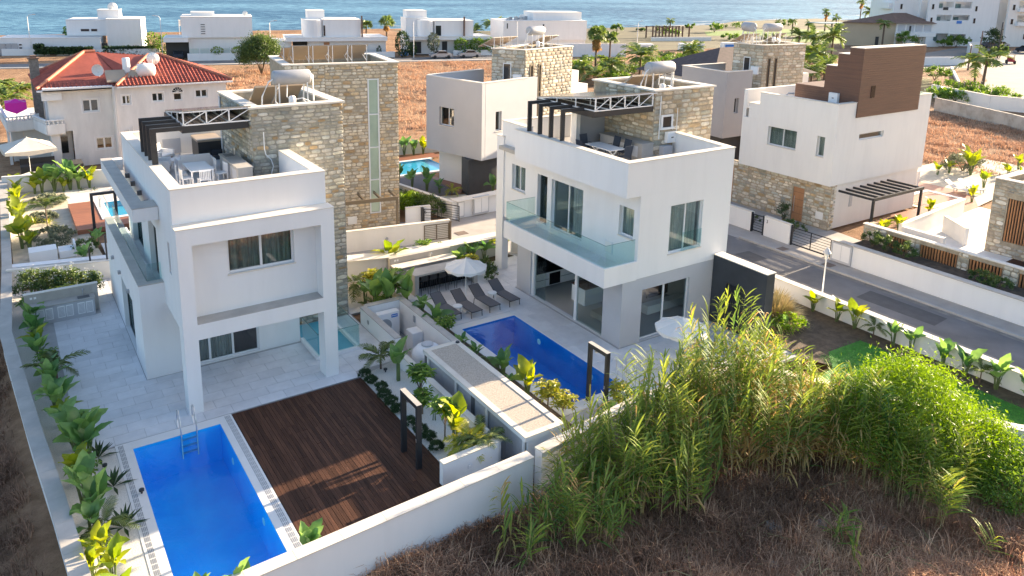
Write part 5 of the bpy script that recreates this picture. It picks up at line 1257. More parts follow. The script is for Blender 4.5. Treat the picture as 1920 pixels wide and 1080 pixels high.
window(D_, FDL, *dl, rec=.2, splits=(.55,), glass='glass', frame='alu', sill=True); lining(D_, FDL, *dl, .35, 1.4)
window(D_, FDR, *dr, rec=.2, glass='glassd', frame='alu', sill=True); lining(D_, FDR, *dr, .35, 1.0)
mb = MB(); mb.prism([(29.05, 53.4), (29.72, 50.9), (33.0, 51.7), (32.4, 54.2)], -.1, 2.66); obj('ground_wall', mb, M['offwhite'], D_)
mb = MB(); mb.prism([(29.0, 49.75), (28.62, 48.1), (33.2, 49.1), (33.0, 50.85), (29.75, 50.1)], -.1, 2.665); obj('base_wall', mb, M['char'], D_)
FT = FA(35.0, 50.2, 14.6); FTL = Face(33.35, 52.5, 1.65, -2.3)
mb = MB(); tp = [(35.0, 50.2), (41.0, 51.77), (40.0, 55.4), (33.35, 52.5)]; mb.prism(tp, 0, 10.05)
n4 = len(tp)
for i in range(n4):
 pa, pb = Vector((*tp[i], 0)), Vector((*tp[(i + 1) % n4], 0)); ff = Face(pa.x, pa.y, pb.x - pa.x, pb.y - pa.y); ll = (pb - pa).length
 fbox(mb, ff, .003 * i, ll - .003, 10.051, 10.40, 0, -.4)
obj('tower_wall', mb, M['mortar'], D_)
mb = MB()
for i in range(n4):
 pa, pb = Vector((*tp[i], 0)), Vector((*tp[(i + 1) % n4], 0)); ff = Face(pa.x, pa.y, pb.x - pa.x, pb.y - pa.y); ll = (pb - pa).length
 fbox(mb, ff, -.06, ll + .06, 10.405 + .0015 * i, 10.475 + .0015 * i, .07, -.42)
obj('tower_coping', mb, M['cap'], D_)
st = Stones(D_, ST_C[1:3] + ST_A[2:4] + ST_C[4:6] + ST_A[:1], 220)
st.face(FT, 0, 6.2, 4.3, 10.40, holes=[(.58, 1.08, 4.3, 9.3), (1.64, 2.08, 4.3, 9.3)], seed=41, rh=(.18, .32), rw=(.26, .6)); st.face(FTL, 0, 2.8, 6.5, 10.40, seed=42, rh=(.18, .32), rw=(.26, .6)); st.build()
for a0, a1 in ((.62, 1.04), (1.68, 2.04)):
 mb = MB(); fbox(mb, FT, a0, a0 + .08, 4.3, 9.25, .06, -.02); fbox(mb, FT, a1 - .08, a1, 4.3, 9.25, .06, -.02); fbox(mb, FT, a0 + .081, a1 - .081, 9.12, 9.25, .05, -.02); fbox(mb, FT, a0 + .081, a1 - .081, 6.9, 7.0, .05, -.02); w_ = obj('slit_window', mb, M['bronze'], D_)
 p = MB(); fbox(p, FT, a0 + .081, a1 - .081, 4.3, 6.899, .005, .02); fbox(p, FT, a0 + .081, a1 - .081, 7.001, 9.119, .005, .02); obj('pane', p, M['carglass'], w_)
mb = MB(); fbox(mb, FTL, 1.0, 1.7, 7.9, 9.35, .01, .07); w_ = obj('tower_window', mb, M['alu'], D_); p = MB(); fbox(p, FTL, 1.07, 1.63, 7.98, 9.27, .071, .078); obj('pane', p, M['pink'] if False else M['carglass'], w_)
iv = thing('inverter', 'white solar inverter beside the window of the beige stone tower', 'inverter', tuple(FTL.w(2.2, 7.8, .1))); mb = MB(); fbox(mb, FTL, 1.95, 2.62, 7.85, 8.5, .05, .30); obj('casing', mb, M['plastic'], iv); mb = MB(); fbox(mb, FTL, 2.22, 2.36, 8.12, 8.18, .301, .304); obj('display', mb, M['black'], iv)
water_heater('grey boiler tank on the beige stone tower of the grey villa', 37.2, 51.9, 10.3, 1.75, .36, False, R(14))
tilt_array('tilted solar panels on the beige stone tower left of its boiler', FA(33.9, 52.4, 14), -.6, 3, .95, 0, 10.35, 1.9, 26); tilt_array('tilted solar panels on the beige stone tower right of its boiler', FA(38.3, 52.3, 14), 0, 2, 1.0, 0, 10.35, 1.9, 26)
mb = MB(); mb.prism([(41.0, 52.4), (42.6, 52.8), (42.0, 56), (40.2, 55.5)], 0, 8.2); mb.prism([(42.7, 52.9), (44.0, 53.2), (43.3, 56.2), (42.1, 56)], 0, 6.9); obj('stepped_wing', mb, M['offwhite'], D_)
pool('turquoise pool of the grey villa between the houses', 26.2, 55.9, 31.5, 59.9, .02, .16, 'poolturq', 'water', ((26.0, 55.5, 31.9, 55.895), (26.0, 59.905, 31.9, 60.3)))
sheet('red_terrace', [(25.4, 60.31), (33, 60.31), (33, 61.9), (25.0, 61.9)], .004, 'reddeck');
M['greydeck'] = mat('weathered_grey_deck', (.15, .125, .125), .8, noise=.2, nscale=1.2, stretch=(10, 1, 1)); sheet('grey_terrace', [(24.2, 49.5), (28.2, 48.6), (28.6, 54), (28.4, 55.49), (23.6, 55.49)], .002, 'greydeck'); sheet('red_terrace', [(28.2, 48.5), (28.9, 49.5), (29.7, 51), (29.0, 53.9), (28.62, 53.9)], .006, 'reddeck')
sheet('soil_bed', [(24.9, 43.9), (28.6, 44.2), (28.5, 48.4), (24.0, 49.4)], .001, 'sandy')
wallthing('cream back wall of the grey villa garden below the dry field', [(22.0, 64.2), (30.0, 63.1), (36, 62.2)], -.1, 1.0, .22, 'offwhite', 'cap', .3)
E_ = thing('modern_villa', 'mid grey villa with stepped stone tower, behind the right villa', 'house', (55, 47, 0))
FEL = Face(52.5, 50.0, -.3, -5.5); FER = NY(44.46)
er = (53.40, 53.95, 4.78, 6.12)
mb = MB(); wall(mb, FEL, 0, 5.55, 2.67, 8.45, .35); wall(mb, FER, 52.2, 55.5, 2.67, 8.45, .35, [er]); mb.box(52.57, 44.83, 2.62, 55.4, 50, 2.7); mb.box(52.6, 44.83, 7.2, 55.4, 50, 7.3); mb.box(52.56, 49.7, 2.71, 58, 50, 8.45)
obj('upper_wall', mb, M['greyd'], E_)
mb = MB(); fbox(mb, FEL, -.1, 5.56, 8.451, 8.49, .03, -.38); mb.box(52.6, 44.43, 8.452, 55.4, 44.84, 8.491); mb.box(52.8, 49.65, 8.452, 58, 50.05, 8.491); obj('coping', mb, M['cap'], E_)
window(E_, FER, *er, rec=.22, glass='glassd', frame='alu'); lining(E_, FER, *er, .35, .8)
mb = MB(); mb.box(52.9, 45.2, -.1, 57, 49.5, 2.61); obj('base_wall', mb, M['char'], E_)
FEt = Face(57.6, 45.15, 5.3, -.5); FEl = Face(56.9, 48.0, .7, -2.85)
tp = [(57.6, 45.15), (62.93, 44.65), (63.3, 48.6), (56.9, 48.0)]
mb = MB(); mb.prism(tp, 0, 10.2)
for i in range(4):
 pa, pb = Vector((*tp[i], 0)), Vector((*tp[(i + 1) % 4], 0)); ff = Face(pa.x, pa.y, pb.x - pa.x, pb.y - pa.y); fbox(mb, ff, .003 * i, (pb - pa).length - .003, 10.201, 10.5, 0, -.4)
mb.prism([(55.6, 44.5), (57.4, 44.5), (57.4, 44.9), (55.6, 44.9)], 0, 6.5)
obj('tower_wall', mb, M['mortar'], E_)
mb = MB()
for i in range(4):
 pa, pb = Vector((*tp[i], 0)), Vector((*tp[(i + 1) % 4], 0)); ff = Face(pa.x, pa.y, pb.x - pa.x, pb.y - pa.y); fbox(mb, ff, -.06, (pb - pa).length + .06, 10.505 + .0015 * i, 10.57 + .0015 * i, .07, -.42)
obj('tower_coping', mb, M['cap'], E_)
st = Stones(E_, ST_A[:3] + ST_C[1:3] + ST_C[5:6] + ST_A[6:8], 150)
st.face(FEt, 0, 5.35, 5.0, 10.5, holes=[(.58, .95, 5.0, 9.4), (1.42, 1.8, 5.0, 9.4)], seed=51, rh=(.2, .34), rw=(.3, .7)); st.face(FEl, 0, 2.93, 4.5, 10.5, holes=[(1.1, 1.75, 7.9, 9.4)], seed=52, rh=(.2, .34), rw=(.3, .7)); st.face(NY(44.5), 55.62, 57.4, 1.0, 6.5, seed=53, rh=(.2, .34), rw=(.3, .7)); st.build()
for a0, a1 in ((.6, .92), (1.45, 1.77)):
 mb = MB(); fbox(mb, FEt, a0, a1, 5.0, 9.35, .03, .05); w_ = obj('slit_window', mb, M['bronze'], E_); p = MB(); fbox(p, FEt, a0 + .06, a1 - .06, 5.05, 9.28, .051, .056); obj('pane', p, M['carglass'], w_)
mb = MB(); fbox(mb, FEl, 1.1, 1.75, 7.9, 9.4, .0, .05); w_ = obj('tower_window', mb, M['alu'], E_); p = MB(); fbox(p, FEl, 1.17, 1.68, 7.98, 9.32, .051, .058); obj('pane', p, M['carglass'], w_)
iv = thing('inverter', 'white inverter under the small window of the stepped stone tower', 'inverter', tuple(FEl.w(2.1, 7.8, .1))); mb = MB(); fbox(mb, FEl, 1.95, 2.65, 7.9, 8.6, .05, .3); obj('casing', mb, M['plastic'], iv)
water_heater('grey boiler tank on the stepped stone tower, with panels either side', 60.4, 46.6, 10.45, 1.9, .38, False, R(-6)); water_heater('pale boiler tank with round end, left on the stepped stone tower', 58.3, 47.6, 10.45, 1.5, .42, False, R(70))
tilt_array('tilted solar panels left of the boilers on the stepped stone tower', FA(57.3, 47.3, -6), 0, 2, 1.0, 0, 10.45, 1.9, 26); tilt_array('tilted solar panels right of the boilers on the stepped stone tower', FA(61.6, 46.8, -6), 0, 1, 1.1, 0, 10.45, 1.9, 26)
mb = MB(); mb.box(63.4, 45.2, 0, 64.6, 48, 7.7); mb.box(64.61, 45.3, 0, 66.2, 48, 6.3); obj('stepped_wing', mb, M['offwhite'], E_)
F_ = thing('modern_villa', 'white villa number 3 with stepped brown clad box on its roof', 'house', (50, 32, 0))
FFL, FFR = NX(44.5), NY(28.7)
f1 = (31.57, 33.9, 4.98, 6.28); f2 = (29.42, 30.0, 4.92, 6.28); f3 = (47.15, 50.0, 5.93, 6.35)
mb = MB(); wall(mb, FFL, 29.0, 34.8, 3.1, 8.5, .3, [f1, f2]); wall(mb, FFR, 44.5, 55.6, 3.1, 7.5, .3, [f3]); wall(mb, FFR, 44.5, 46.5, 7.5, 8.5, .3); wall(mb, FFR, 53.8, 55.6, 7.5, 8.5, .3); wall(mb, PX(55.6), 29.0, 36.5, 0, 8.5, .3)
mb.box(44.5, 34.801, 6.6, 46, 35.7, 7.65); mb.box(44.85, 36.2, 3.1, 55.3, 36.5, 8.5); mb.box(44.81, 29.01, 7.2, 55.29, 36.19, 7.3); mb.box(44.81, 29.01, 3.05, 55.3, 36.1, 3.12); mb.box(44.502, 34.81, 3.1, 44.8, 36.2, 6.59); mb.box(45.2, 28.9, 0, 55.5, 29.2, 3.09)
obj('wall', mb, M['offwhite'], F_)
mb = MB(); mb.box(44.46, 28.66, 8.501, 46.49, 29.05, 8.54); mb.box(44.46, 29.051, 8.501, 44.86, 34.85, 8.54); mb.box(53.81, 28.66, 8.501, 55.64, 29.05, 8.54); mb.box(55.2, 29.051, 8.501, 55.64, 36.5, 8.54); mb.box(44.44, 34.851, 7.651, 46, 35.74, 7.69); obj('coping', mb, M['cap'], F_)
window(F_, FFL, *f1, rec=.2, splits=(.5,), glass='glassd', curtain='curtain', sill=True); lining(F_, FFL, *f1, .3, 1.2)
window(F_, FFL, *f2, rec=.2, glass='glass', curtain='curtainl', sill=True); lining(F_, FFL, *f2, .3, .8)
window(F_, FFR, *f3, rec=.15, glass='glass', frame='alu'); lining(F_, FFR, *f3, .3, .8, 'room')
mb = MB()   # brown clad box, its side steps down towards the back
for (y0, y1, zt) in ((28.66, 29.62, 12.0), (29.621, 30.42, 11.55), (30.421, 31.25, 10.7), (31.251, 33.5, 9.2)):
 mb.box(46.5, y0, 7.5, 53.8 if y0 < 29 else 53.6, y1, zt)
obj('clad_box', mb, M['brown'], F_)
mb = MB(); mb.box(46.48, 28.62, 12.001, 53.83, 29.64, 12.05); mb.box(46.48, 29.641, 11.551, 53.6, 30.44, 11.59); mb.box(46.48, 30.441, 10.701, 53.6, 31.27, 10.74); obj('box_coping', mb, M['cap'], F_)
mb = MB()
nbd = 30
for i in range(nbd):
 z = 7.52 + i * .149; mb.box(46.46, 28.625, z, 53.84, 28.655, z + .138)
 if z < 9.0: yb = 33.4
 elif z < 10.5: yb = 31.25
 elif z < 11.4: yb = 30.42
 else: yb = 29.62
 mb.box(46.465, 28.66, z, 46.495, yb, z + .138)
for z0 in (): pass
o = obj('cladding_board', mb, M['brown'], F_); o['kind'] = 'stuff'
mb = MB(); mb.box(47.75, 28.60, 8.75, 48.2, 28.624, 9.55); obj('dark_window', mb, M['blackgl'], F_)
iv = thing('inverter', 'white solar inverter on the brown clad roof box', 'inverter', (46.3, 30.4, 8.25)); mb = MB(); mb.box(46.2, 30.0, 8.3, 46.44, 30.65, 8.95); obj('casing', mb, M['plastic'], iv); mb = MB(); mb.box(46.195, 30.26, 8.58, 46.199, 30.40, 8.64); obj('display', mb, M['black'], iv)
mb = MB(); mb.box(45.0, 33.0, 7.31, 45.7, 33.5, 7.9); mb.tube([(45.2, 33.2, 7.9), (45.2, 33.2, 8.5), (45.4, 33.2, 8.6), (46.0, 33.2, 8.55)], .06, 8); mthing('roof_vent', mb, M['greyr'], 'bent white vent pipe behind the white villa parapet', 'vent')
p = MB(); p.box(53.85, 28.72, 8.541, 55.0, 28.735, 9.6); obj('glass_panel', p, M['rail'], F_); p = MB(); p.box(55.4, 28.75, 8.541, 55.415, 31.0, 9.6); obj('glass_panel', p, M['rail'], F_)
fdoor = (30.9, 31.75, 0, 2.35); fsl = (37.0, 38.3, .2, 2.6)
mb = MB(); wall(mb, NX(45.0), 28.85, 42.0, -.1, 3.09, .3, [(30.88, 31.77, -.1, 2.36), (36.98, 38.32, .2, 2.62)]); obj('stone_wall', mb, M['mortar'], F_)
st = Stones(F_, ST_A[:3] + ST_C[1:3] + ST_C[4:6] + [ST_A[3], ST_A[5]], 300)
st.face(NX(45.0), 28.85, 42.0, 0, 3.05, holes=[(30.85, 31.8, 0, 2.4), (36.95, 38.35, .15, 2.65)], seed=61, rh=(.15, .28), rw=(.25, .6)); st.face(NY(28.86), 45.0, 45.55, 0, 3.05, seed=62, rh=(.15, .28), rw=(.2, .4)); st.build()
mb = MB(); mb.box(45.05, 30.9, 0, 45.12, 31.75, 2.33); dd = obj('front_door', mb, M['wooddoor'], F_); mb = MB(); mb.box(45.02, 31.60, .6, 45.045, 31.64, 1.7); obj('handle', mb, M['steel'], dd); mb = MB()
for z in (.5, 1.0, 1.5, 2.0): mb.box(45.044, 30.92, z, 45.049, 31.73, z + .015)
obj('groove', mb, M['dark'], dd)
mb = MB(); mb.box(45.10, 37.0, .2, 45.13, 38.3, 2.6); sh_ = obj('shutter', mb, M['dark'], F_)
for i in range(10):
 mb = MB(); mb.box(45.03, 37.02 + i * .13, .22, 45.095, 37.10 + i * .13, 2.58); obj('slat', mb, M['teak'], sh_)
mb = MB(); fbox(mb, NX(45.0), 29.25, 29.8, .6, 1.1, .05, .08); obj('meter_cover', mb, M['offwhite'], F_)
p = thing('entrance_pergola', 'black steel pergola with seven beams on the white villa number 3', 'pergola', (48.3, 27.5, 0))
mb = MB(); mb.box(45.5, 26.15, 2.6, 51.4, 26.29, 2.78); obj('beam', mb, M['black'], p)
for x in (45.55, 51.2):
 mb = MB(); mb.box(x - .07, 26.15, 0, x + .07, 26.29, 2.599); obj('post', mb, M['black'], p)
for i in range(8):
 x = 45.55 + i * .81; mb = MB(); mb.box(x - .05, 26.291, 2.62, x + .05, 28.69, 2.76); obj('rafter', mb, M['black'], p)
mb = MB(); mb.box(47.2, 28.86, 1.3, 47.5, 28.899, 2.2); obj('slit_window', mb, M['greyr'], F_)
pool('pale blue pool at the end of the white villa number 3', 57.0, 28.3, 61.0, 30.7, .02, .16, 'poolturq', 'water', ((56.6, 27.9, 61.4, 28.295), (56.6, 30.705, 61.4, 31.1), (61.005, 28.296, 61.4, 30.7)))
sheet('garden_sand', [(56, 26), (78, 28.6), (78, 36), (55.7, 36)], -.03, 'sandy'); sheet('red_terrace', [(52.0, 25.0), (60, 26.4), (63.5, 28.5), (63.5, 33.4), (56.5, 33.4), (56.5, 28.6), (52.0, 28.6)], .002, 'reddeck')
b = thing('garden_bar', 'low white walled bar with red wood panel beyond the pale pool', 'bar', (58, 33.5, 0))
mb = MB(); mb.box(57.0, 33.2, 0, 61.5, 33.6, 1.3); mb.box(56.6, 33.21, 1.301, 61.9, 34.0, 1.4); mb.box(61.501, 32.0, 0, 61.9, 33.6, 1.3); obj('wall', mb, M['offwhite'], b); mb = MB(); mb.box(57.1, 33.1, .1, 61.4, 33.199, 1.2); obj('panel', mb, M['reddeck'], b)
mb = MB(); mb.box(57.2, 31.5, .35, 59.6, 32.1, .5); mb.box(57.3, 31.6, .02, 57.45, 32, .349); mb.box(59.4, 31.6, .02, 59.55, 32, .349); mthing('daybed', mb, M['black'], 'low dark daybed in front of the red wood panel', 'bench')
for i, (x, y) in enumerate(((63.0, 29.3), (64.2, 28.9))):
 mb = MB(); mb.box(x - .3, y - .9, .28, x + .3, y + .4, .34); mb.obox((x, y + .75, .55), (1, 0, 0), (0, .75, .5), (0, -.5, .75), .3, .42, .03)
 for q in (-.75, .3): mb.box(x - .28, y + q - .03, 0, x - .22, y + q + .03, .279); mb.box(x + .22, y + q - .03, 0, x + .28, y + q + .03, .279)
 mthing('sun_lounger', mb, M['greyplastic'], ['grey lounger right of the pale pool, nearer to it', 'grey lounger right of the pale pool, further from it'][i], 'sun lounger', 'grey loungers by the pale pool')
w3_ = wallthing('white road wall panel left of the small gate, opposite the right villa', [(40.75, 34.6), (40.75, 31.6)], -.1, 1.18, .24, 'white', 'cap', .28)
w3b = wallthing('white road wall pier bearing the number 3', [(40.75, 30.6), (40.62, 28.5)], -.1, 1.18, .24, 'white', 'cap', .28)
text_part('house_number', '3', Face(40.75, 30.6, -.13, -2.1), .28, .80, .32, 'black', w3b, .135)
w3c = wallthing('long white road wall running to the right from the wide rail gate', [(40.5, 25.5), (40.5, 4.0)], -.1, 1.18, .24, 'white', 'conc', .5)
u = thing('utility_cupboard', 'pale framed utility cupboard at the end of the long white road wall', 'utility cupboard', (40.3, 25.0, 0))
mb = MB(); mb.box(40.26, 24.1, -.05, 40.375, 25.4, 1.14); obj('frame', mb, M['greyr'], u); mb = MB(); mb.box(40.245, 24.2, .1, 40.259, 24.74, 1.05); obj('door', mb, M['white'], u); mb = MB(); mb.box(40.245, 24.77, .1, 40.259, 25.3, 1.05); obj('door', mb, M['white'], u)
rail_gate('small dark rail gate between two white road wall panels', NX(40.7), 30.68, 31.52, -.05, 1.12, 6, 'black', False); rail_gate('wide dark rail gate leading to the white villa number 3', NX(40.55), 25.6, 28.42, -.05, 1.12, 6, 'black', True)
for y, lb in ((30.62, 'dark gate post at the near side of the small rail gate'), (31.56, 'dark gate post at the far side of the small rail gate'), (28.45, 'dark gate post between the number 3 pier and the wide gate')):
 mb = MB(); mb.box(40.58, y - .04, -.1, 40.72, y + .04, 1.22); mthing('gate_post', mb, M['black'], lb, 'post', 'gate posts along the road')
sheet('forecourt', [(40.9, 25.6), (45.0, 25.0), (45.5, 28.85), (44.99, 42), (40.9, 42)], -.06, 'pave')
l = thing('street_lamp', 'white street lamp with pointed lantern at the near kerb', 'street lamp', (34.3, 21.85, -.1))
mb = MB(); mb.lathe((34.3, 21.85, -.1), [(.09, 0), (.09, .25), (.04, .4), (.035, 2.35), (.05, 2.4), (0, 2.41)], 10); obj('pole', mb, M['whitem'], l, smooth=True)
mb = MB(); mb.lathe((34.3, 21.85, 2.3), [(.06, 0), (.14, .3), (.15, .31), (0, .32)], 8); obj('lantern', mb, M['lampglass'], l)
mb = MB(); mb.lathe((34.3, 21.85, 2.625), [(.22, 0), (.05, .28), (0, .36)], 8); obj('hood', mb, M['greyr'], l)
G_h = thing('stone_house', 'stone house with teak slat shutter at the right edge', 'house', (52, 18, 0))
gsh = (17.6, 20.4, .9, 3.6)
mb = MB(); wall(mb, NX(50.1), 8.0, 21.3, -.1, 4.66, .3, [gsh]); mb.box(50.41, 21.0, -.1, 60, 21.3, 4.66); mb.box(50.42, 8, 4.2, 60, 20.98, 4.3); obj('wall', mb, M['mortar'], G_h); mb = MB(); mb.box(50.05, 8.0, 4.661, 50.5, 21.35, 4.72); mb.box(50.501, 20.9, 4.661, 60, 21.35, 4.72); obj('coping', mb, M['cap'], G_h)
st = Stones(G_h, ST_A[:3] + ST_C[1:3] + ST_A[6:8] + ST_C[4:6], 160); st.face(NX(50.1), 12.0, 21.3, 0, 4.62, holes=[(17.55, 20.45, .85, 3.65)], seed=71, rh=(.16, .3), rw=(.26, .6)); st.build()
mb = MB(); mb.box(50.3, 17.6, .9, 50.33, 20.4, 3.6); s_ = obj('shutter', mb, M['dark'], G_h)
for i in range(18):
 mb = MB(); mb.box(50.1, 17.62 + i * .155, .92, 50.16, 17.70 + i * .155, 3.58); obj('slat', mb, M['teak'], s_)
gw = thing('stone_wall', 'stone boundary wall with teak slat openings above the road planter', 'wall', (43, 20, 0))
ops = [(22.3, 23.6, .62, 1.62), (19.5, 21.6, .62, 1.62), (17.2, 18.9, .62, 1.62), (14.9, 16.4, .62, 1.62), (12.6, 13.9, .62, 1.62)]
mb = MB(); wall(mb, NX(42.9), 6.0, 25.1, -.1, 1.84, .3, ops); mb.box(43.201, 24.8, -.1, 43.9, 25.1, 1.84); obj('wall', mb, M['mortar'], gw); mb = MB(); mb.box(42.86, 6.0, 1.841, 43.25, 25.15, 1.90); obj('coping', mb, M['cap'], gw)
st = Stones(gw, ST_C[2:5:2] + ST_A[:1] + ST_A[2:3] + ST_A[4:5] + ST_A[6:7], 220); st.face(NX(42.9), 10.0, 25.1, .3, 1.82, holes=[(a - .03, b + .03, c - .03, d + .03) for a, b, c, d in ops], seed=72, rh=(.16, .3), rw=(.3, .7)); st.build()
for (a, b, c, d) in ops:
 mb = MB(); mb.box(43.1, a, c, 43.13, b, d); s_ = obj('slat_screen', mb, M['dark'], gw); n = int((b - a) / .16)
 for i in range(n):
  q = a + (b - a) * (i + .5) / n; mb = MB(); mb.box(42.93, q - .045, c + .02, 42.99, q + .045, d - .02); obj('slat', mb, M['teak'], s_)
mb = MB(); mb.prism([(40.63, 6), (42.88, 6), (42.88, 24.9), (40.63, 24.9)], .3, .9); mthing('planter_bed', mb, M['soil'], 'raised soil planter between the road wall and the stone wall', 'planter')
sheet('courtyard', [(43.25, 8), (50.05, 8), (50.05, 21.2), (52, 25.0), (43.4, 24.8)], .02, 'offwhite'); sheet('courtyard', [(43.4, 24.85), (52.1, 25.05), (50.1, 21.25), (60, 21.25), (60, 26.3), (45.0, 25.2)], .014, 'offwhite'); sheet('dark_deck', [(44.3, 9), (50.0, 9), (50.0, 19.6), (45.8, 19.4)], .03, 'deck')
k = thing('garden_bench_wall', 'pale concrete outdoor kitchen block in the courtyard by the slatted stone wall', 'outdoor kitchen', (47, 22, 0))
mb = MB(); mb.box(46.3, 22.0, .02, 46.6, 24.6, 1.25); obj('back_wall', mb, M['offwhite'], k); mb = MB(); mb.box(45.6, 22.2, .2, 46.299, 24.4, .85); obj('body', mb, M['offwhite'], k); mb = MB(); mb.box(45.55, 22.15, .851, 46.299, 24.45, .92); obj('worktop', mb, M['cap'], k)
for i in range(4):
 mb = MB(); mb.box(45.585, 22.35 + i * .5, .4, 45.599, 22.7 + i * .5, .55); obj('drawer', mb, M['greyr'], k)
wallthing('white garden wall stepping behind the courtyard of the stone house', [(46.8, 24.95), (51.5, 25.4), (56.5, 25.9)], -.1, 1.2, .24, 'offwhite', 'cap', .3); wallthing('pale low wall box standing in the courtyard corner', [(50.0, 22.4), (51.6, 24.6)], 0, 1.1, .24, 'offwhite', 'cap', .3)
# red roofed house on the left
H = thing('old_villa', 'older white two storey villa with red clay tiled hip roof', 'house', (10, 75, 0))
HL, HR = NY(72.0), NY(70.85)
l1 = (5.72, 6.95, 4.42, 5.48); l2 = (6.45, 7.72, 1.18, 2.2); alc = (3.9, 4.85, 0, 2.95)
r1 = (8.55, 9.25, 5.0, 5.8); r2 = (10.85, 11.8, 5.08, 5.86); r3 = (12.55, 13.3, 5.05, 5.75); r4 = (14.35, 15.4, 5.2, 5.92); r5 = (9.6, 10.7, 1.4, 2.3)
mb = MB(); wall(mb, HL, 3.3, 7.95, -.1, 6.35, .3, [l1, l2, alc]); wall(mb, HR, 7.95, 17.0, -.1, 6.55, .3, [r1, r2, r3, r4]); wall(mb, NX(3.3), 72.3, 80, -.1, 6.4, .3, [(73.2, 74.3, 3.6, 5.9), (76.5, 77.6, 4.4, 5.6)]); mb.box(16.7, 71.16, -.1, 17.0, 82, 6.5); mb.box(3.6, 79.7, -.1, 16.69, 80, 6.4); mb.box(7.951, 71.151, -.1, 8.2, 71.99, 6.4)
obj('wall', mb, M['oldwhite'], H)
for f, hs in ((HL, (l1, l2)), (HR, (r1, r2, r4))):
 for h in hs:
  mb = MB(); a0, a1, z0, z1 = h; e = .09
  fbox(mb, f, a0 - e, a0, z0 - e, z1 + e, .03, -.02); fbox(mb, f, a1, a1 + e, z0 - e, z1 + e, .03, -.02); fbox(mb, f, a0 + .001, a1 - .001, z0 - e, z0, .03, -.02); fbox(mb, f, a0 + .001, a1 - .001, z1, z1 + e, .03, -.02); obj('surround', mb, M['white'], H)
  window(H, f, *h, rec=.1, splits=(.5,), fw=.10, frame='whitem', glass='glassd'); lining(H, f, *h, .3, .8)
window(H, HR, *r3, rec=.1, splits=(), fw=.1, frame='whitem', glass='glassd', rail=.05); lining(H, HR, *r3, .3, .8)
mb = MB(); n = 10; cx, cz = 12.925, 5.80
pts = [HR.w(cx + .46 * math.cos(math.pi * i / n), cz + .46 * math.sin(math.pi * i / n), .02) for i in range(n + 1)]; mb.face(pts + [HR.w(cx, cz - .02, .02)]); fan = obj('fanlight', mb, M['carglass'], H)
mb = MB()
for i in range(n): mb.bar(pts[i], pts[i + 1], .09, .05)
for i in range(1, 6): mb.bar(HR.w(cx, cz, .03), HR.w(cx + .44 * math.cos(math.pi * i / 6), cz + .44 * math.sin(math.pi * i / 6), .03), .035, .03)
mb.bar(HR.w(cx - .5, cz - .02, .03), HR.w(cx + .5, cz - .02, .03), .09, .06); obj('glazing_bar', mb, M['whitem'], fan)
mb = MB(); mb.box(3.92, 73.2, -.05, 4.84, 73.25, 2.95); mb.box(3.92, 72.301, -.05, 3.94, 73.19, 2.95); obj('porch_back', mb, M['oldwhite'], H); mb = MB(); fbox(mb, NY(73.19), 4.0, 4.5, .9, 2.3, .0, .04); obj('porch_window', mb, M['carglass'], H)
mb = MB()   # upper flat ledge and corner, balcony
mb.box(3.0, 71.2, 6.36, 8.0, 72.6, 6.62); mb.box(2.9, 71.6, 5.6, 4.3, 71.99, 6.355); obj('cornice', mb, M['white'], H)
bal = [(0.2, 86), (0.75, 75.4), (2.75, 75.9), (3.3, 72.9), (4.2, 72.6), (4.2, 71.7), (3.0, 71.5), (2.2, 74.9), (.3, 74.3), (-.3, 86)]
mb = MB(); mb.prism([(-.2, 86), (.4, 74.5), (2.3, 75.0), (3.05, 71.6), (4.3, 71.8), (4.3, 71.99), (3.29, 72.0), (3.29, 86)], 2.75, 2.95); obj('balcony_floor', mb, M['oldwhite'], H)
mb = MB(); bp_ = [(-.2, 86), (.4, 74.5), (2.3, 75.0), (3.05, 71.6), (4.3, 71.75)]
for (xa, ya), (xb, yb) in zip(bp_, bp_[1:]): mb.bar((xa, ya, 3.25), (xb, yb, 3.25), .16, .8)
obj('balcony_wall', mb, M['oldwhite'], H)
for k, ((xa, ya), (xb, yb)) in enumerate(zip(bp_, bp_[1:])):
 rb = MB(); rb.bar((xa, ya, 3.98), (xb, yb, 3.98), .2, .08); rail_ = obj('balustrade_rail', rb, M['white'], H)
 if k == 0: continue
 n = max(2, int(math.hypot(xb - xa, yb - ya) / .26)); bb = MB()
 for i in range(n):
  t = (i + .5) / n; bb.lathe((xa + (xb - xa) * t, ya + (yb - ya) * t, 3.65), [(.05, 0), (.09, .1), (.04, .22), (.06, .29)], 6)
 o = obj('baluster', bb, M['offwhite'], rail_); o['kind'] = 'stuff'
mb = MB(); mb.box(1.5, 76.3, -.1, 3.29, 76.5, 2.74); mb.box(.3, 75.1, -.1, .5, 76, 2.74); mb.box(.6, 76.4, -.1, 1.49, 86, 2.70); obj('porch_wall', mb, M['oldwhite'], H)
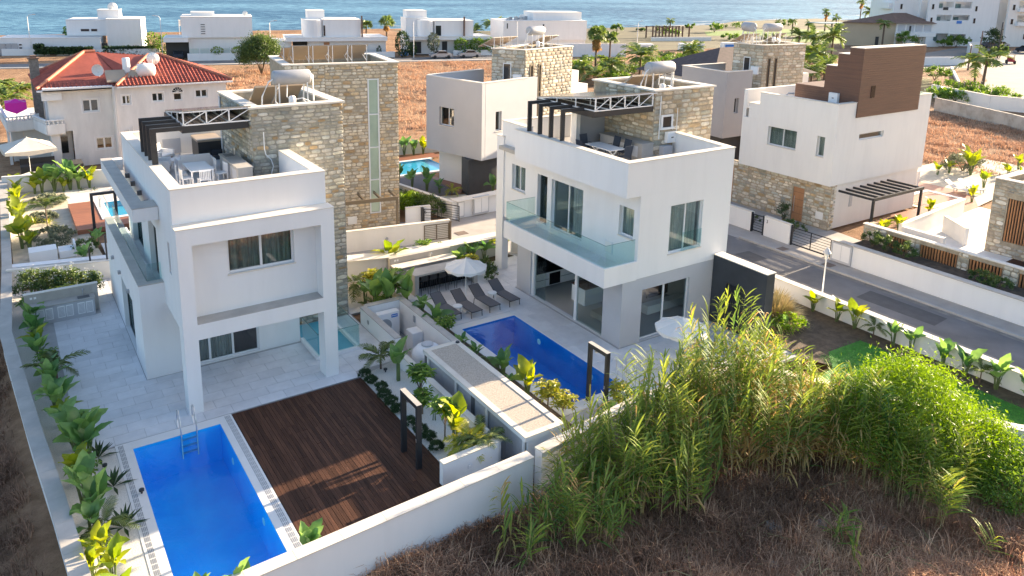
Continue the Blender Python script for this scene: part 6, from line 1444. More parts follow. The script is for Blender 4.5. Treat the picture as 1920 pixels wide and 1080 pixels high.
def tiled(mb, a, b, c, d, step=.28, m=0, rows=True):
 """slope with eave a-b and ridge d-c, covered by half-round tile rows running up"""
 a, b, c, d = map(Vector, (a, b, c, d)); n = max(2, int((b - a).length / step)); up = ((d - a).cross(b - a)).normalized()
 if up.z < 0: up = -up
 nr = 7
 for i in range(n):
  t0, t1 = i / n, (i + 1) / n; tm = (t0 + t1) / 2
  for j in range(nr):
   s0, s1 = j / nr, (j + 1) / nr
   def P(t, s, h): return (a.lerp(b, t)).lerp(d.lerp(c, t), s) + up * h
   w0, w1 = .085, .055
   tt = random.random()
   for (ta, ha), (tb, hb) in (((t0, 0), (t0 + (tm - t0) * .6, w0)), ((t0 + (tm - t0) * .6, w0), (t1 - (t1 - tm) * .6, w0)), ((t1 - (t1 - tm) * .6, w0), (t1, 0))):
    mb.face([P(ta, s0, ha + (.03 if ha else 0)), P(tb, s0, hb + (.03 if hb else 0)), P(tb, s1, hb), P(ta, s1, ha)], m, tt)
E0, EL_, = 6.62, 6.62
rA = [(2.6, 71.2, 6.62), (8.25, 71.4, 6.62), (8.2, 77.6, 8.75), (7.3, 77.6, 8.75)]
mb = MB()
mb2 = MB()
tl = MB()
def slope(poly, nrows_dir):
 """polygon roof plane tiled with straight ridges running along nrows_dir (from the eave up)"""
 pts = [Vector(p) for p in poly]; nrm = (pts[1] - pts[0]).cross(pts[2] - pts[0]).normalized()
 if nrm.z < 0: nrm = -nrm
 up = Vector(nrows_dir); up = (up - nrm * up.dot(nrm)).normalized(); sd = up.cross(nrm).normalized()
 o = pts[0]; uv = [((p - o).dot(sd), (p - o).dot(up)) for p in pts]
 u0, u1 = min(u for u, v in uv), max(u for u, v in uv); step = .30
 k = int((u1 - u0) / step) + 1
 def span(u):
  xs = []
  for (ua, va), (ub, vb) in zip(uv, uv[1:] + uv[:1]):
   if (ua <= u < ub) or (ub <= u < ua): xs.append(va + (vb - va) * (u - ua) / (ub - ua))
  return (min(xs), max(xs)) if len(xs) >= 2 else None
 tl.face([p for p in pts], 0, .35)
 for i in range(k):
  u = u0 + step * (i + .5); s = span(u)
  if not s or s[1] - s[0] < .12: continue
  v = s[0]; L_ = .42
  while v < s[1] - .02:
   ve = min(v + L_, s[1]); w = .095; t = random.uniform(0, 1)
   def P(du, vv, h): return o + sd * (u + du) + up * vv + nrm * h
   prof = [(-w, .005), (-w * .6, .06), (0, .085), (w * .6, .06), (w, .005)]
   lo = [P(du, v, h + .02) for du, h in prof]; hi = [P(du * .85, ve, h * .9) for du, h in prof]
   for q in range(4): tl.face([lo[q], lo[q + 1], hi[q + 1], hi[q]], 0, t)
   tl.face([lo[0], lo[1], lo[2], lo[3], lo[4]], 0, t * .5)
   v = ve
a1, a2, a3, a4 = (2.55, 82.0, 6.5), (2.6, 71.7, 6.5), (8.9, 71.2, 6.5), (8.9, 82, 6.5)
rp, rq = (6.7, 77.4, 8.85), (7.6, 77.4, 8.85)
slope([a2, (8.4, 71.3, 6.5), (9.6, 76.2, 8.1), rq, rp], (0, 1, .4)); slope([a1, a2, rp], (1, 0, .4)); slope([a4, a1, rp, rq], (0, -1, .4));
b2, b3, b4 = (8.2, 70.4, 6.62), (17.6, 70.6, 6.62), (17.9, 80.5, 6.62)
bq, br = (11.6, 75.8, 8.55), (12.6, 75.8, 8.55)
slope([b2, b3, br, bq, (9.9, 73.0, 7.6)], (0, 1, .4)); slope([b3, b4, br], (-1, 0, .4)); slope([b4, (8.6, 80.5, 6.62), bq, br], (0, -1, .4)); slope([(8.2, 70.4, 6.62), (9.9, 73.0, 7.6), bq, rq, (9.0, 72.3, 6.9)], (.3, 1, .3)); slope([rq, bq, (9.4, 80, 6.8)], (-.2, -1, .3))
tl_o = obj('roof_tile', tl, mat('clay_tiles', (.40, .095, .062), .75, noise=.25, nscale=1.2, tint=True, rnd=.28), H); tl_o['kind'] = 'stuff'
rg_ = MB()
for a, b in ((a2, rp), (rp, rq), (b3, br), (bq, br), (b2, bq), (a1, rp)): rg_.tube([Vector(a) + Vector((0, 0, .07)), Vector(b) + Vector((0, 0, .07))], .13, 7)
obj('ridge_tile', rg_, M['claycap'], H)
mb = MB(); mb.box(2.6, 71.2, 6.36, 8.3, 71.5, 6.47); mb.box(8.25, 70.35, 6.46, 17.5, 70.55, 6.58); obj('gutter', mb, M['white'], H)
ch = MB(); ch.box(2.55, 78.2, 2.9, 3.25, 79.0, 8.35); ch_o = obj('chimney', ch, mat('chimney_stone', (.30, .27, .23), .9, noise=.4, nscale=5, bump=.4), H)
mb = MB(); mb.box(2.45, 78.1, 8.351, 3.35, 79.1, 8.43); mb.box(2.65, 78.3, 8.431, 3.15, 78.9, 8.62); obj('chimney_cap', mb, M['brownroof'], ch_o)
for x in (8.02, 8.12):
 mb = MB(); mb.tube([(x, 70.78, 0), (x, 70.78, 6.4)], .045, 6); obj('drainpipe', mb, M['oldwhite'], H)
mb = MB(); mb.tube([(8.6, 70.8, 1.5), (8.6, 70.8, 2.9), (8.9, 70.8, 2.9), (8.9, 70.8, 2.2), (9.2, 70.8, 2.2), (9.2, 70.8, 3.2)], .05, 5); obj('vent_pipe', mb, M['oldwhite'], H)
g_ = thing('water_heater', 'upright white cylinder tank with collector on the red roof', 'water heater', (9.2, 71.9, 6.8))
mb = MB(); mb.lathe((9.35, 72.6, 7.4), [(0, 0), (.28, .0), (.30, .06), (.30, 1.25), (.26, 1.32), (0, 1.34)], 16); obj('tank', mb, M['plastic'], g_, smooth=True)
mb = MB(); mb.obox((8.4, 71.9, 7.3), (1, 0, 0), (0, .8, .6), (0, -.6, .8), .75, .7, .05); obj('collector', mb, M['absorber'], g_); mb = MB(); mb.obox((9.9, 72.1, 7.3), (1, 0, 0), (0, .8, .6), (0, -.6, .8), .6, .6, .05); obj('collector', mb, M['absorber'], g_)
mb = MB();
for dx in (-.25, -.08, .08, .25): mb.tube([(9.35 + dx, 72.3, 6.75), (9.35 + dx, 72.4, 7.5)], .03, 5)
obj('stand', mb, M['steel'], g_)
g_ = thing('water_tank', 'round cream water tank on legs on the red roof', 'water tank', (10.8, 72.2, 6.8)); mb = MB(); mb.lathe((10.8, 72.2, 7.65), [(0, -.78), (.16, -.78), (.2, -.72), (.5, -.66), (.58, -.5), (.60, 0), (.58, .5), (.5, .62), (.3, .72), (0, .76)], 18, axis='x'); obj('tank', mb, M['offwhite'], g_, smooth=True)
mb = MB()
for sx in (-.5, .5):
 for sy in (-.35, .35): mb.tube([(10.8 + sx, 72.2 + sy, 6.7), (10.8 + sx, 72.2 + sy, 7.3)], .035, 5)
obj('stand', mb, M['whitem'], g_); mb = MB(); mb.lathe((10.6, 72.2, 8.2), [(.2, 0), (.2, .08), (0, .1)], 12); obj('lid', mb, M['greyr'], g_)
def dish(label, x, y, z, r, az):
 d = thing('satellite_dish', label, 'satellite dish', (x, y, z), az); mb = MB(); mb.lathe((0, 0, .55), [(0, 0), (r * .5, -.04 * r / .4), (r, -.18 * r / .4)], 16, axis='y'); obj('dish', mb, M['offwhite'], d, local=True)
 mb = MB(); mb.tube([(0, .05, 0), (0, .05, .55)], .03, 5); mb.tube([(0, 0, .3), (0, -r, .5)], .015, 4); obj('mount', mb, M['alu'], d, local=True); return d
dish('cream satellite dish on the red roof behind the round tank', 11.6, 73.6, 7.9, .55, R(160)); dish('tilted cream dish on the red roof left of the upright tank', 7.3, 73.0, 7.2, .5, R(-30))
parasol('magenta square parasol on the balcony of the red roofed villa', 1.2, 77.9, 2.96, 2.1, 1.1, 4, .25, .85, 'pink')
for i, (x, y) in enumerate(((2.35, 77.2), (2.75, 76.6), (2.2, 76.2))):
 slat_chair(x, y, 2.96, R(40 * i), ['white balcony chair nearest the chimney stack', 'white balcony chair at the inner corner of the balustrade', 'white balcony chair beside the magenta parasol'][i], 'white chairs on the old villa balcony')
pp = parasol('large cream square parasol over dark terrace furniture', 1.5, 68.6, .0, 3.35, 2.4, 4, .75, .32, 'cream', rz=R(6))
mb = MB(); mb.box(.9, 70.0, .0, 3.3, 71.0, .72); mb.box(.9, 71.001, 0, 3.3, 71.25, 1.15); mthing('dark_sofa', mb, M['dark'], 'dark outdoor sofa under the cream square parasol', 'sofa')
mb = MB(); mb.box(3.7, 68.2, 0, 5.1, 70.0, .95); mthing('dark_crate', mb, M['dark'], 'dark covered lounge set right of the cream parasol', 'sofa')
wallthing('weathered white garden wall behind the yellow leaved plants', [(-.4, 65.2), (6.6, 64.0), (9.5, 63.6)], -.1, 1.2, .22, 'offwhite', 'offwhite', .26); wallthing('curved weathered planter wall in front of the dark sofa', [(.3, 66.3), (1.4, 67.6), (3.2, 67.4)], -.1, .8, .25, 'oldwhite', None)
sheet('garden_sand', [(-.3, 45.2), (4.2, 44.5), (3.4, 60), (3.4, 64.2), (-.2, 65)], .0, 'sandy'); sheet('garden_paving', [(3.3, 59.2), (7.5, 58.4), (9, 63.0), (3.3, 64.0)], .004, 'gravel'); sheet('rear_terrace', [(4.2, 41.6), (14, 41.6), (14, 46), (4.2, 50)], -.01, 'tile')
mb = MB(); mb.box(3.2, 52.3, .0, 4.75, 58.9, .28); mb.box(4.751, 52.3, 0, 9, 53.9, .28); mthing('raised_deck', mb, M['reddeck'], 'red wooden deck around the small turquoise pool', 'deck')
pool('small turquoise pool partly hidden by the left villa canopy', 5.3, 54.3, 9.0, 58.0, .3, .4, 'poolturq', 'water', ((4.76, 53.91, 5.295, 58.6), (5.296, 58.01, 9, 58.6), (5.296, 53.91, 9, 54.295)))
s_ = thing('outdoor_shower', 'black square arch beside the small turquoise pool', 'shower', (4.8, 52.2, 0))
for x in (4.12, 5.42):
 mb = MB(); mb.box(x - .08, 52.1, 0, x + .08, 52.3, 2.4); obj('post', mb, M['black'], s_)
mb = MB(); mb.box(4.04, 52.1, 2.401, 5.5, 52.3, 2.56); obj('lintel', mb, M['black'], s_)
ld = thing('pool_ladder', 'steel ladder of the small turquoise pool', 'ladder', (5.3, 57, .3))
for y in (56.4, 57.0):
 mb = MB(); mb.tube([(4.9, y, .3), (4.95, y, 1.0), (5.2, y, 1.15), (5.38, y, .6), (5.4, y, -.3)], .03, 6); obj('rail', mb, M['steel'], ld)
wallthing('low white garden wall running across behind the oleander bed', [(-.6, 45.9), (4.2, 44.9)], -.1, .78, .5, 'white', 'white', .52); wallthing('cream lower wall with pale top below the white garden wall', [(-.6, 45.0), (4.0, 43.9)], -.1, .9, .22, 'offwhite', 'cap', .26)
mb = MB(); mb.box(.5, 48.2, .0, 1.85, 49.2, .62); mb.box(1.95, 48.3, 0, 2.7, 49.3, .4); mb.box(2.71, 48.3, 0, 2.8, 49.3, .75); mthing('white_daybed', mb, M['plastic'], 'white box and daybed in the sandy garden', 'bench')
mb = MB(); mb.box(3.12, 44.6, -.1, 3.2, 44.68, 1.5); mb.box(3.9, 44.3, -.1, 3.98, 44.38, 2.2); mthing('gate_post', mb, M['black'], 'dark posts at the end of the low white garden wall', 'post')
mb = MB(); mb.box(2.95, 39.95, -.02, 4.1, 40.15, .01);
# villas along the beach
def bvilla(label, P, blocks, loc=None, name='beach_villa', ang=-14, win=(), dark=(), m='white', flat=True):
 F = FA(P[0], P[1], ang); h = thing(name, label, 'house', (P[0], P[1], 0))
 for k, (a0, a1, z0, z1, o, dep) in enumerate(blocks):
  mb = MB(); fbox(mb, F, a0, a1, z0, z1, o, o - dep); w = obj('wall', mb, M[m], h)
  cb = MB(); fbox(cb, F, a0 - .06, a1 + .06, z1 + .001, z1 + .09, o + .06, o - dep - .06); obj('roof_edge', cb, M['offwhite'], w)
 for (a0, a1, z0, z1, o) in win:
  mb = MB(); fbox(mb, F, a0, a1, z0, z1, o + .01, o + .07); w = obj('window', mb, M['alu'], h); p = MB(); fbox(p, F, a0 + .08, a1 - .08, z0 + .08, z1 - .08, o + .071, o + .08); obj('pane', p, M['carglass'], w)
 for (a0, a1, z0, z1, o, dep) in dark:
  mb = MB(); fbox(mb, F, a0, a1, z0, z1, o + .01, o + .05); obj('opening', mb, M['dark'], h)
 return h, F
V1, F1 = bvilla('white beach villa with roof block and hedges, leftmost by the sea', (18.6, 169.5), [(-7.0, .2, 3.2, 6.2, -3, 9), (.21, 6.4, 0, 6.5, -1, 9), (-18, -.9, 0, 3.0, 0, 8), (-1.6, 2.3, 6.3, 8.1, -4.5, 4), (-26, -18.01, 0, 2.4, 0, 6)],
 win=[(-4.6, -3.0, 4.0, 4.6, -3), (-2.8, -1.6, 4.0, 4.6, -3)] + [(-17.0 + i * 2.3, -16.4 + i * 2.3, z, z + .42, 0) for i in range(3) for z in (1.0, 1.6)], dark=[(-.85, .19, .2, 1.9, -1, 1)])
dish('large cream satellite dish on the leftmost beach villa roof block', F1.w(1.0, 8.2, -6).x, F1.w(1, 8.2, -6).y, 8.1, .9, R(170))
V2, F2 = bvilla('white beach villa with louvred slot window and dark carport', (28.9, 152.4), [(.3, 12.8, 3.9, 7.7, -1.5, 9), (1.4, 12.5, 0, 3.89, -2, 8), (-2.8, 1.39, 3.2, 3.9, 0, 8), (12.81, 20, 0, 3.0, -3, 7), (2, 6, 7.8, 8.4, -4, 4)], win=[(3.6, 4.5, 4.5 + i * .42, 4.78 + i * .42, -1.5) for i in range(5)], dark=[(-2.6, 1.38, 0, 3.15, -2.5, 1)])
dish('cream satellite dish on the beach villa with the slot window', F2.w(11.6, 7.8, -3).x, F2.w(11.6, 7.8, -3).y, 7.75, .5, R(150))
def tower_round(h, F, a, o, r, z0, z1):
 c = F.w(a, 0, o); mb = MB(); mb.lathe((c.x, c.y, z0), [(r, 0), (r, z1 - z0), (0, z1 - z0 + .01)], 24); obj('round_wall', mb, M['white'], h, smooth=False)
V3, F3 = bvilla('white beach villa with rounded stair tower and wooden door', (49.5, 148), [(4.9, 12.3, 3.8, 7.2, -1, 8), (2.3, 5.6, 7.1, 8.8, -4, 4), (-2.2, 17.4, 3.1, 3.75, 0, 9), (2.0, 17.3, 0, 3.09, -1.2, 8), (1.4, 3.2, 3.76, 7.0, -3, 5)], win=[(4.9, 5.4, 4.0, 6.2, -.9)], dark=[(-.8, 1.95, 0, 3.05, -3, 1)])
tower_round(V3, F3, 3.2, -2.2, 1.85, 3.76, 7.2); mb = MB(); fbox(mb, F3, 5.0, 6.1, .5, 2.8, -1.19, -1.1); obj('wooden_door', mb, M['wooddoor'], V3); mb = MB(); fbox(mb, F3, 12.35, 12.6, 3.8, 8.0, -.4, -.9); obj('flue', mb, M['brownroof'], V3)
V4, F4 = bvilla('white beach villa with beige roof box and cactus by the door', (71.4, 144.6), [(5.9, 14.3, 3.7, 6.9, -1, 8), (.7, 4.9, 6.9, 8.8, -4, 4), (0, 18.3, 3.0, 3.65, 0, 9), (.3, 18.2, 0, 2.99, -1.2, 8), (0.2, 5.0, 3.66, 7.3, -3, 5)], win=[(6.0, 7.3, 3.75, 6.0, -.95), (3.1, 3.5, 4.5, 6.5, -2.9)], dark=[(.4, 3.0, .2, 2.6, -1.15, 1), (7.5, 8.6, .2, 2.6, -1.15, 1)])
tower_round(V4, F4, 4.2, -2.2, 1.7, 3.66, 7.05); mb = MB(); fbox(mb, F4, 12.05, 12.3, 3.7, 7.8, -.4, -.9); obj('flue', mb, M['brownroof'], V4)
V5, F5 = bvilla('long plain white beach villa with slit window, beyond the stone tower', (93.9, 141.8), [(-.5, 19.6, 2.4, 6.7, -1, 9), (7.2, 19.1, 6.71, 8.5, -3, 6), (.2, 19.5, 0, 2.39, -1.4, 8)], win=[(8.7, 9.2, 4.9, 6.1, -1), (.2, .6, 5, 6.3, -1)])
dish('grey satellite dish among pipes on the long plain beach villa', F5.w(5.0, 6.8, -4).x, F5.w(5, 6.8, -4).y, 6.8, .7, R(165))
mb = MB()
for i in range(6): q = F5.w(1.5 + i * .9, 6.79, -3.5 - (i % 2)); mb.box(q.x - .3, q.y - .3, q.z, q.x + .3, q.y + .3, q.z + .5 + .15 * (i % 3))
mthing('roof_plant', mb, M['greyplastic'], 'cluster of grey roof plant on the long plain beach villa', 'roof plant')
def hedge(label, F, a0, a1, z0, z1, o, dep, mm='dark', n=900, name='hedge', lw=.3):
 rg = np.random.default_rng(int(abs(a0 * 37 + a1 * 11)) + 3); mb = MB()
 core = MB()
 for i in range(n):
  s = rg.integers(0, 3); a = rg.uniform(a0, a1); z = rg.uniform(z0, z1); q = rg.uniform(o - dep, o)
  if s == 0: q = o + rg.uniform(-.08, .1)
  elif s == 1: z = z1 + rg.uniform(-.1, .1)
  p = F.w(a, z, q); r = lw * rg.uniform(.6, 1.3); v1 = Vector(rg.normal(size=3)).normalized() * r; v2 = Vector(rg.normal(size=3)).normalized() * r * .6
  mb.face([p - v1, p - v2, p + v1, p + v2], 0, float(rg.random()))
 h = thing(name, label, 'hedge', tuple(F.w((a0 + a1) / 2, z0, o))); obj('foliage', mb, L[mm], h)
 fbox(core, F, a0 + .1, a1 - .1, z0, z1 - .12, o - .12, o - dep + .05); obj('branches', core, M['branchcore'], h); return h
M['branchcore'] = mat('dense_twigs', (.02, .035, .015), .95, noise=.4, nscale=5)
hedge('long clipped dark hedge in front of the leftmost beach villa', F1, -10.2, -2.0, .2, 1.35, 2.4, 1.1); hedge('second clipped dark hedge, nearer the lamp by the leftmost beach villa', F1, -.3, 8.8, .0, 1.35, 1.9, 1.2); hedge('rounded dark hedge end at the leftmost beach villa', F1, -11.8, -10.3, .2, 1.9, 2.4, 1.6, n=300)
wallthing('white street wall along the leftmost beach villa', [(1.5, 173.2), (9.0, 170.8)], -.15, 1.1, .3, 'white', None); wallthing('white street wall below the clipped hedge', [(10.2, 170.2), (27.5, 165.2)], -.15, 1.0, .3, 'white', None)
wallthing('white street wall before the beach villa with the slot window', [(29.8, 151.2), (40.2, 148.8)], -.15, 1.2, .3, 'white', None); wallthing('white street wall before the rounded stair tower villa', [(43.5, 148.3), (67.5, 142.8)], -.15, 1.0, .3, 'white', None); wallthing('white street wall panel before the cactus villa', [(75.2, 142.2), (78.5, 141.3)], -.15, 1.0, .3, 'white', None); wallthing('white street wall before the round bushes', [(79.9, 140.8), (88.8, 138.6)], -.15, 1.0, .3, 'white', None)
wallthing('long white wall below the long plain beach villa', [(99.0, 131.0), (113.6, 125.0)], -.15, 2.6, .3, 'white', None)
gg = thing('glass_fence', 'turquoise glass fence panels before the slot window villa', 'fence', (36, 150, 1.2))
for i in range(6):
 p = MB(); x = 30.2 + i * 1.75; p.box(x, 150.9 - i * .42, 1.2, x + 1.6, 150.95 - i * .42, 2.1); obj('glass_panel', p, M['rail'], gg)
tg = thing('metal_fence', 'pale corrugated metal fence at the far left of the beach street', 'fence', (-4, 174, 0))
for i in range(16):
 mb = MB(); mb.box(-11 + i * .95, 174.6 - i * .12, -.1, -10.1 + i * .95, 174.66 - i * .12, 2.1); obj('panel', mb, M['tank'], tg)
for i, (x, y, w) in enumerate(((11.3, 169.7, 1.5), (68.5, 142.2, 1.6))):
 t = thing('street_sign', ['small dark sign board on the white wall of the leftmost beach villa', 'small blue sign board on the white wall near the parked cars'][i], 'sign', (x, y, .2)); mb = MB(); mb.box(x, y - .1, .15, x + w, y - .05, 1.0); obj('board', mb, M['dalu'] if i == 0 else M['blue'], t); mb = MB(); mb.box(x + .15, y - .115, .35, x + w * .55, y - .1005, .8); obj('print', mb, M['greyr'], t)
def ball_bush(label, c, rx, rz, n=500, mm='tree', lw=.28, name='round_bush', group=None):
 rg = np.random.default_rng(int(abs(c[0] * 13 + c[1] * 7))); mb = MB()
 for i in range(n):
  v = Vector(rg.normal(size=3)).normalized() * rg.uniform(.62, 1.06) ** .6; p = Vector((c[0] + v.x * rx, c[1] + v.y * rx, c[2] + rz + v.z * rz))
  r = lw * rg.uniform(.6, 1.3); v1 = Vector(rg.normal(size=3)).normalized() * r; v2 = Vector(rg.normal(size=3)).normalized() * r * .5
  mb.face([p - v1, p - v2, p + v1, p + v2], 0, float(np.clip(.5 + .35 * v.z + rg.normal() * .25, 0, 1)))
 h = thing(name, label, 'bush', c, 0, group); obj('crown', mb, L[mm], h)
 s = MB(); s.tube([(c[0], c[1], c[2] - .1), (c[0], c[1], c[2] + rz)], max(.04, rx * .08), 6); obj('trunk', s, M['barkstem'], h); return h
gb = 'clipped bushes before the cactus villa'
for a, lb in ((11.2, 'clipped round green bush right of the cactus, leftmost of three'), (14.6, 'clipped round green bush, middle of three before the cactus villa'), (17.6, 'clipped round green bush, rightmost of three before the cactus villa')):
 q = F4.w(a, 0, .9); ball_bush(lb, (q.x, q.y, .2), 1.7, 1.65, 500, 'tree', group=gb)
q = F3.w(20.3, 0, 1); ball_bush('tall dark clipped bush left of the cactus villa', (q.x, q.y, 0), 1.5, 2.6, 700, 'dark'); q = F3.w(22.4, 0, .6); ball_bush('lower dark bush beside the tall dark clipped bush', (q.x, q.y, 0), .9, 1.4, 300, 'dark')
q = F4.w(5.0, 0, 1.5); ball_bush('pale grey green cactus bush at the cactus villa door', (q.x, q.y, .6), 1.3, 2.0, 420, 'grey')
for a, lb in ((3.3, 'small topiary left of the wooden door'), (12.6, 'dark column bush right of the wooden door'), (15.6, 'square clipped shrub before the stair tower villa'), (10.0, 'low clipped shrub between door and column bush')):
 q = F3.w(a, 0, .3); ball_bush(lb, (q.x, q.y, .3), .5, .95, 160, 'dark', .2)
for a, lb in ((6.3, 'rounded green bush behind the glass fence, left one'), (9.9, 'rounded green bush behind the glass fence, right one')):
 q = F2.w(a, 0, .2); ball_bush(lb, (q.x, q.y, .6), 1.2, .9, 260, 'tree', .2)
for i, (x, y, rx, rz) in enumerate(((26.5, 166, 1.6, 2.2), (28.5, 165, 1.8, 1.9), (14, 178, 2, 1.2))):
 ball_bush(['dark green bush at the right end of the leftmost beach villa', 'broad green bush right of the leftmost beach villa near the lamp', 'bush showing above the low left roof of the leftmost beach villa'][i], (x, y, 0 if i < 2 else 2.6), rx, rz, 420, 'tree')
def street_lamp(label, x, y, h, arm=1.2, dirx=1):
 l = thing('street_lamp', label, 'street lamp', (x, y, -.15), 0, 'street lamps along the beach street')
 mb = MB(); mb.tube([(x, y, -.15), (x, y, h - .4), (x + .3 * dirx, y, h - .05), (x + arm * dirx, y, h + .05)], .08, 6, r1=.05); obj('pole', mb, M['alu'], l); mb = MB(); mb.box(x + (arm - .1) * dirx - .25, y - .12, h + .0, x + (arm - .1) * dirx + .3, y + .12, h + .11); obj('lantern', mb, M['greyr'], l)
for x, y, h, dx, lb in ((6.2, 172.5, 7.4, 1, 'curved street lamp before the leftmost beach villa'), (27.2, 160.5, 7.6, -1, 'curved street lamp between the first two beach villas'), (43.8, 146.8, 7.2, 1, 'thin street lamp left of the rounded stair tower villa'), (70.6, 140.5, 7.4, 1, 'curved street lamp before the cactus villa'), (92.6, 136, 7.4, 1, 'curved street lamp before the long plain beach villa'), (113.5, 121.5, 7.6, 1, 'curved street lamp among the palms by the beach shelter')):
 street_lamp(lb, x, y, h, 1.2, dx)
for i, (x, y, cm) in enumerate(((38.0, 200, 'canvas'), (41.5, 201, 'blue'), (45.0, 202, 'canvas'))):
 f = thing('beach_flag', ['pale flag on the shore, left one', 'blue flag on the shore between two pale flags', 'pale flag on the shore, right one'][i], 'flag', (x, y, -.3)); mb = MB(); mb.tube([(x, y, -.3), (x, y, 4.6)], .06, 5); obj('pole', mb, M['whitem'], f); mb = MB(); mb.add([(x, y, 3.0), (x + .8, y + .1, 3.2), (x + .7, y - .05, 4.4), (x, y, 4.6), (x + .4, y + .15, 3.1), (x + .4, y + .12, 4.5)], [(0, 4, 5, 3), (4, 1, 2, 5)]); obj('cloth', mb, M[cm], f)
def car(label, x, y, z, rz, m='carpaint', sc=1.0, group=None):
 c = thing('parked_car', label, 'car', (x, y, z), rz, group)
 prof = [(-2.1, .35), (-2.15, .75), (-1.95, .92), (-1.3, .98), (-.75, 1.42), (.45, 1.45), (1.15, 1.0), (1.95, .85), (2.15, .65), (2.12, .35)]
 def body(w, pr, mb, mi=0):
  n = len(pr); vs = [(px * sc, -w * sc, pz * sc) for px, pz in pr] + [(px * sc, w * sc, pz * sc) for px, pz in pr]
  mb.add(vs, [(i, (i + 1) % n, n + (i + 1) % n, n + i) for i in range(n)] + [tuple(range(n - 1, -1, -1)), tuple(range(n, 2 * n))], mi)
 mb = MB(); body(.86, prof, mb); obj('body', mb, M[m], c, local=True)
 mb = MB(); gp = [(-1.2, 1.0), (-.72, 1.38), (.42, 1.41), (1.02, 1.0)]; body(.868, gp, mb); obj('side_window', mb, M['carglass'], c, local=True)
 mb = MB(); mb.obox((-1.02 * sc, 0, 1.215 * sc), (.55, 0, .44), (0, 1, 0), (-.44, 0, .55), .33 * sc, .72 * sc, .006); mb.obox((.80 * sc, 0, 1.235 * sc), (.70, 0, -.45), (0, 1, 0), (.45, 0, .70), .38 * sc, .72 * sc, .006); obj('windscreen', mb, M['carglass'], c, local=True)
 for sx in (-1.35, 1.35):
  for sy in (-.80, .80):
   mb = MB(); mb.lathe((sx * sc, sy * sc, .33 * sc), [(0, -.11), (.2, -.11), (.33, -.10), (.33, .10), (.2, .11), (0, .11)], 14, axis='y'); obj('wheel', mb, M['tyre'], c, local=True)
 for sy in (-.6, .6):
  mb = MB(); mb.box(2.06 * sc, (sy - .18) * sc, .62 * sc, 2.16 * sc, (sy + .18) * sc, .74 * sc); obj('headlight', mb, M['lampglass'], c, local=True)
 return c
car('silver car parked before the cactus villa, left of two', 75.2, 137.6, -.15, R(166), 'carpaint', 1.05, 'silver cars before the cactus villa'); car('silver car parked before the cactus villa, right of two', 81.2, 136.6, -.15, R(168), 'carpaint', 1.08, 'silver cars before the cactus villa')
q = F2.w(-.6, 0, -2.2); car('dark car in the carport of the slot window villa', q.x, q.y, 0, R(80), 'cardark'); q = F3.w(.6, 0, -2.4); car('dark blue car in the carport of the rounded stair tower villa', q.x, q.y, 0, R(76), 'cardark')
# beach shelters, beige house, hotel on the right
sf = thing('beach_pergola', 'bare dark timber beach pergola by the shore', 'pergola', (160, 158, 0))
FS = FA(156.2, 159.8, -17)
for i in range(6):
 for o in (0, -6):
  mb = MB(); fbox(mb, FS, i * 2.1 - .15, i * 2.1 + .15, -.15, 3.2 if o else 3.5, o + .2, o - .2); obj('post', mb, M['brown'], sf)
mb = MB(); fbox(mb, FS, -.4, 10.9, 2.9, 3.1, .1, -.1); fbox(mb, FS, -.4, 10.9, 2.9, 3.1, -5.9, -6.1); obj('beam', mb, M['brown'], sf)
wallthing('pale low beach wall below the dark timber pergola', [(150, 155), (168, 150)], -.2, .9, .5, 'offwhite', None)
rows = [(128, 134, 'pale grey boat shaped planter on the beach, left', 3.2), (140, 131, 'long pale container with blue stripe by the palms', 6.0), (152, 129, 'blue and white container by the palms', 5.0)]
for x, y, lb, w in rows:
 t = thing('container', lb, 'container', (x, y, -.15), R(-20)); mb = MB(); mb.box(-w / 2, -1, .0, w / 2, 1, 1.6); obj('body', mb, M['whitem'], t, local=True); mb = MB(); mb.box(-w / 2 + .3, -1.02, .5, w / 2 - .4, -1.001, 1.2); obj('stripe', mb, M['blue'] if 'blue' in lb else M['greyr'], t, local=True)
bs_ = thing('beach_shelter', 'open blue roofed beach shelter left of the beige house', 'shelter', (226, 146, 0)); FS2 = FA(219, 146.5, -18)
for a in (3.5, 6.5, 9.5):
 for o in (0, -5): mb = MB(); fbox(mb, FS2, a - .18, a + .18, -.15, 4.2, o + .18, o - .18); obj('post', mb, M['dalu'], bs_)
mb = MB(); fbox(mb, FS2, -5, 10.5, 4.0, 4.2, .8, -6); obj('roof', mb, mat('blue_grey_sheet', (.16, .24, .27), .5), bs_)
BH = thing('beige_house', 'beige two storey house with brown hip roof and outside stair', 'house', (203.7, 117.4, 0)); FB = FA(203.72, 117.36, -21); FBL = Face(193.8, 123.6, 9.92, -6.24)
BP = [FB.w(0, 0), FB.w(11.4, 0), FB.w(13.5, 0, -16), FBL.w(0, 0)]
mb = MB(); mb.prism([(v.x, v.y) for v in (FB.w(0, 0), FB.w(11.4, 0), FB.w(14.5, 0, -12), FBL.w(-3, 0))], -.1, 6.1); obj('wall', mb, M['beige'], BH)
mb = MB(); fbox(mb, FB, .0, 11.4, -.1, 6.1, .02, .25); bw_ = obj('front_wall', mb, M['oldwhite'], BH)
mb = MB(); fbox(mb, FB, -.3, 11.6, 2.6, 3.75, .3, 1.7); obj('balcony', mb, M['white'], BH)
for i in range(4):
 mb = MB(); fbox(mb, FB, .5 + i * 2.75, 2.75 + i * 2.75, 3.9, 5.8, .26, .32); obj('shutter', mb, M['greyr'], BH)
mb = MB(); fbox(mb, FB, 4.0, 4.6, 3.9, 5.4, .33, .36); obj('dark_door', mb, M['dark'], BH)
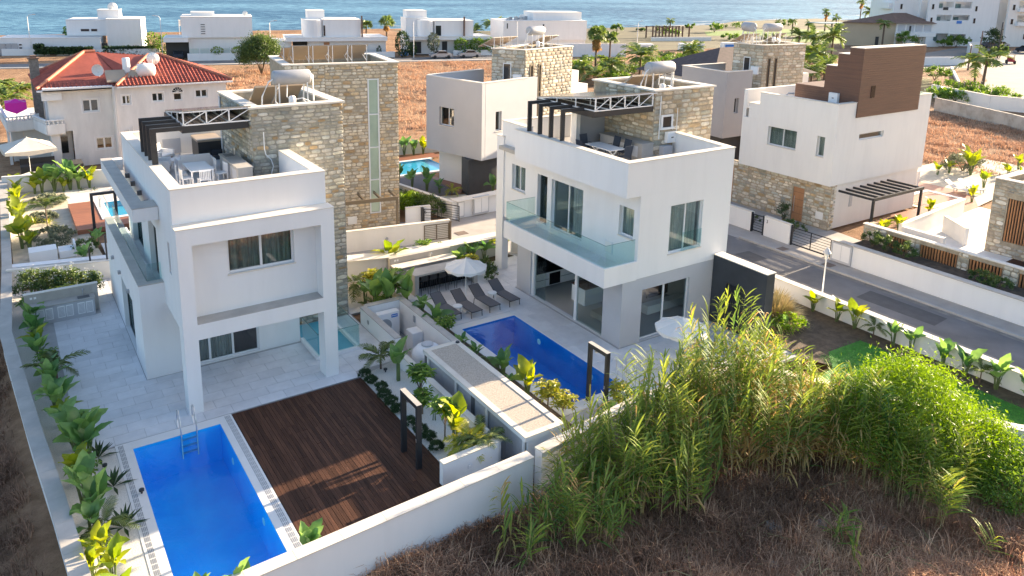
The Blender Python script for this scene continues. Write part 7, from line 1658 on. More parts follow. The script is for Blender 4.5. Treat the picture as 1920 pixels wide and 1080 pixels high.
mb = MB(); fbox(mb, FB, .4, 2.4, .2, 2.3, .26, .32); fbox(mb, FB, 6.5, 8.0, .0, 2.3, .26, .32); obj('shutter', mb, M['beige'], BH)
mb = MB(); b4_ = [FB.w(8.6, -.1, .5), FB.w(13.0, -.1, .5), FB.w(8.6, 3.7, .5)]; b5_ = [v + FB.n * 1.1 for v in b4_]; mb.add(b4_ + b5_, [(0, 1, 2), (3, 5, 4), (0, 3, 4, 1), (1, 4, 5, 2), (2, 5, 3, 0)]); obj('stair', mb, M['white'], BH)
mb = MB(); rc = [FB.w(-.8, 6.1, 1.0), FB.w(12.2, 6.1, 1.0), FB.w(15.3, 6.1, -13), FBL.w(-4, 6.1, .6)]; r1_ = (rc[0] + rc[3]) / 2 * .6 + (rc[1] + rc[2]) / 2 * .4 + Vector((0, 0, 2.6)); r2_ = (rc[0] + rc[3]) / 2 * .35 + (rc[1] + rc[2]) / 2 * .65 + Vector((0, 0, 2.6))
mb.face([rc[0], rc[1], r2_, r1_]); mb.face([rc[1], rc[2], r2_]); mb.face([rc[2], rc[3], r1_, r2_]); mb.face([rc[3], rc[0], r1_]); mb.face([v - Vector((0, 0, .02)) for v in rc]); obj('roof', mb, M['brownroof'], BH)
mb = MB(); fbox(mb, FBL, 6.5, 7.4, .0, 2.4, .01, .08); obj('door', mb, M['dark'], BH)
mb = MB(); fbox(mb, FB, 6.5, 7.3, 6.6, 8.4, -4, -5); obj('chimney', mb, M['offwhite'], BH)
HT = thing('apartment_block', 'large white apartment block with recessed balconies at the right', 'apartment block', (225, 110, 0)); FH = FA(214.07, 113.46, -22)
mb = MB()
fl = [(0.7, 12.2)]
op = [(1.2, 6.0, .5, 3.4), (6.4, 11.6, .5, 3.2), (1.4, 6.2, 6.0, 8.4), (6.5, 12.0, 6.2, 8.4), (1.6, 6.4, 9.4, 12.0), (6.7, 12.2, 9.4, 12.0)]
wall(mb, FH, -1.4, 21, -.1, 16, .5, op); fbox(mb, FH, -9, -1.41, -.1, 15, -4, -14); fbox(mb, FH, 20.5, 21, -.1, 16, -.51, -12); fbox(mb, FH, -1.4, 20, -.1, 16, -3.0, -12); fbox(mb, FH, -10, -9.01, 9.7, 11.4, -5, -9)
obj('wall', mb, M['white'], HT)
for (a0, a1, z0, z1) in op:
 mb = MB(); fbox(mb, FH, a0, a1, z0 - .01, z0 + .85, .02, -.12); obj('balcony_wall', mb, M['white'] if z0 > 1 else M['oldwhite'], HT)
 mb = MB(); fbox(mb, FH, a0 + .8, a1 - .9, z0 + .2, z1 - .5, -2.9, -2.99); w_ = obj('balcony_door', mb, M['alu'], HT); p = MB(); fbox(p, FH, a0 + .95, a1 - 1.05, z0 + .3, z1 - .6, -2.88, -2.899); obj('pane', p, M['glassd'], w_)
 mb = MB(); fbox(mb, FH, a0, a0 + .15, z0 + .86, z1, -.02, -2.9); obj('side_wall', mb, M['oldwhite'], HT)
for a, z in ((-.6, 9.8), (-.6, 6.2), (-.6, 2.2), (13.2, 9.4), (13.1, 6.1), (-7.3, 9.6), (13.0, .4)):
 mb = MB(); fbox(mb, FH, a, a + .9, z, z + 1.6, (.01 if a > -2 else -3.99), (.09 if a > -2 else -3.9)); w_ = obj('window', mb, M['alu'], HT); p = MB(); fbox(p, FH, a + .12, a + .78, z + .12, z + 1.48, (.091 if a > -2 else -3.89), (.10 if a > -2 else -3.88)); obj('pane', p, M['carglass'], w_)
for a, z, cm in ((3.1, 9.75, 'dark'), (4.6, 9.7, 'plastic'), (8.0, 6.1, 'blue')):
 mb = MB(); fbox(mb, FH, a, a + 1.6, z, z + .75, .03, .12); mthing('washing', mb, M[cm], {3.1: 'dark washing hung over an upper balcony of the apartment block', 4.6: 'white washing hung over an upper balcony of the apartment block', 8.0: 'blue washing hung over the middle balcony of the apartment block'}[a], 'washing')
H2 = thing('apartment_block', 'cream apartment wing with balconies at the far right edge', 'apartment block', (240, 105, 0)); F2h = FA(234.5, 103.5, -18)
mb = MB(); op2 = [(3.5, 8.5, 9.8, 12.6), (3.5, 8.5, 5.9, 8.6), (13, 19, 9.8, 12.6)]
wall(mb, F2h, 0, 26, -.1, 17, .5, op2); fbox(mb, F2h, 0, 25, -.1, 17, -3, -12); obj('wall', mb, M['offwhite'], H2)
for (a0, a1, z0, z1) in op2:
 mb = MB(); fbox(mb, F2h, a0 - .4, a1 + .4, z0 - .2, z0 + .8, .9, -.1); obj('balcony_wall', mb, M['white'], H2); mb = MB(); fbox(mb, F2h, a0 + .6, a1 - 2.5, z0 + .2, z1 - .4, -2.9, -2.99); obj('balcony_door', mb, M['glassd'], H2)
for a, z in ((1.2, 9.9), (1.2, 6.0), (6.5, 1.9), (10.5, 6.1), (11.0, 2.2)):
 mb = MB(); fbox(mb, F2h, a, a + 1.1, z, z + 1.7, .01, .09); w_ = obj('window', mb, M['alu'], H2); p = MB(); fbox(p, F2h, a + .12, a + .98, z + .12, z + 1.58, .091, .1); obj('pane', p, M['carglass'], w_)
mb = MB(); fbox(mb, F2h, 9.0, 14.0, -.1, 5.4, 1.5, .01); obj('porch', mb, M['white'], H2); mb = MB(); fbox(mb, F2h, 10.0, 11.2, -.1, 3.0, 1.51, 1.6); obj('door', mb, M['dalu'], H2)
car('dark red car beside the stair of the beige house', 221.5, 112.0, -.13, R(-20), 'carred', 1.15); car('dark car parked at the corner of the apartment block', 226.5, 103.5, -.13, R(-22), 'cardark', 1.15); car('silver car parked behind the dark car at the apartment block', 233.0, 103.5, -.13, R(-22), 'carpaint', 1.1)
car('black car parked on the road at the right edge', 219.5, 91.0, -.13, R(60), 'cardark', 1.3)
qd = thing('quad_bike', 'red quad bike with canopy driving on the pale road', 'quad bike', (184.6, 79.4, -.13), R(-150))
mb = MB(); mb.box(-1.1, -.6, .45, 1.2, .6, .85); mb.box(-1.1, -.65, .851, -.2, .65, 1.3); obj('body', mb, M['carred'], qd, local=True)
mb = MB()
for x in (-.9, .7):
 for y in (-.6, .6): mb.bar((x, y, .8), (x * .8, y, 2.0), .07, .07)
mb.box(-.9, -.65, 2.0, .75, .65, 2.08); obj('roll_cage', mb, M['black'], qd, local=True)
for x in (-.85, .95):
 for y in (-.75, .75): mb = MB(); mb.lathe((x, y, .38), [(0, -.16), (.38, -.14), (.38, .14), (0, .16)], 12, axis='y'); obj('wheel', mb, M['tyre'], qd, local=True)
wallthing('long stained plot wall above the dry field on the right', [(103.9, 53.0), (101.6, 47.5), (99.0, 41.5), (92.0, 30)], -.2, 1.55, .3, 'fieldwall', None)
wallthing('pale low wall along the light road behind the brown box', [(150, 89.5), (171.0, 82.5)], -.2, 1.6, .3, 'white', None); wallthing('kerb wall of the light road left of the bending palms', [(128, 61.5), (160, 79.5)], -.2, .35, .4, 'offwhite', None)
wallthing('pale wall with gate beside the pale road at the right', [(190, 90.5), (204, 98), (206, 96)], -.2, 2.6, .4, 'offwhite', None); wallthing('low cream wall of the palm garden at the right edge', [(116.0, 60.0), (112, 50), (114, 44)], -.2, 1.7, .35, 'offwhite', 'cap', .4)
for x, y, h, lb in ((163.0, 76.2, 7.6, 'tall leaning timber pole left of the cypress'), (161.0, 76.8, 4.8, 'shorter dark pole beside the leaning timber pole'), (195.8, 87.2, 8.2, 'tall dark timber pole right of the cypress')):
 mb = MB(); mb.tube([(x, y, -.15), (x + (.5 if h > 7.5 and x < 170 else .1), y, h)], .17, 7, r1=.11); mthing('timber_pole', mb, M['brownroof'] if h < 8 else M['black'], lb, 'pole')
for i in range(5):
 x = 118.0 + i * .9; y = 57.2 - i * .35; mb = MB(); mb.tube([(x, y, -.1), (x, y, 2.3)], .1, 6); mb.tube([(x, y, 2.31), (x, y, 2.4)], .16, 6)
 mthing('fence_post', mb, M['absorber'], ['thin post between the bending palms, leftmost', 'thin post between the bending palms, second from the left', 'thin post between the bending palms, middle one', 'thin post between the bending palms, second from the right', 'thin post between the bending palms, rightmost'][i], 'post', 'thin posts between the bending palms')
mc = thing('motorcycle', 'black motorcycle parked behind the low cream wall at the right edge', 'motorcycle', (115.5, 47.5, -.1), R(70))
for x in (-.7, .7): mb = MB(); mb.lathe((x, 0, .33), [(.2, -.05), (.33, -.06), (.33, .06), (.2, .05)], 14, axis='y'); obj('wheel', mb, M['tyre'], mc, local=True)
mb = MB(); mb.obox((0, 0, .6), (1, 0, .1), (0, 1, 0), (-.1, 0, 1), .55, .16, .2); mb.bar((.7, 0, .33), (.45, 0, 1.05), .08, .08); mb.bar((.42, -.35, 1.08), (.42, .35, 1.08), .05, .05); obj('body', mb, M['black'], mc, local=True); mb = MB(); mb.obox((-.35, 0, .88), (1, 0, .1), (0, 1, 0), (-.1, 0, 1), .4, .14, .06); obj('saddle', mb, M['tyre'], mc, local=True)
dh = thing('low_house', 'low pale house with dark hip roof behind the stepped stone tower', 'house', (75, 66, 0)); mb = MB(); mb.box(66.5, 58.8, 0, 84, 70, 5.2); obj('wall', mb, M['offwhite'], dh)
mb = MB(); e = [(66, 58.2, 5.25), (85, 58.2, 5.25), (85, 71, 5.25), (66, 71, 5.25)]; r1_, r2_ = (74, 64.5, 8.2), (78, 64.5, 8.2); mb.face([e[0], e[1], r2_, r1_]); mb.face([e[1], e[2], r2_]); mb.face([e[2], e[3], r1_, r2_]); mb.face([e[3], e[0], r1_]); mb.face([(x, y, z - .01) for x, y, z in e]); obj('roof', mb, mat('dark_shingle', (.10, .07, .065), .85, noise=.3, nscale=2), dh)
for x in (67.5, 70.5): mb = MB(); mb.box(x, 58.72, 2.4, x + 1.4, 58.79, 3.8); w_ = obj('window', mb, M['alu'], dh); p = MB(); p.box(x + .1, 58.70, 2.5, x + 1.3, 58.719, 3.7); obj('pane', p, M['carglass'], w_)
# plants
def paddle_mesh(k, mt, ln=1.0, wd=.34, droop=.5, fold=.28):
 """broad paddle leaf along +X from its stalk end, arched, folded on the midrib"""
 rg = random.Random(k); n = 7; mb = MB(); vs = []
 for i in range(n + 1):
  t = i / n; w = wd / 2 * (math.sin(math.pi * min(1, t * 1.02) ** .75) ** .7 if 0 < t < 1 else .02)
  x = ln * (t - .10 * droop * t * t); z = -droop * .45 * ln * t * t + .06 * math.sin(3 * t)
  wl, wr = w * rg.uniform(.82, 1.08), w * rg.uniform(.82, 1.08); f = fold * w * (1 + .5 * rg.uniform(-1, 1))
  vs += [(x, wl, z + f), (x, 0, z), (x, -wr, z + f)]
 fs = []
 for i in range(n):
  b = i * 3; fs += [(b, b + 1, b + 4, b + 3), (b + 1, b + 2, b + 5, b + 4)]
 mb.add(vs, fs); me = mb.mesh('leaf', [mt]); me.polygons.foreach_set('use_smooth', [True] * len(me.polygons)); return me
PAD = {c: [paddle_mesh(10 + k, L[c], 1.0, (.54, .60, .66, .58)[k], (.25, .4, .6, .12)[k]) for k in range(4)] for c in ('stre', 'strey')}
PSEED = [0]
def strelitzia(label, x, y, z, h, n=7, col='stre', group=None, spread=1.0, name='bird_of_paradise', upright=.0):
 PSEED[0] += 1; rg = random.Random(PSEED[0] * 13)
 r = thing(name, label, 'plant', (x, y, z), 0, group)
 st = MB()
 for i in range(n):
  az = 2 * math.pi * (i * .382 + rg.uniform(-.05, .05)) + PSEED[0]; t = rg.uniform(.30, .60) * h; lean = rg.uniform(.05, .18) * h * spread * (1 - upright * .7)
  base = Vector((.05 * math.cos(az), .05 * math.sin(az), 0)); tip = Vector((lean * math.cos(az), lean * math.sin(az), t))
  st.tube([base, base.lerp(tip, .5) + Vector((0, 0, .05 * h)), tip], .022 * max(.7, h), 5, r1=.012 * max(.7, h))
  me = rg.choice(PAD[col]); o = bpy.data.objects.new('leaf', me); COL.objects.link(o); o.parent = r
  el = rg.uniform(.9, 1.4) if rg.random() < .62 + upright else rg.uniform(.35, .9)
  ln = h * rg.uniform(.42, .60); o.location = tip
  o.rotation_euler = (rg.uniform(-.5, .5), -el, az + rg.uniform(-.3, .3)); o.scale = (ln, ln, ln)
 obj('stem', st, M['stem'], r, local=True)
 return r
def leaf_cluster(mb, c, rad, n, ln, wd, rg, up=.35, t=None):
 """a whorl of leaflets round a point"""
 for i in range(n):
  a = 2 * math.pi * i / n + rg.uniform(-.2, .2); d = Vector((math.cos(a), math.sin(a), up + rg.uniform(-.5, .25))).normalized(); s = d.cross(Vector((0, 0, 1))).normalized()
  L_ = ln * rg.uniform(.8, 1.2); tip = c + d * L_ + Vector((0, 0, -.25 * L_)); m_ = c + d * L_ * .55
  mb.face([c, m_ + s * wd, tip, m_ - s * wd], 0, rg.random() if t is None else min(1, max(0, t + rg.uniform(-.25, .25))))
def umbrella_tree(label, x, y, z, h, col='sche', group=None, rad=None, trunk=.35, name='umbrella_shrub', dens=1.0):
 PSEED[0] += 1; rg = random.Random(PSEED[0] * 7 + 1); rad = rad or h * .42
 r = thing(name, label, 'shrub', (x, y, z), 0, group); mb = MB(); st = MB()
 st.tube([(0, 0, -.02), (.02, .01, h * .5), (0, 0, h * .8)], .03, 5)
 for i in range(int(34 * dens)):
  v = Vector((rg.gauss(0, 1), rg.gauss(0, 1), rg.gauss(0, 1))).normalized() * rad * rg.uniform(.35, 1)
  c = Vector((v.x, v.y, h * (.5 + trunk * .4) + v.z * (h * (1 - trunk) / 2) / rad * .9))
  if c.z < .08 * h: c.z = .08 * h
  if i % 3 == 0: st.tube([(0, 0, h * .35), c], .012, 4)
  leaf_cluster(mb, c, 0, 8, .20 * max(.8, min(1.5, h)) * rg.uniform(.8, 1.2), .038 * max(.8, min(1.5, h)), rg)
 obj('stem', st, M['barkstem'], r, local=True); obj('foliage', mb, L[col], r, local=True); return r
def frond_mesh(k, mt, n=18, lw=.022, ln=.30, droop=.55, name='frond', fan=False):
 """feather frond of unit length along +X with two rows of leaflets"""
 rg = random.Random(k); mb = MB();
 def P(t): return Vector((t * (1 - .12 * droop * t), 0, .35 * t - droop * 1.0 * t * t))
 pr = None
 for i in range(8):
  a, b = P(i / 8), P((i + 1) / 8); w = .012 * (1 - i / 9); mb.face([a + Vector((0, w, 0)), a - Vector((0, w, 0)), b - Vector((0, w * .9, 0)), b + Vector((0, w * .9, 0))], 0, .7)
 for i in range(n):
  t = .14 + .86 * i / n; c = P(t); tg = (P(min(1, t + .02)) - P(t - .02)).normalized()
  for s in (-1, 1):
   d = (tg * .65 + Vector((0, s, 0)) * .8 + Vector((0, 0, .18 - rg.uniform(0, .35)))).normalized(); l = ln * (math.sin(math.pi * (.12 + .85 * (i / n))) ** .6) * rg.uniform(.85, 1.1)
   e = c + d * l + Vector((0, 0, -.25 * l)); sw = tg * lw; mb.face([c - sw, c + sw, c + d * l * .6 + sw * .8, e, c + d * l * .6 - sw * .8], 0, min(1, max(0, .5 + rg.uniform(-.4, .4))))
 return mb.mesh(name, [mt])
FR = {c: [frond_mesh(k, L[c], droop=dr) for k, dr in ((1, .35), (2, .6), (3, .85))] for c in ('palm', 'palmd', 'schey')}
FRF = [frond_mesh(20 + k, L['palmd'], 13, .035, .34, dr) for k, dr in ((0, .35), (1, .6), (2, .9))]
def fan_mesh(k, mt, n=15):
 rg = random.Random(k); mb = MB()
 for i in range(n):
  a = (i / (n - 1) - .5) * 3.6; d = Vector((math.cos(a), math.sin(a), .12 * math.cos(a * 2))); s = Vector((-d.y, d.x, 0)) * .05
  e = Vector((.5, 0, 0)) + d * .5 * rg.uniform(.85, 1.05) + Vector((0, 0, -.16 - .12 * abs(a))); m_ = Vector((.5, 0, 0)) + d * .3; mb.face([Vector((.48, 0, 0)), m_ + s, e, m_ - s], 0, rg.random())
 mb.face([(0, .012, 0), (0, -.012, 0), (.5, -.01, 0), (.5, .01, 0)], 0, .6); return mb.mesh('frond', [mt])
FAN = [fan_mesh(k, L['palmd']) for k in range(3)]; FAND = [fan_mesh(7, L['dead'])]
def palm(label, x, y, z, h, crown, n=16, kind='feather', group=None, trunk_r=.16, col='palm', skirt=0, name='palm_tree', cat='palm tree', el=(.1, 1.25), trunk=True, lean=(0, 0)):
 PSEED[0] += 1; rg = random.Random(PSEED[0] * 3 + 2); r = thing(name, label, cat, (x, y, z), 0, group); top = Vector((lean[0], lean[1], h))
 if trunk:
  mb = MB(); mb.tube([(0, 0, -.1), (lean[0] * .3, lean[1] * .3, h * .33), (lean[0] * .7, lean[1] * .7, h * .7), tuple(top)], trunk_r, 8, r1=trunk_r * .75); obj('trunk', mb, M['trunk'], r, local=True)
 ms = {'feather': FR.get(col), 'far': FRF, 'fan': FAN}[kind]
 for i in range(n + skirt):
  dead = i >= n; o = bpy.data.objects.new('frond', FAND[0] if dead else rg.choice(ms)); COL.objects.link(o); o.parent = r
  az = 2 * math.pi * i * .382 + rg.uniform(-.2, .2); e = rg.uniform(*el) if not dead else rg.uniform(-1.35, -.8)
  o.location = top + Vector((0, 0, 0 if not dead else -rg.uniform(0, .22) * h)); l = crown * rg.uniform(.8, 1.12) * (1 if not dead else .8); o.scale = (l, l, l); o.rotation_euler = (rg.uniform(-.3, .3), -e + (.35 if kind != 'fan' else 0), az)
 return r
def rosette(label, x, y, z, rad, n=18, col='dark', group=None, name='agave', wd=.055, cat='plant'):
 PSEED[0] += 1; rg = random.Random(PSEED[0]); r = thing(name, label, cat, (x, y, z), 0, group); mb = MB()
 for i in range(n):
  a = 2 * math.pi * i * .382; e = .15 + 1.2 * (i / n); l = rad * rg.uniform(.85, 1.1); d = Vector((math.cos(a) * math.cos(e), math.sin(a) * math.cos(e), math.sin(e))); s = Vector((-math.sin(a), math.cos(a), 0)) * wd * rad
  m_ = d * l * .5; t_ = d * l + Vector((0, 0, -.12 * l)); u = Vector((0, 0, .02)); mb.face([Vector((0, 0, .03)), m_ + s + u, t_, m_ + u * 0], 0, rg.random()); mb.face([Vector((0, 0, .03)), m_, t_, m_ - s + u], 0, rg.random())
 obj('leaf', mb, L[col], r, local=True); return r
def leafbush(label, x, y, z, rx, ry, h, n, lw, col, name='bush', cat='bush', group=None, seed=0, dome=True, trunk=True, tilt=None, flat=.55, core=True):
 """shrub of many small leaves in clumps through its volume"""
 rg = np.random.default_rng(seed + 17); r = thing(name, label, cat, (x, y, z), 0, group); mb = MB()
 nc = max(8, n // 45); per = n // nc
 for c in range(nc):
  v = rg.normal(size=3); v /= np.linalg.norm(v);
  if dome: v[2] = abs(v[2]) * 1.0 - .18
  rr = rg.uniform(.55, 1.0) ** .5; c0 = np.array([v[0] * rx * rr, v[1] * ry * rr, h * .42 + v[2] * h * .58 * rr]); cr = rg.uniform(.10, .2) * (rx + h) * .5
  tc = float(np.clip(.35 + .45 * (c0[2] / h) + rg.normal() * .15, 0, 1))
  for i in range(per):
   p = Vector(c0 + rg.normal(size=3) * cr * np.array([.6, .6, .5]));
   if p.z < .02: p.z = .02 + abs(rg.normal()) * .1
   d = Vector(rg.normal(size=3)).normalized(); s = d.cross(Vector(rg.normal(size=3))).normalized(); l = lw * rg.uniform(.7, 1.4)
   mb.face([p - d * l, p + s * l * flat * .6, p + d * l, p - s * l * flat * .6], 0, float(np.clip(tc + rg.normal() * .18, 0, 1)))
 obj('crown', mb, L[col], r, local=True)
 if trunk:
  st = MB()
  for k in range(5): a = k * 1.3; st.tube([(0, 0, -.1), (rx * .2 * math.cos(a), ry * .2 * math.sin(a), h * .3), (rx * .5 * math.cos(a), ry * .5 * math.sin(a), h * .65)], .03 * h ** .7, 5, r1=.01)
  obj('trunk', st, M['barkstem'], r, local=True)
 return r
LW = [(.52, 39.2, 1.25, 'stre', 'deep green, nearest the outdoor kitchen'), (.48, 37.4, 1.45, 'stre', 'with one wide leaf, second from the outdoor kitchen'), (.55, 35.3, 1.4, 'stre', 'third from the outdoor kitchen'), (.72, 31.9, 1.6, 'stre', 'with a large round leaf, behind the little wall palm'), (.85, 30.2, 1.75, 'stre', 'tall, with two broad leaves over the paving edge'), (.95, 28.4, 1.6, 'stre', 'just above the umbrella shrub'), (1.25, 26.9, 2.1, 'stre', 'tallest of the wall row, at the corner of the paving'), (1.45, 26.2, 1.9, 'stre', 'broad leaved, left of the upper rosette plant'), (1.1, 24.2, 1.7, 'stre', 'behind the middle rosette plant'), (1.3, 23.3, 1.8, 'stre', 'above the lower rosette plant'), (1.25, 21.2, 1.45, 'strey', 'yellow green, lower part of the wall row'), (1.45, 20.3, 1.25, 'strey', 'bright yellow green, beside the pool coping'), (1.5, 19.2, 1.2, 'strey', 'yellow, lowest of the wall row at the picture edge')]
LW += [(.42, 38.3, 1.3, 'stre', 'between the first two below the outdoor kitchen'), (.5, 36.3, 1.3, 'strey', 'light green, between second and third from the kitchen'), (.72, 33.2, 1.2, 'stre', 'small, just above the wall palm'), (.8, 31.1, 1.4, 'stre', 'half hidden under the large round leaf'), (.9, 29.3, 1.3, 'strey', 'light green, below the tall one over the paving'), (1.15, 27.5, 1.3, 'stre', 'low, behind the tallest of the row'), (1.05, 25.5, 1.3, 'strey', 'light green, beside the upper rosettes'), (1.15, 22.6, 1.2, 'stre', 'low, between the lower rosettes and the wall'), (.95, 20.7, 1.2, 'strey', 'yellow, hard against the wall near the bottom')]
for x, y, h, cm, d in LW: strelitzia('left wall paddle plant, ' + d, x - .25, y, 0, h * .93, 8, cm, 'paddle leaved plants along the left wall', .8)
umbrella_tree('glossy umbrella shrub in the left wall row below the outdoor kitchen', .55, 34.2, 0, 1.0); umbrella_tree('glossy umbrella shrub by the paving in the left wall row', 1.05, 28.0, 0, 1.1); umbrella_tree('dark umbrella shrub in the left wall row beside the pebbles', 1.0, 25.2, 0, 1.0)
palm('small feathery palm leaning over the terrace from the left wall', .75, 32.8, 0, .7, 1.25, 7, group='small feathery palms in the beds', trunk_r=.05, name='areca_palm', cat='palm', el=(.3, 1.0)); palm('small feathery palm low in the left wall row above the yellow leaves', 1.2, 22.2, 0, .5, .9, 9, group='small feathery palms in the beds', trunk_r=.05, name='areca_palm', cat='palm')
for x, y, d in ((1.5, 26.6, 'upper dark rosette plant in the pebbles beside the left pool'), (1.72, 24.7, 'middle dark rosette plant in the pebbles beside the left pool'), (1.72, 22.5, 'lower dark rosette plant in the pebbles beside the left pool')): rosette(d, x, y, .0, .75, 20, 'dark', 'dark rosette plants beside the left pool', wd=.07)
for x, y, h, d in ((5.85, 18.35, 1.35, 'paddle leaved plant at the corner between pool coping and front wall'), (2.9, 18.2, 1.2, 'paddle leaved plant tip showing at the bottom edge, left one'), (3.85, 18.0, 1.25, 'paddle leaved plant tip showing at the bottom edge, right one')): strelitzia(d, x, y, -.1, h, 6, 'stre', None, .6, upright=.4)
for i, (x, y) in enumerate(((11.22, 27.0), (11.24, 26.4), (11.36, 25.7), (11.24, 25.15), (11.25, 24.55), (11.22, 23.95), (11.25, 22.9), (11.32, 22.25), (11.36, 21.7), (11.32, 21.05))):
 leafbush(['dark dwarf bush at the terrace end of the deck edge row', 'dark dwarf bush, second in the deck edge row from the terrace', 'dark dwarf bush, third in the deck edge row, set towards the pebbles', 'dark dwarf bush, fourth in the deck edge row', 'dark dwarf bush, fifth in the deck edge row', 'dark dwarf bush, sixth in the deck edge row, before the gap', 'dark dwarf bush behind the shower arch post', 'dark dwarf bush seen through the shower arch', 'dark dwarf bush just right of the shower arch', 'dark dwarf bush nearest the low return wall'][i], x, y, 0, .26, .26, .34, 2400, .042, 'dark', 'dwarf_bush', 'bush', 'dark dwarf bushes along the deck edge', i, trunk=False, flat=.3)
palm('young feathery palm in the white pebbles near the light well', 12.05, 27.25, 0, .55, 1.0, 10, group='small feathery palms in the beds', trunk_r=.05, name='areca_palm', cat='palm', el=(.3, 1.3))
strelitzia('tall paddle leaved plant against the dividing wall, far end of the pebbles', 12.25, 26.0, 0, 1.75, 5, 'stre', None, .4, upright=.6); umbrella_tree('umbrella shrub with glossy crown in the middle of the pebble bed', 12.15, 23.9, 0, 1.75, 'sche', trunk=.75, rad=.5); umbrella_tree('lower umbrella shrub left of the glossy one in the pebbles', 11.95, 23.3, 0, 1.15, 'sche', rad=.42); strelitzia('small paddle plant with single upright leaf in the pebbles', 12.13, 22.7, 0, 1.0, 3, 'stre', None, .4, upright=.8)
umbrella_tree('umbrella shrub on a thin stem before the louvred doors', 11.85, 21.4, 0, 1.6, 'sche', trunk=.8, rad=.45); strelitzia('sunlit paddle plant with yellow leaf before the louvred doors', 12.0, 20.9, 0, 1.9, 5, 'strey', None, .5, upright=.5); palm('yellow feathery palm behind the low return wall', 12.0, 20.1, 0, .6, .95, 12, col='schey', trunk_r=.06, name='areca_palm', cat='palm'); palm('feathery palm spilling over the low return wall', 12.35, 19.8, 0, .7, 1.0, 10, trunk_r=.05, name='areca_palm', cat='palm')
P2 = [(15.75, 30.7, 1.3, 's'), (15.72, 29.3, 1.55, 's'), (15.7, 28.4, 1.2, 'u'), (15.74, 26.9, .9, 's'), (15.7, 25.7, .95, 's'), (15.78, 24.7, .9, 'p'), (15.92, 23.9, 1.4, 's'), (16.02, 22.3, 1.5, 'y'), (16.15, 21.1, 1.3, 'v'), (16.25, 20.3, 1.1, 'v'), (18.46, 19.7, 1.1, 'v'), (17.6, 19.4, .9, 's'), (15.85, 23.2, .6, 's')]
PD = ['nearest the loungers', 'beside the leftmost lounger', 'at the far corner of the deep blue pool', 'low, beside the far part of the deep blue pool', 'small, fifth from the loungers', 'feathery, halfway along the deep blue pool', 'dark, just past halfway along the deep blue pool', 'yellow green, where the yard wall catches the sun', 'yellow, near the pump house corner', 'yellow, last before the near end of the deep blue pool', 'yellow, right of the shower arch posts', 'low and dark, between the shower arch posts', 'very small, between two larger plants']
for (x, y, h, k), d in zip(P2, PD):
 if k == 's': strelitzia('pool strip paddle plant, ' + d, x, y, 0, h, 7, 'stre', None, .7)
 elif k == 'y': strelitzia('pool strip paddle plant, ' + d, x, y, 0, h, 9, 'strey', None, .8)
 elif k == 'u': umbrella_tree('pool strip umbrella shrub, ' + d, x, y, 0, h, 'sche', rad=.55)
 elif k == 'v': umbrella_tree('pool strip variegated shrub, ' + d, x, y, 0, h, 'schey', rad=.5)
 else: palm('small palm in the pool strip, ' + d, x, y, 0, .45, .8, 9, trunk_r=.04, name='areca_palm', cat='palm')
for (x, y, h, d, c) in ((14.3, 32.8, 2.0, 'pale striped paddle plant nearest the stone tower in the sandy bed', 'stre'), (14.75, 32.2, 2.5, 'large dark paddle plant with round leaf in the sandy bed', 'stre'), (15.55, 32.0, 1.9, 'paddle plant at the corner of the heat pump yard', 'stre'), (15.8, 32.6, 1.4, 'paddle plant by the end of the bar', 'stre'), (14.1, 33.6, 1.4, 'low paddle plant in front of the sandy bed', 'stre')): strelitzia(d, x, y, 0, h, 6, c, None, .6, upright=.3)
umbrella_tree('bushy umbrella shrub behind the dark paddle plant', 15.4, 33.0, 0, 1.9, 'sche', rad=.7); umbrella_tree('umbrella shrub low in the sandy bed', 14.5, 32.3, 0, 1.0, 'sche', rad=.5); umbrella_tree('yellow umbrella shrub by the cream planter wall', 14.9, 34.4, 0, 1.5, 'schey', rad=.55)
palm('thin feathery palm against the stone tower corner', 13.9, 34.6, 0, .8, 1.2, 9, trunk_r=.04, name='areca_palm', cat='palm'); palm('low feathery palm at the paved path', 14.05, 32.4, 0, .3, .8, 9, trunk_r=.04, name='areca_palm', cat='palm')
strelitzia('bright paddle plant in front of the street wall coping', 17.0, 36.9, .2, 1.9, 7, 'strey', None, .9)
for i, (x, y) in enumerate(((19.2, 37.0), (19.9, 36.8), (20.9, 36.7))): umbrella_tree(['glossy bush top showing over the street wall coping', 'small leaf tuft over the coping right of the glossy bush', 'smallest leaf tuft over the coping near the gate'][i], x, y, .3, (1.25, 1.05, 1.0)[i], 'sche', rad=(.55, .3, .22)[i])
for (x, y, h, d) in ((20.6, 35.55, 1.3, 'leafy paddle plant at the sink end of the outdoor kitchen'), (21.5, 35.7, 1.5, 'paddle plant left of the square wall light'), (22.4, 35.75, 1.4, 'paddle plant under the square wall light'), (23.6, 35.8, 1.8, 'tallest bright paddle plant beside the white column')): strelitzia(d, x, y, 0, h, 6, 'strey' if h > 1.6 else 'stre', None, .8)
mb = MB(); mb.box(22.9, 36.05, .6, 23.02, 36.085, .74); mthing('wall_light', mb, M['alu'], 'square light on the street wall between paddle plants', 'light')
strelitzia('paddle plant seen between the white columns', 25.6, 36.0, 0, 1.5, 6, 'stre', None, .8)
umbrella_tree('bright yellow green shrub between bar and column', 21.0, 34.9, 0, 1.0, 'schey', rad=.6); leafbush('white flowering oleander right of the parasol', 21.3, 33.7, 0, .5, .5, 1.1, 900, .07, 'oleander', seed=3); leafbush('low green shrub at the paving edge below the oleander', 21.2, 33.0, 0, .4, .4, .6, 600, .06, 'oleander', seed=4)
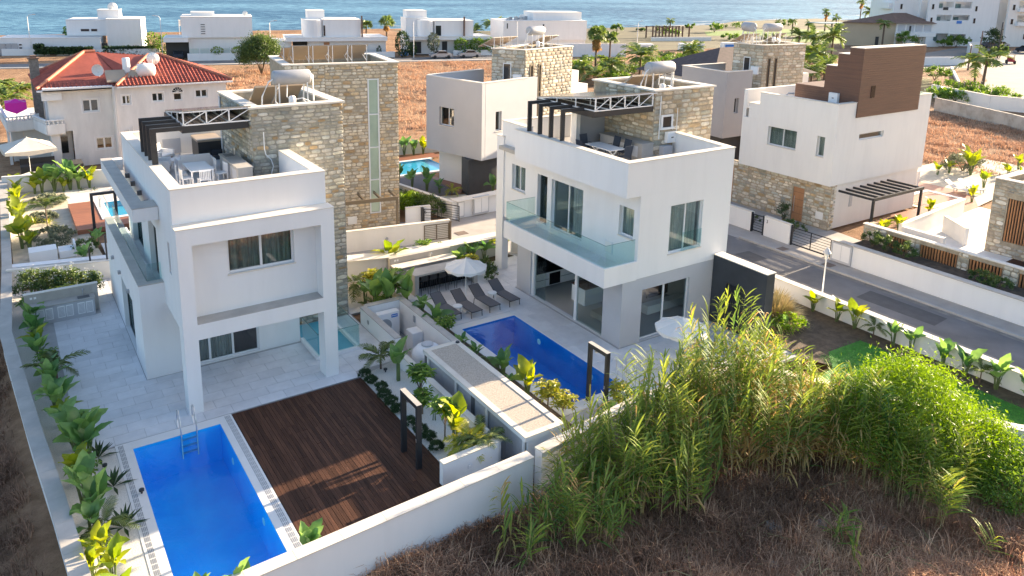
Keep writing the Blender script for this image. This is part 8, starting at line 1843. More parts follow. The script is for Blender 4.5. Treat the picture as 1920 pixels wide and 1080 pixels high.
for i, (x, y, h, rx) in enumerate(((.45, 42.6, 1.7, .8), (1.25, 42.4, 1.6, .75), (2.0, 42.0, 1.7, .7), (2.75, 41.6, 1.5, .6))):
 b_ = leafbush(['white flowering oleander at the left wall behind the outdoor kitchen', 'white flowering oleander second from the left wall', 'white flowering oleander behind the kitchen sockets', 'dense oleander at the right end of the kitchen back wall'][i], x, y, 0, rx, .7, h, 1500, .075, 'oleander', 'oleander', 'shrub', 'oleanders behind the left outdoor kitchen', 30 + i)
 fl = MB(); rg = random.Random(i)
 for k in range(26):
  a = rg.uniform(0, 6.28); q = Vector((rx * .9 * rg.uniform(.2, 1) * math.cos(a), .65 * rg.uniform(.2, 1) * math.sin(a), h * rg.uniform(.6, 1.02))); leaf_cluster(fl, q, 0, 5, .05, .022, rg)
 obj('flower', fl, L['flower'], b_, local=True)
umbrella_tree('orange tinged low shrub just behind the kitchen back wall', 1.5, 40.5, 0, 1.35, 'schey', rad=.6); umbrella_tree('yellow green low shrub at the right of the kitchen back wall', 2.4, 40.4, 0, 1.25, 'schey', rad=.45); umbrella_tree('yellow green shrub at the left end of the outdoor kitchen', -.1 + .35, 40.4, 0, 1.2, 'sche', rad=.5)
RB = [(29.67, 20.64, .81), (32.75, 21.28, 1.2), (32.75, 19.95, 1.3), (32.75, 19.0, 1.35), (32.7, 17.03, 1.25), (32.7, 16.2, 1.3), (32.65, 14.76, 1.3), (32.6, 13.83, 1.4), (32.6, 12.58, 1.45), (32.6, 11.4, 1.5)]
RD = ['low, beside the dry bronze grasses', 'yellow leaved, first along the wall from the house', 'bright, with an upright leaf, second along the wall', 'bright, third along the wall', 'dark, first one in the wall shade', 'dark, beside the first one in the wall shade', 'dark, above the middle of the lawn', 'dark, with wide bent leaves', 'dark, second last before the right edge', 'dark, at the right edge of the picture']
for i, ((x, y, h), d) in enumerate(zip(RB, RD)): strelitzia('road wall paddle plant, ' + d, x, y, 0, h, 6, 'strey' if 1 <= i <= 3 else 'stre', 'paddle plants by the road wall', .9)
for i, (x, y) in enumerate(((32.7, 18.0), (32.6, 13.2))): palm(['thin young palm in the soil between the lit and shaded paddle plants', 'thin young palm in the soil near the right edge'][i], x, y, 0, .5, .8, 7, trunk_r=.03, name='areca_palm', cat='palm')
def grass_ball(label, x, y, z, rad, h, n, col, group=None, seed=0):
 rg = random.Random(seed + 50); r = thing('fountain_grass', label, 'grass clump', (x, y, z), 0, group); mb = MB()
 for i in range(n):
  a = rg.uniform(0, 6.283); e = rg.uniform(.05, 1.5); l = h * rg.uniform(.7, 1.15); d = Vector((math.cos(a) * math.cos(e), math.sin(a) * math.cos(e), math.sin(e))); s = Vector((-math.sin(a), math.cos(a), 0)) * .016
  b = Vector((rad * .25 * math.cos(a), rad * .25 * math.sin(a), 0)); m_ = b + d * l * .6; t_ = b + d * l + Vector((math.cos(a) * .15, math.sin(a) * .15, -.3 * l * math.cos(e))); tt = rg.random()
  mb.face([b - s, b + s, m_ + s, m_ - s], 0, tt); mb.face([m_ - s, m_ + s, t_], 0, tt)
 obj('blade', mb, L[col], r, local=True); return r
grass_ball('round bronze dry grass clump right of the charcoal wall', 30.3, 21.6, 0, 1.4, 1.3, 1300, 'cane', seed=1); grass_ball('second bronze dry grass clump leaning behind the first', 31.2, 22.4, 0, 1.2, 1.1, 900, 'cane', seed=2); leafbush('yellow green low bush under the bronze grasses', 29.8, 20.6, 0, .9, .8, .9, 1200, .07, 'bush', seed=8)
def row(items, fn):
 for it in items: fn(*it)
for (x, y, h, d, c) in ((30.32, 62.4, 1.9, 'left', 'stre'), (31.08, 62.0, 1.75, 'middle', 'stre'), (31.95, 61.85, 1.9, 'yellow, right', 'strey')): strelitzia('paddle plant by the cream back wall, ' + d, x, y, 0, h, 6, c, 'paddle plants behind the turquoise pool', .7)
for i, (x, y, h) in enumerate(((25.4, 53.4, 1.9), (26.0, 52.2, 1.6), (26.45, 50.6, 1.8), (27.0, 49.6, 1.3))): strelitzia(['dark paddle plant beside the turquoise pool corner', 'dark paddle plant second along the grey terrace', 'dark broad paddle plant third along the grey terrace', 'grey green paddle plant nearest the red terrace'][i], x, y, 0, h, 6, 'stre', 'dark paddle plants on the grey terrace', .6)
palm('yellow feathery palm by the charcoal base of the grey villa', 27.5, 48.6, 0, .4, .8, 12, col='schey', trunk_r=.05, name='areca_palm', cat='palm'); strelitzia('dark paddle plant in front of the charcoal wall, by the white street wall', 30.25, 47.2, 0, 1.7, 5, 'stre', None, .7)
leafbush('yellow green bush behind the number 6 pier', 23.0, 46.6, 0, 1.1, 1.0, 1.5, 2200, .09, 'bush', seed=5); leafbush('grey green bush along the cream boundary wall, further back', 22.6, 49.3, 0, 1.2, 1.6, 1.5, 2200, .09, 'oleander', seed=6); leafbush('dark green hedge grown through the dark rail gate', 23.9, 45.2, 0, .9, 1.5, 1.45, 2600, .08, 'oleander', seed=7); leafbush('dark green hedge middle part along the cream boundary wall', 23.4, 47.2, 0, .7, 1.2, 1.3, 1600, .08, 'oleander', seed=9)
for i, (x, y, rx, h) in enumerate(((42.2, 24.0, .5, .95), (41.9, 23.0, .6, 1.05), (41.85, 21.9, .6, 1.0), (41.8, 17.6, .55, .75), (41.5, 16.7, .5, .75))): leafbush(['flowering bush at the left end of the road planter', 'bush second from the left end of the road planter', 'bush before the first slat opening of the stone wall', 'bush before the fourth slat opening of the stone wall', 'bush between the fourth and fifth slat openings'][i], x, y, .9, rx, .75, h, 900, .07, 'oleander', 'oleander', 'shrub', 'bushes in the road planter', 60 + i)
for i, (x, y, h) in enumerate(((45.9, 25.5, 1.1), (46.9, 25.1, 1.2))): strelitzia(['broad leaved plant behind the stone wall corner, left', 'broad leaved plant behind the stone wall corner, right'][i], x, y, .6, h, 7, 'strey', None, 1.0)
leafbush('small dark round bush at the oak front door', 43.6, 31.3, 0, .5, .5, 1.7, 600, .07, 'dark', seed=12); leafbush('low green bush below the oak front door', 42.6, 29.8, 0, .6, 1.0, .9, 900, .07, 'oleander', seed=13); leafbush('low green bush inside the small rail gate', 42.0, 32.5, 0, .5, .8, .8, 600, .07, 'oleander', seed=14)
FS_ = [(69.9, 31.8, 2.6, 'palm'), (66.3, 29.0, 1.8, 'leaf'), (60.9, 27.3, 1.5, 'leaf'), (54.8, 27.3, 1.2, 'leaf'), (67.3, 33.3, 1.2, 'leaf'), (68.8, 33.1, 1.3, 'leaf'), (72.5, 29.9, 1.2, 'leaf'), (73.5, 29.3, 1.0, 'leaf'), (76.0, 30.6, 1.6, 'leaf'), (57.2, 34.0, 1.3, 'leaf'), (59.0, 34.6, 1.2, 'leaf')]
FD_ = ['tallest, spreading like a palm beyond the loungers', 'right of the two loungers', 'at the near pool edge wall', 'beside the black pergola post', 'behind the garden bar, left', 'behind the garden bar, right', 'far right, near the dry field', 'far right, low, next to the dry field', 'far right, tall, against the dry field', 'behind the red wood panel, left', 'behind the red wood panel, right']
for (x, y, h, k), d in zip(FS_, FD_): strelitzia('yellow green pale pool plant, ' + d, x, y, 0, h, 9 if k == 'palm' else 6, 'strey', 'yellow green plants in the pale pool garden', 1.2 if k == 'palm' else .8)
leafbush('grey green bush beside the loungers of the pale pool', 71.0, 33.0, 0, 2.2, 1.6, 1.5, 1800, .12, 'grey', seed=15)
LGY = [(.35, 66.0, 1.4), (.3, 60.0, 1.8), (.25, 55.5, 2.2), (.25, 51.2, 2.0), (.55, 52.4, 1.6), (.4, 63.5, 1.5), (1.5, 63.9, 1.5), (.6, 50.3, 1.6)]
for (x, y, h), d in zip(LGY, ['at the far corner', 'second along the side wall', 'third along the side wall', 'tall, fourth along the side wall', 'leaning, beside the fourth', 'near the far corner', 'at the weathered back wall', 'nearest the white garden wall']): strelitzia('yellow sandy garden plant, ' + d, x, y, 0, h, 7, 'strey', 'yellow plants in the sandy garden', .6)
LGB = [(1.95, 63.9, 1.9), (2.75, 64.0, 2.2), (3.75, 63.9, 2.5), (3.3, 63.6, 1.2), (4.3, 63.8, 2.0), (5.0, 63.8, 1.9)]
for (x, y, h), d in zip(LGB, ['left', 'second from the left', 'tallest, upright', 'low', 'right of the tallest', 'rightmost']): strelitzia('paddle plant along the weathered garden wall, ' + d, x, y, 0, h, 8, 'strey' if h < 2 else 'stre', 'paddle plants along the weathered wall', .7)
for i, (x, y) in enumerate(((1.1, 56.0), (1.86, 55.5), (1.93, 60.2), (4.4, 63.2), (5.2, 62.8), (6.5, 62.5))): rosette(['orange yellow rosette in the sand, left of a pair', 'orange yellow rosette in the sand, right of a pair', 'orange yellow rosette before the far mound', 'small dark rosette below the weathered wall, left', 'small dark rosette below the weathered wall, right', 'dark spiky plant by the canopy end'][i], x, y, 0, .65 if i < 3 else .4, 16, 'schey' if i < 3 else 'dark', None, 'rosette_plant')
for i, (x, y, rx, ry, h) in enumerate(((2.2, 60.8, 1.1, 1.6, .5), (1.6, 57.0, .9, 1.0, .35), (1.7, 52.2, 1.4, 2.0, .6))): leafbush(['far grey green ground mound in the sandy garden', 'small middle ground mound in the sandy garden', 'largest near ground mound in the sandy garden'][i], x, y, 0, rx, ry, h, 2600, .09, 'grey', 'ground_mound', 'shrub', 'grey green mounds in the sandy garden', 80 + i, trunk=False)
palm('thin young palm with bare fronds in the sandy garden', 1.7, 53.6, 0, 1.6, 1.6, 6, trunk_r=.04, el=(.6, 1.3)); leafbush('dark shrub between the white daybed and the canopy', 3.3, 48.6, 0, .7, .8, .9, 900, .08, 'oleander', seed=90); strelitzia('drooping plant hanging over the low white garden wall', 3.0, 46.2, .2, 1.1, 7, 'stre', None, 1.2); strelitzia('grey leaved plant at the dark corner below the canopy', 3.9, 49.2, 0, 1.3, 5, 'stre', None, .9)
def mid_palm(i, x, y, h, cr, d, group='date palms beyond the stone towers'): palm(d, x, y, 0, h, cr, 22, 'far', group, .22, el=(.0, 1.35))
palm('fan palm with hanging dead fronds beyond the stone tower', 84.4, 100.2, 0, 6.9, 1.9, 34, 'fan', None, .2, skirt=26, el=(-.4, 1.4)); palm('smaller fan palm right of the one with dead fronds', 96.0, 110.0, 0, 5.2, 1.8, 30, 'fan', None, .2, el=(-.3, 1.4))
for i, (x, y, h, cr, d) in enumerate(((92.1, 97.5, 3.2, 3.6, 'large date palm left of the boiler tank, behind the right tower'), (83.6, 95.3, 2.4, 3.2, 'date palm under the fan palm with dead fronds'), (79.6, 98.6, 1.6, 2.8, 'low date palm beside the tan tower, left of the fan palm'), (119.1, 111.0, 2.2, 3.2, 'date palm before the pale containers'), (111.5, 111.0, 1.0, 2.4, 'low date palm between the large one and the containers'), (78.0, 92.0, 1.2, 2.6, 'lowest date palm against the stepped cream wing'))): mid_palm(i, x, y, h, cr, d)
for i, (x, y, rx, h) in enumerate(((80.5, 101.5, 3, 3.0), (86.5, 103.5, 3.2, 3.2), (88.5, 97.5, 2.6, 2.2), (97, 101, 3.4, 2.8), (104, 104, 3.2, 2.6), (112, 108, 3, 2.2), (82.5, 92.5, 2.4, 1.9), (121, 113, 2.5, 2.0))): leafbush(['dark bush mass beside the tan tower under the palms', 'tall dark bush behind the fan palm trunk', 'dark bush below the large date palm', 'dark bush right of the large date palm', 'dark bush left of the low date palm', 'dark bush near the containers', 'dark bush close to the stepped cream wing', 'dark bush at the containers, right'][i], x, y, 0, rx, rx, h, 1100, .22, 'tree', 'bush', 'bush', 'dark bushes among the date palms', 100 + i)
for i, (x, y, h, cr) in enumerate(((151.3, 100.8, 5.0, 3.8), (154.7, 108.0, 4.4, 3.2), (131.2, 90.3, 3.0, 3.2), (170.7, 123.3, 3.0, 3.0), (109.4, 76.0, 2.4, 2.6), (117.7, 79.3, 2.2, 2.8), (140.0, 98.0, 2.4, 3.2), (126, 85, 1.6, 2.8))): palm(['bright palm left of the brown box, tallest', 'bright palm behind the tallest one', 'bright palm right of the grey tower', 'bright palm near the green lawn', 'low palm next to the stepped wing of the grey tower', 'low palm close to the brown box side', 'palm between the tallest and the grey tower', 'low palm half hidden by the grey tower'][i], x, y, 0, h, cr, 22, 'far', 'bright palms left of the brown box', .22, el=(0, 1.3))
for i, (x, y, rx, h) in enumerate(((136, 95, 4, 2.6), (147, 104, 4.2, 2.4), (122, 83, 3.4, 1.9))): leafbush(['green undergrowth below the bright palms, middle', 'green undergrowth below the bright palms, far', 'green undergrowth below the bright palms, near'][i], x, y, 0, rx, rx, h, 1200, .26, 'bush', 'bush', 'bush', None, 120 + i)
for i, (x, y, h, cr, sk) in enumerate(((215.6, 158.7, 4.2, 1.7, 0), (231.2, 163.9, 3.0, 1.8, 0), (227.1, 173.3, 3.0, 1.6, 0), (243, 165.6, 6.6, 1.9, 6), (279.7, 185.9, 3.0, 2.2, 0), (335.1, 210.7, 8.6, 2.6, 6), (351.3, 216, 3.8, 4.2, 0), (401.3, 236, 3.2, 3.2, 0), (193.4, 114.5, 6.4, 2.3, 0), (193.8, 191.6, 2.9, 1.9, 0), (109.6, 171.4, 4.2, 3.4, 0), (85.4, 185.3, 4.0, 2.4, 8), (80.5, 187, 3.0, 2.0, 0), (104, 172, 2.2, 2.8, 0))):
 palm(['lone palm on the green lawn left of centre', 'short palm on the green lawn, right', 'short palm on the green lawn, left', 'tall thin palm on the shore path', 'small palm on the shore behind the blue shelter', 'tallest palm against the sea, left of the beige roof', 'wide low palm against the sea, beside the tallest', 'wide palm behind the beige roof ridge', 'palm standing in front of the beige house', 'single small palm behind the timber beach pergola', 'wide date palm right of the cactus villa', 'stout fan palm at the sea, between two beach villas', 'smaller fan palm right of the rounded stair tower villa', 'lower date palm beside the wide one right of the cactus villa'][i], x, y, 0, h, cr, 20, 'fan' if i in (11, 12) else 'far', None, .26, skirt=sk, el=(-.2, 1.3))
mb = MB(); mb.tube([(392, 232, -.2), (392, 232, 14)], .22, 6); mthing('flag_pole', mb, M['brownroof'], 'tall bare pole against the sea above the beige roof', 'pole')
palm('left bending palm of two beside the pale road', 138.9, 64.8, 0, 3.6, 3.6, 14, 'far', None, .18, el=(.1, .95), lean=(-.3, .2)); palm('right bending palm of two beside the pale road', 137.2, 62.7, 0, 4.4, 3.6, 14, 'far', None, .26, el=(.1, 1.0), lean=(.3, 0))
for i, (x, y, rx, h) in enumerate(((118.2, 58.9, 2.6, 2.5), (119.9, 56.3, 2.4, 2.6), (118.1, 51.6, 2.6, 2.5), (136.7, 70.5, 2.6, 2.6), (113.8, 55.4, 2.4, 1.9), (116.4, 53.0, 2.2, 1.9), (114.7, 49.7, 2.2, 1.7), (113.2, 57.2, 2.2, 2.0))): leafbush(['leafy shrub behind the stained plot wall, left', 'leafy shrub under the bending palms', 'leafy shrub behind the stained plot wall, right', 'leafy shrub against the brown box, far', 'bright low shrub along the stained wall, left', 'bright low shrub along the stained wall, middle', 'bright low shrub along the stained wall, right', 'leafy shrub beside the glass rail of the white villa'][i], x, y, 0, rx, rx, h, 1100, .2, 'sche' if i > 3 else 'tree', 'shrub', 'shrub', 'leafy shrubs behind the stained plot wall', 140 + i)
leafbush('dark pointed cypress beside the tall timber pole', 212, 96.2, 0, 2.0, 2.0, 6.4, 900, .3, 'dark', 'cypress_tree', 'tree', seed=150)
for i, (x, y, rx, h) in enumerate(((203.1, 114.2, 3.0, 4.4), (218.6, 108.3, 3.0, 3.8), (214.9, 109.7, 2.0, 2.2), (197.8, 87.6, 2.4, 3.0), (196.9, 174.6, 2.9, 3.1), (163.8, 185, 1.8, 2.8), (158.8, 186.6, 1.5, 2.0), (175.7, 186.3, 1.8, .9), (180.5, 179.8, 2.2, .9))): leafbush(['round dark tree before the front of the beige house', 'round dark tree before the apartment block', 'low dark bush between the two round trees', 'sunlit scrub under the tall dark pole', 'round green tree on the shore by the lawn', 'small upright tree on the shore, right of two', 'smaller tree on the shore, left of two', 'low scrub on the shore, left', 'low scrub on the shore, right'][i], x, y, 0, rx, rx, h, 800, .32, 'oleander' if i in (3, 7, 8) else 'tree', 'tree' if h > 2.5 else 'bush', 'tree' if h > 2.5 else 'bush', None, 160 + i)
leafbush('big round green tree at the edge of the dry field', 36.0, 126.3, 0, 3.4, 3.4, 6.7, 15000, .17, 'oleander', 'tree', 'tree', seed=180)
for i, (x, y, h) in enumerate(((-.3, 107.6, 2.4), (2.05, 110.4, 1.6), (.9, 101.3, 1.8))): palm(['sunlit palm at the far left behind the magenta parasol', 'lower palm right of the sunlit one at the far left', 'low palm at the left edge behind the old balcony'][i], x, y, 0, h, 2.4, 16, 'far', None, .15)
SC = [(150, 172, 'left end of the timber pergola'), (171, 168, 'right end of the timber pergola'), (185, 186, 'first before the surf'), (200, 188, 'second before the surf'), (214, 186, 'third before the surf'), (228, 190, 'fourth before the surf'), (238, 184, 'beside the tall thin shore palm'), (176, 150, 'below the timber pergola'), (192, 148, 'nearest the containers'), (208, 148, 'left of the blue shelter'), (252, 190, 'behind the blue shelter'), (268, 200, 'last before the beige roof')]
for i, (x, y, d) in enumerate(SC): leafbush('low scrub bush on the shore, ' + d, x, y, -.15, 2.6 + (i % 3), 2.2, 1.5 + .5 * (i % 2), 420, .34, 'tree' if i % 2 else 'oleander', 'scrub_bush', 'bush', 'scrub bushes along the shore', 220 + i, trunk=False)
# wild reeds, bush and dry grass in front
def cane(mb, sm, x, y, z, h, rg, dry=0.0, lean=None, dens=1.0):
 a = rg.uniform(0, 6.283); ln = rg.uniform(.02, .16) * h if lean is None else lean; az = rg.uniform(0, 6.283)
 top = Vector((x + ln * math.cos(az), y + ln * math.sin(az), z + h)); b = Vector((x, y, z)); mid = b.lerp(top, .5) - Vector((math.cos(az), math.sin(az), 0)) * ln * .12
 tc = rg.random() * .5 + dry * .5
 sm.tube([b, mid, top], .014, 3, 0, tc, r1=.005, capped=False)
 n = int(h * 6.6 * dens); base = rg.gauss(.38, .18); pl = rg.uniform(-.25, .25)
 for i in range(n):
  t = (.40 if rg.random() < .85 else .2) + .60 * ((i + rg.random() * .4) / n) ** .9; t = min(t, 1.0); p = (b.lerp(mid, t * 2) if t < .5 else mid.lerp(top, t * 2 - 1))
  d0 = a + (0 if i % 2 else math.pi) + pl + rg.gauss(0, .18); e = .40 + .62 * max(0, t - .3) + rg.gauss(0, .12); l = rg.uniform(.48, .82) * (1.05 - .35 * max(0, t - .75) * 3)
  d = Vector((math.cos(d0) * math.cos(e), math.sin(d0) * math.cos(e), math.sin(e))); s = Vector((-math.sin(d0), math.cos(d0), .25)) * rg.uniform(.020, .034)
  tt = base + rg.gauss(0, .07) + .30 * max(0, t - .5)
  dead = (dry > 0 and t < .35 + .35 * dry and rg.random() < .75) or rg.random() < .03 + .08 * dry
  sag = 1.0 if dead else rg.uniform(.12, .40)
  q1 = p + d * l * .5; q2 = q1 + (d + Vector((0, 0, -sag))).normalized() * l * .32; q3 = q2 + (d + Vector((0, 0, -2.0 * sag))).normalized() * l * .22
  if dead: tt = rg.uniform(.94, 1.0)
  tt = min(1, max(0, tt))
  mb.face([p - s * .5, p + s * .5, q1 + s, q1 - s], 0, tt); mb.face([q1 - s, q1 + s, q2 + s * .7, q2 - s * .7], 0, tt); mb.face([q2 - s * .7, q2 + s * .7, q3], 0, tt)
def thicket(label, spots, seed):
 rg = random.Random(seed); mb = MB(); sm = MB()
 for (cx, cy, rx, ry, n, h0, h1, dry) in spots:
  for i in range(int(n * .74)):
   r = math.sqrt(rg.random()); a = rg.uniform(0, 6.283); x, y = cx + rx * r * math.cos(a), cy + ry * r * math.sin(a)
   h = rg.uniform(h0 * .82, h1 * 1.04) * (1 - .28 * r ** 3)
   if 13.2 > x > .3 and y > 17.2: continue
   if y > 17.9 + (x - 13) * .10 and x < 24: y = 17.9 + (x - 13) * .10 - rg.random()
   cane(mb, sm, x, y, gh(x, y) - .05, h, rg, dry * rg.uniform(.5, 1.2))
 r = obj('reed_thicket', mb, L['reed']); tagset(r, label, 'reeds', None, 'stuff'); s = obj('cane', sm, L['cane'], r, local=True); return r
thicket('tall green reed thicket against the white front wall', [(14.3, 16.9, 1.1, .8, 26, 2.0, 3.1, .2), (15.6, 16.6, 1.6, 1.1, 55, 2.6, 3.9, .2), (17.4, 16.6, 1.5, 1.2, 60, 3.0, 4.3, .2), (18.6, 17.4, .9, .8, 20, 2.6, 4.0, .3), (16.6, 17.0, .6, .5, 8, 4.4, 5.2, .1), (14.6, 17.2, .6, .4, 6, 3.6, 4.3, .1), (12.6, 17.0, 1.0, .6, 24, 1.0, 2.0, .6), (13.6, 15.9, 1.2, .7, 30, 1.5, 2.6, .2), (15.6, 15.4, 1.5, .8, 46, 1.8, 3.2, .15), (17.0, 15.1, 1.0, .8, 32, 2.0, 3.4, .25), (12.0, 16.4, 1.0, .7, 20, .9, 1.7, .4), (18.3, 15.6, .9, .8, 30, 2.4, 3.8, .3), (13.6, 15.1, 1.0, .5, 18, 1.2, 2.2, .2)], 1)
thicket('yellowing reed thicket before the right villa garden', [(20.4, 17.2, 1.3, 1.3, 60, 3.6, 4.9, .5), (22.0, 16.2, 1.5, 1.4, 80, 3.6, 5.0, .9), (23.2, 14.4, 1.3, 1.4, 66, 2.7, 3.9, 1.0), (20.0, 15.5, 1.0, .9, 44, 2.6, 4.0, .6), (21.4, 14.5, 1.1, .9, 48, 2.8, 4.0, .8), (21.0, 18.0, .9, .6, 16, 4.6, 6.0, .2), (22.7, 16.8, 1.1, .8, 24, 3.0, 4.0, .6), (21.6, 16.8, 1.8, 1.0, 14, 5.0, 6.0, .2), (24.0, 15.4, .9, .8, 16, 2.4, 3.3, .7)], 2)
thicket('blue green reed thicket leaning before the big bright bush', [(23.5, 12.6, .9, 1.2, 60, 2.8, 3.9, .15), (24.4, 11.6, 1.0, .9, 50, 2.4, 3.6, .15), (22.8, 13.8, .8, .8, 26, 2.8, 3.8, .5), (25.2, 10.6, .9, .7, 36, 1.8, 2.8, .1), (23.6, 11.2, .8, .7, 30, 2.0, 3.0, .15)], 3)
def single_reed(label, x, y, h, n, seed):
 rg = random.Random(seed + 900); r = thing('giant_reed', label, 'reed', (x, y, gh(x, y)), 0, 'single reeds standing in the dry grass'); mb = MB(); sm = MB()
 for i in range(n): cane(mb, sm, rg.uniform(-.12, .12), rg.uniform(-.12, .12), 0, h * rg.uniform(.75, 1), rg, 0, None, 1.5)
 obj('leaf', mb, L['reed'], r, local=True); obj('cane', sm, L['cane'], r, local=True)
for i, (x, y, h, n, d) in enumerate(((20.0, 11.26, 1.5, 3, 'young green reed in the dry grass below the thicket, middle'), (23.16, 9.81, 2.0, 7, 'bushy young reed below the big bright bush'), (17.47, 14.58, 1.4, 2, 'small bright reed right of the first thicket'), (23.5, 8.5, 1.0, 2, 'small reed at the lower right corner'), (11.33, 15.48, 1.6, 3, 'pale young reed at the lower left of the first thicket'), (19.8, 10.6, .8, 2, 'tiny reed beside the middle young reed'), (13.0, 15.6, 2.2, 3, 'upright reed in front of the first thicket, left'), (14.7, 15.4, 1.8, 2, 'upright reed in front of the first thicket, right'), (11.6, 17.3, 2.3, 1, 'lone reed leaning against the white front wall'))): single_reed(d, x, y, h, n, i)
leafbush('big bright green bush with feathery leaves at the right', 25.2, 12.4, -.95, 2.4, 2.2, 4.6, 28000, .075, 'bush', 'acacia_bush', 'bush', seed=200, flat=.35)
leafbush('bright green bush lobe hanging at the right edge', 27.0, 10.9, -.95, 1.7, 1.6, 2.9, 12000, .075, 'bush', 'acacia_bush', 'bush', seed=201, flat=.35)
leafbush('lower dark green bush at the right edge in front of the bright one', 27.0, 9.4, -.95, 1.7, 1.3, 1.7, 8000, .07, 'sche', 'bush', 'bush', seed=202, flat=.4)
def tufts(name, label, cat, pts, h, blades, mt, w=.012, spread=.5, lean=.8, seed=0, zfun=gh):
 """loose dry grass: many thin bent blades"""
 rg = np.random.default_rng(seed); P = np.asarray(pts, float); n = len(P) * blades
 base = np.repeat(P, blades, axis=0) + rg.normal(size=(n, 2)) * spread * .35
 z = np.array([zfun(x, y) for x, y in base]) - .03
 az = rg.uniform(0, 2 * np.pi, n); hh = h * rg.uniform(.45, 1.15, n); ln = hh * rg.uniform(.2, lean + .4, n)
 sx, sy = -np.sin(az) * w, np.cos(az) * w
 v = np.zeros((n, 5, 3)); b = np.stack([base[:, 0], base[:, 1], z], 1); m = b + np.stack([np.cos(az) * ln * .35, np.sin(az) * ln * .35, hh * .65], 1); t = b + np.stack([np.cos(az) * ln, np.sin(az) * ln, hh * rg.uniform(.55, 1.0, n)], 1); s = np.stack([sx, sy, np.zeros(n)], 1)
 v[:, 0] = b - s; v[:, 1] = b + s; v[:, 2] = m + s * .8; v[:, 3] = m - s * .8; v[:, 4] = t
 me = bpy.data.meshes.new(name); me.vertices.add(n * 5); me.vertices.foreach_set('co', v.reshape(-1))
 idx = np.arange(n)[:, None] * 5; loops = np.concatenate([idx + np.array([0, 1, 2, 3]), idx + np.array([3, 2, 4])], 1).reshape(-1)
 me.loops.add(n * 7); me.loops.foreach_set('vertex_index', loops.astype(np.int32))
 me.polygons.add(n * 2); st = (np.arange(n)[:, None] * 7 + np.array([0, 4])).reshape(-1); me.polygons.foreach_set('loop_start', st.astype(np.int32))
 at = me.attributes.new('tint', 'FLOAT', 'FACE'); at.data.foreach_set('value', np.repeat(np.clip(.45 + .28 * np.sin(base[:, 0] * 1.1 + 2 * np.sin(base[:, 1] * .7)) * np.cos(base[:, 1] * .9 + base[:, 0] * .3) + np.repeat(rg.normal(size=len(P)) * .2, blades) + rg.normal(size=n) * .16, 0, 1), 2).astype(np.float32))
 me.materials.append(mt); me.update(calc_edges=True); me.validate()
 o = bpy.data.objects.new(name, me); COL.objects.link(o); return tagset(o, label, cat, None, 'stuff')
def scatter(n, x0, y0, x1, y1, seed, ok=lambda x, y: True, clump=None):
 rg = np.random.default_rng(seed); out = []
 cs = rg.uniform([x0, y0], [x1, y1], (clump, 2)) if clump else None
 while len(out) < n:
  if clump and rg.random() < .7: p = cs[rg.integers(clump)] + rg.normal(size=2) * .35
  else: p = rg.uniform([x0, y0], [x1, y1])
  if ok(p[0], p[1]): out.append(p)
 return out
def front_ok(x, y): return x > 3 and y < 17.75 + .035 * (x - 4) and y < 17.6 - max(0, x - 24.5) * 1.35 + .6 and x < 32
tufts('dry_grass', 'tangled brown dry grass on the open ground in front of the white wall', 'grass', scatter(7500, 6.5, 5, 30, 18.6, 1, front_ok, 260), .38, 13, L['dry'], .009, .5, 1.3, 1)
tufts('dry_grass', 'tall pale straw clumps standing in the rough ground', 'grass', scatter(700, 8, 6, 29, 17.6, 12, front_ok, 40), .75, 16, L['dry'], .010, .35, .8, 12)
tufts('dry_grass', 'dead grass and weeds below the reeds, shade put into the colour', 'grass', scatter(2600, 8, 12.5, 25, 18.4, 2, front_ok, 120), .62, 12, L['dryshade'], .011, .5, 1.1, 2)
tufts('dry_grass', 'dead weeds outside the left wall, wall shade put into the colour', 'grass', scatter(3600, -5.5, 17.5, -.45, 60, 3, lambda x, y: x < -1.12 + (.0 if y > 30 else (30 - y) * .085) and x < -.2, 160), .40, 12, L['dryshade'], .012, .5, 1.3, 3)
tufts('dry_grass', 'pale lit straw on the dry field between the villas and the beach street', 'grass', scatter(5200, 27, 65, 92, 133, 4, lambda x, y: y > 66 - (x - 30) * .1 and y < along(x) - 5 and not (x > 70 and y < 100), 400), .55, 7, L['fieldgrass'], .035, 1.6, 1.0, 4)
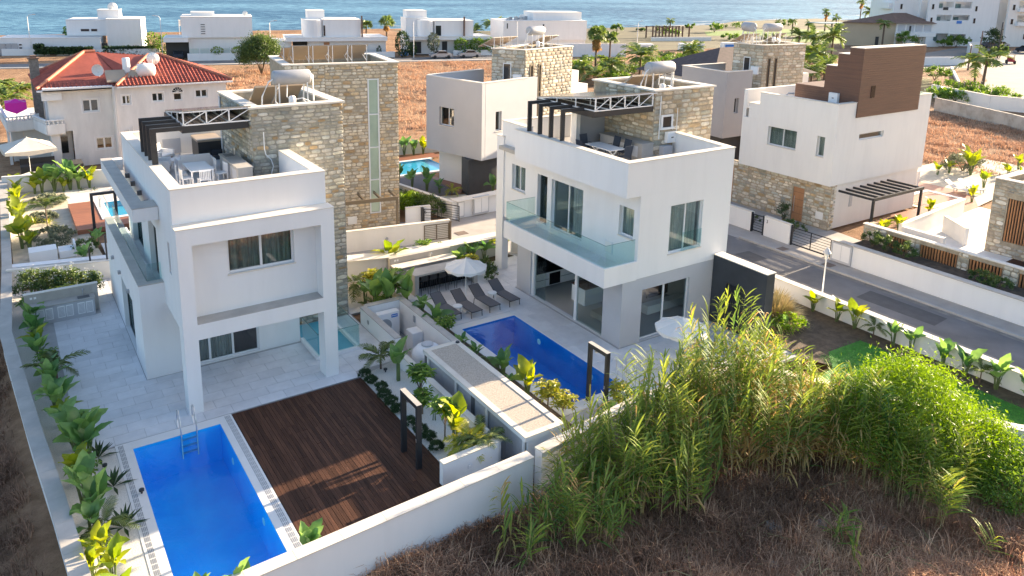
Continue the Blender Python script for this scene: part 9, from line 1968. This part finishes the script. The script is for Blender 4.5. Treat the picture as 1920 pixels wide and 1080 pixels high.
tufts('dry_grass', 'orange dry grass on the plot right of the white villa', 'grass', scatter(3200, 72, 30, 102, 54, 5, lambda x, y: x < 101.0 - max(0, (44 - y)) * .6 and y > 31, 200), .45, 8, L['fieldgrass'], .03, 1.2, 1.0, 5)
tufts('lawn', 'short bright green lawn below the white road wall', 'lawn', scatter(7000, 25.6, 9.9, 31.9, 18.2, 6, lambda x, y: x < 31.85 and y < 18.1 and x > 28.4 - (17.2 - y) * .45), .05, 7, M['lawn'], .006, .35, .8, 6, lambda x, y: .03)
rg = random.Random(44); mb = MB()
for i in range(170):
 x, y = rg.uniform(9, 27), rg.uniform(7.5, 17)
 if not front_ok(x, y): continue
 a = rg.uniform(0, 6.28); l = rg.uniform(.5, 1.8); z = gh(x, y) + .08; mb.tube([(x, y, z + rg.uniform(0, .2)), (x + l * .5 * math.cos(a), y + l * .5 * math.sin(a), z + rg.uniform(.02, .25)), (x + l * math.cos(a), y + l * math.sin(a), z + .03)], .013, 4, 0, rg.random())
o = obj('fallen_cane', mb, L['cane']); tagset(o, 'fallen dry canes lying on the rough ground below the reeds', 'canes', None, 'stuff')
stn = mat('field_stone', (.36, .32, .28), .9, noise=.3, nscale=4);
for i, (x, y, s) in enumerate(((19.2, 13.0, .28), (20.6, 12.2, .22), (18.0, 12.0, .18), (25.2, 8.6, .25), (9.6, 16.6, .16), (21.9, 10.9, .2))):
 mb = MB(); rr = random.Random(i); n = 7; mb.lathe((x, y, gh(x, y) - .05), [(s * .6, 0), (s, s * .25), (s * .8, s * .6), (s * .3, s * .75), (0, s * .78)], n)
 mb.v = [(vx + rr.uniform(-.25, .25) * s, vy + rr.uniform(-.2, .2) * s, vz + rr.uniform(-.1, .1) * s) for vx, vy, vz in mb.v]
 mthing('field_rock', mb, stn, ['largest pale stone on the rough ground left of the young reed', 'pale stone just right of the largest stone', 'small stone in the dry grass below the first thicket', 'pale stone at the lower right in the dry grass', 'small stone near the foot of the white front wall', 'stone near the middle young reed'][i], 'stone')
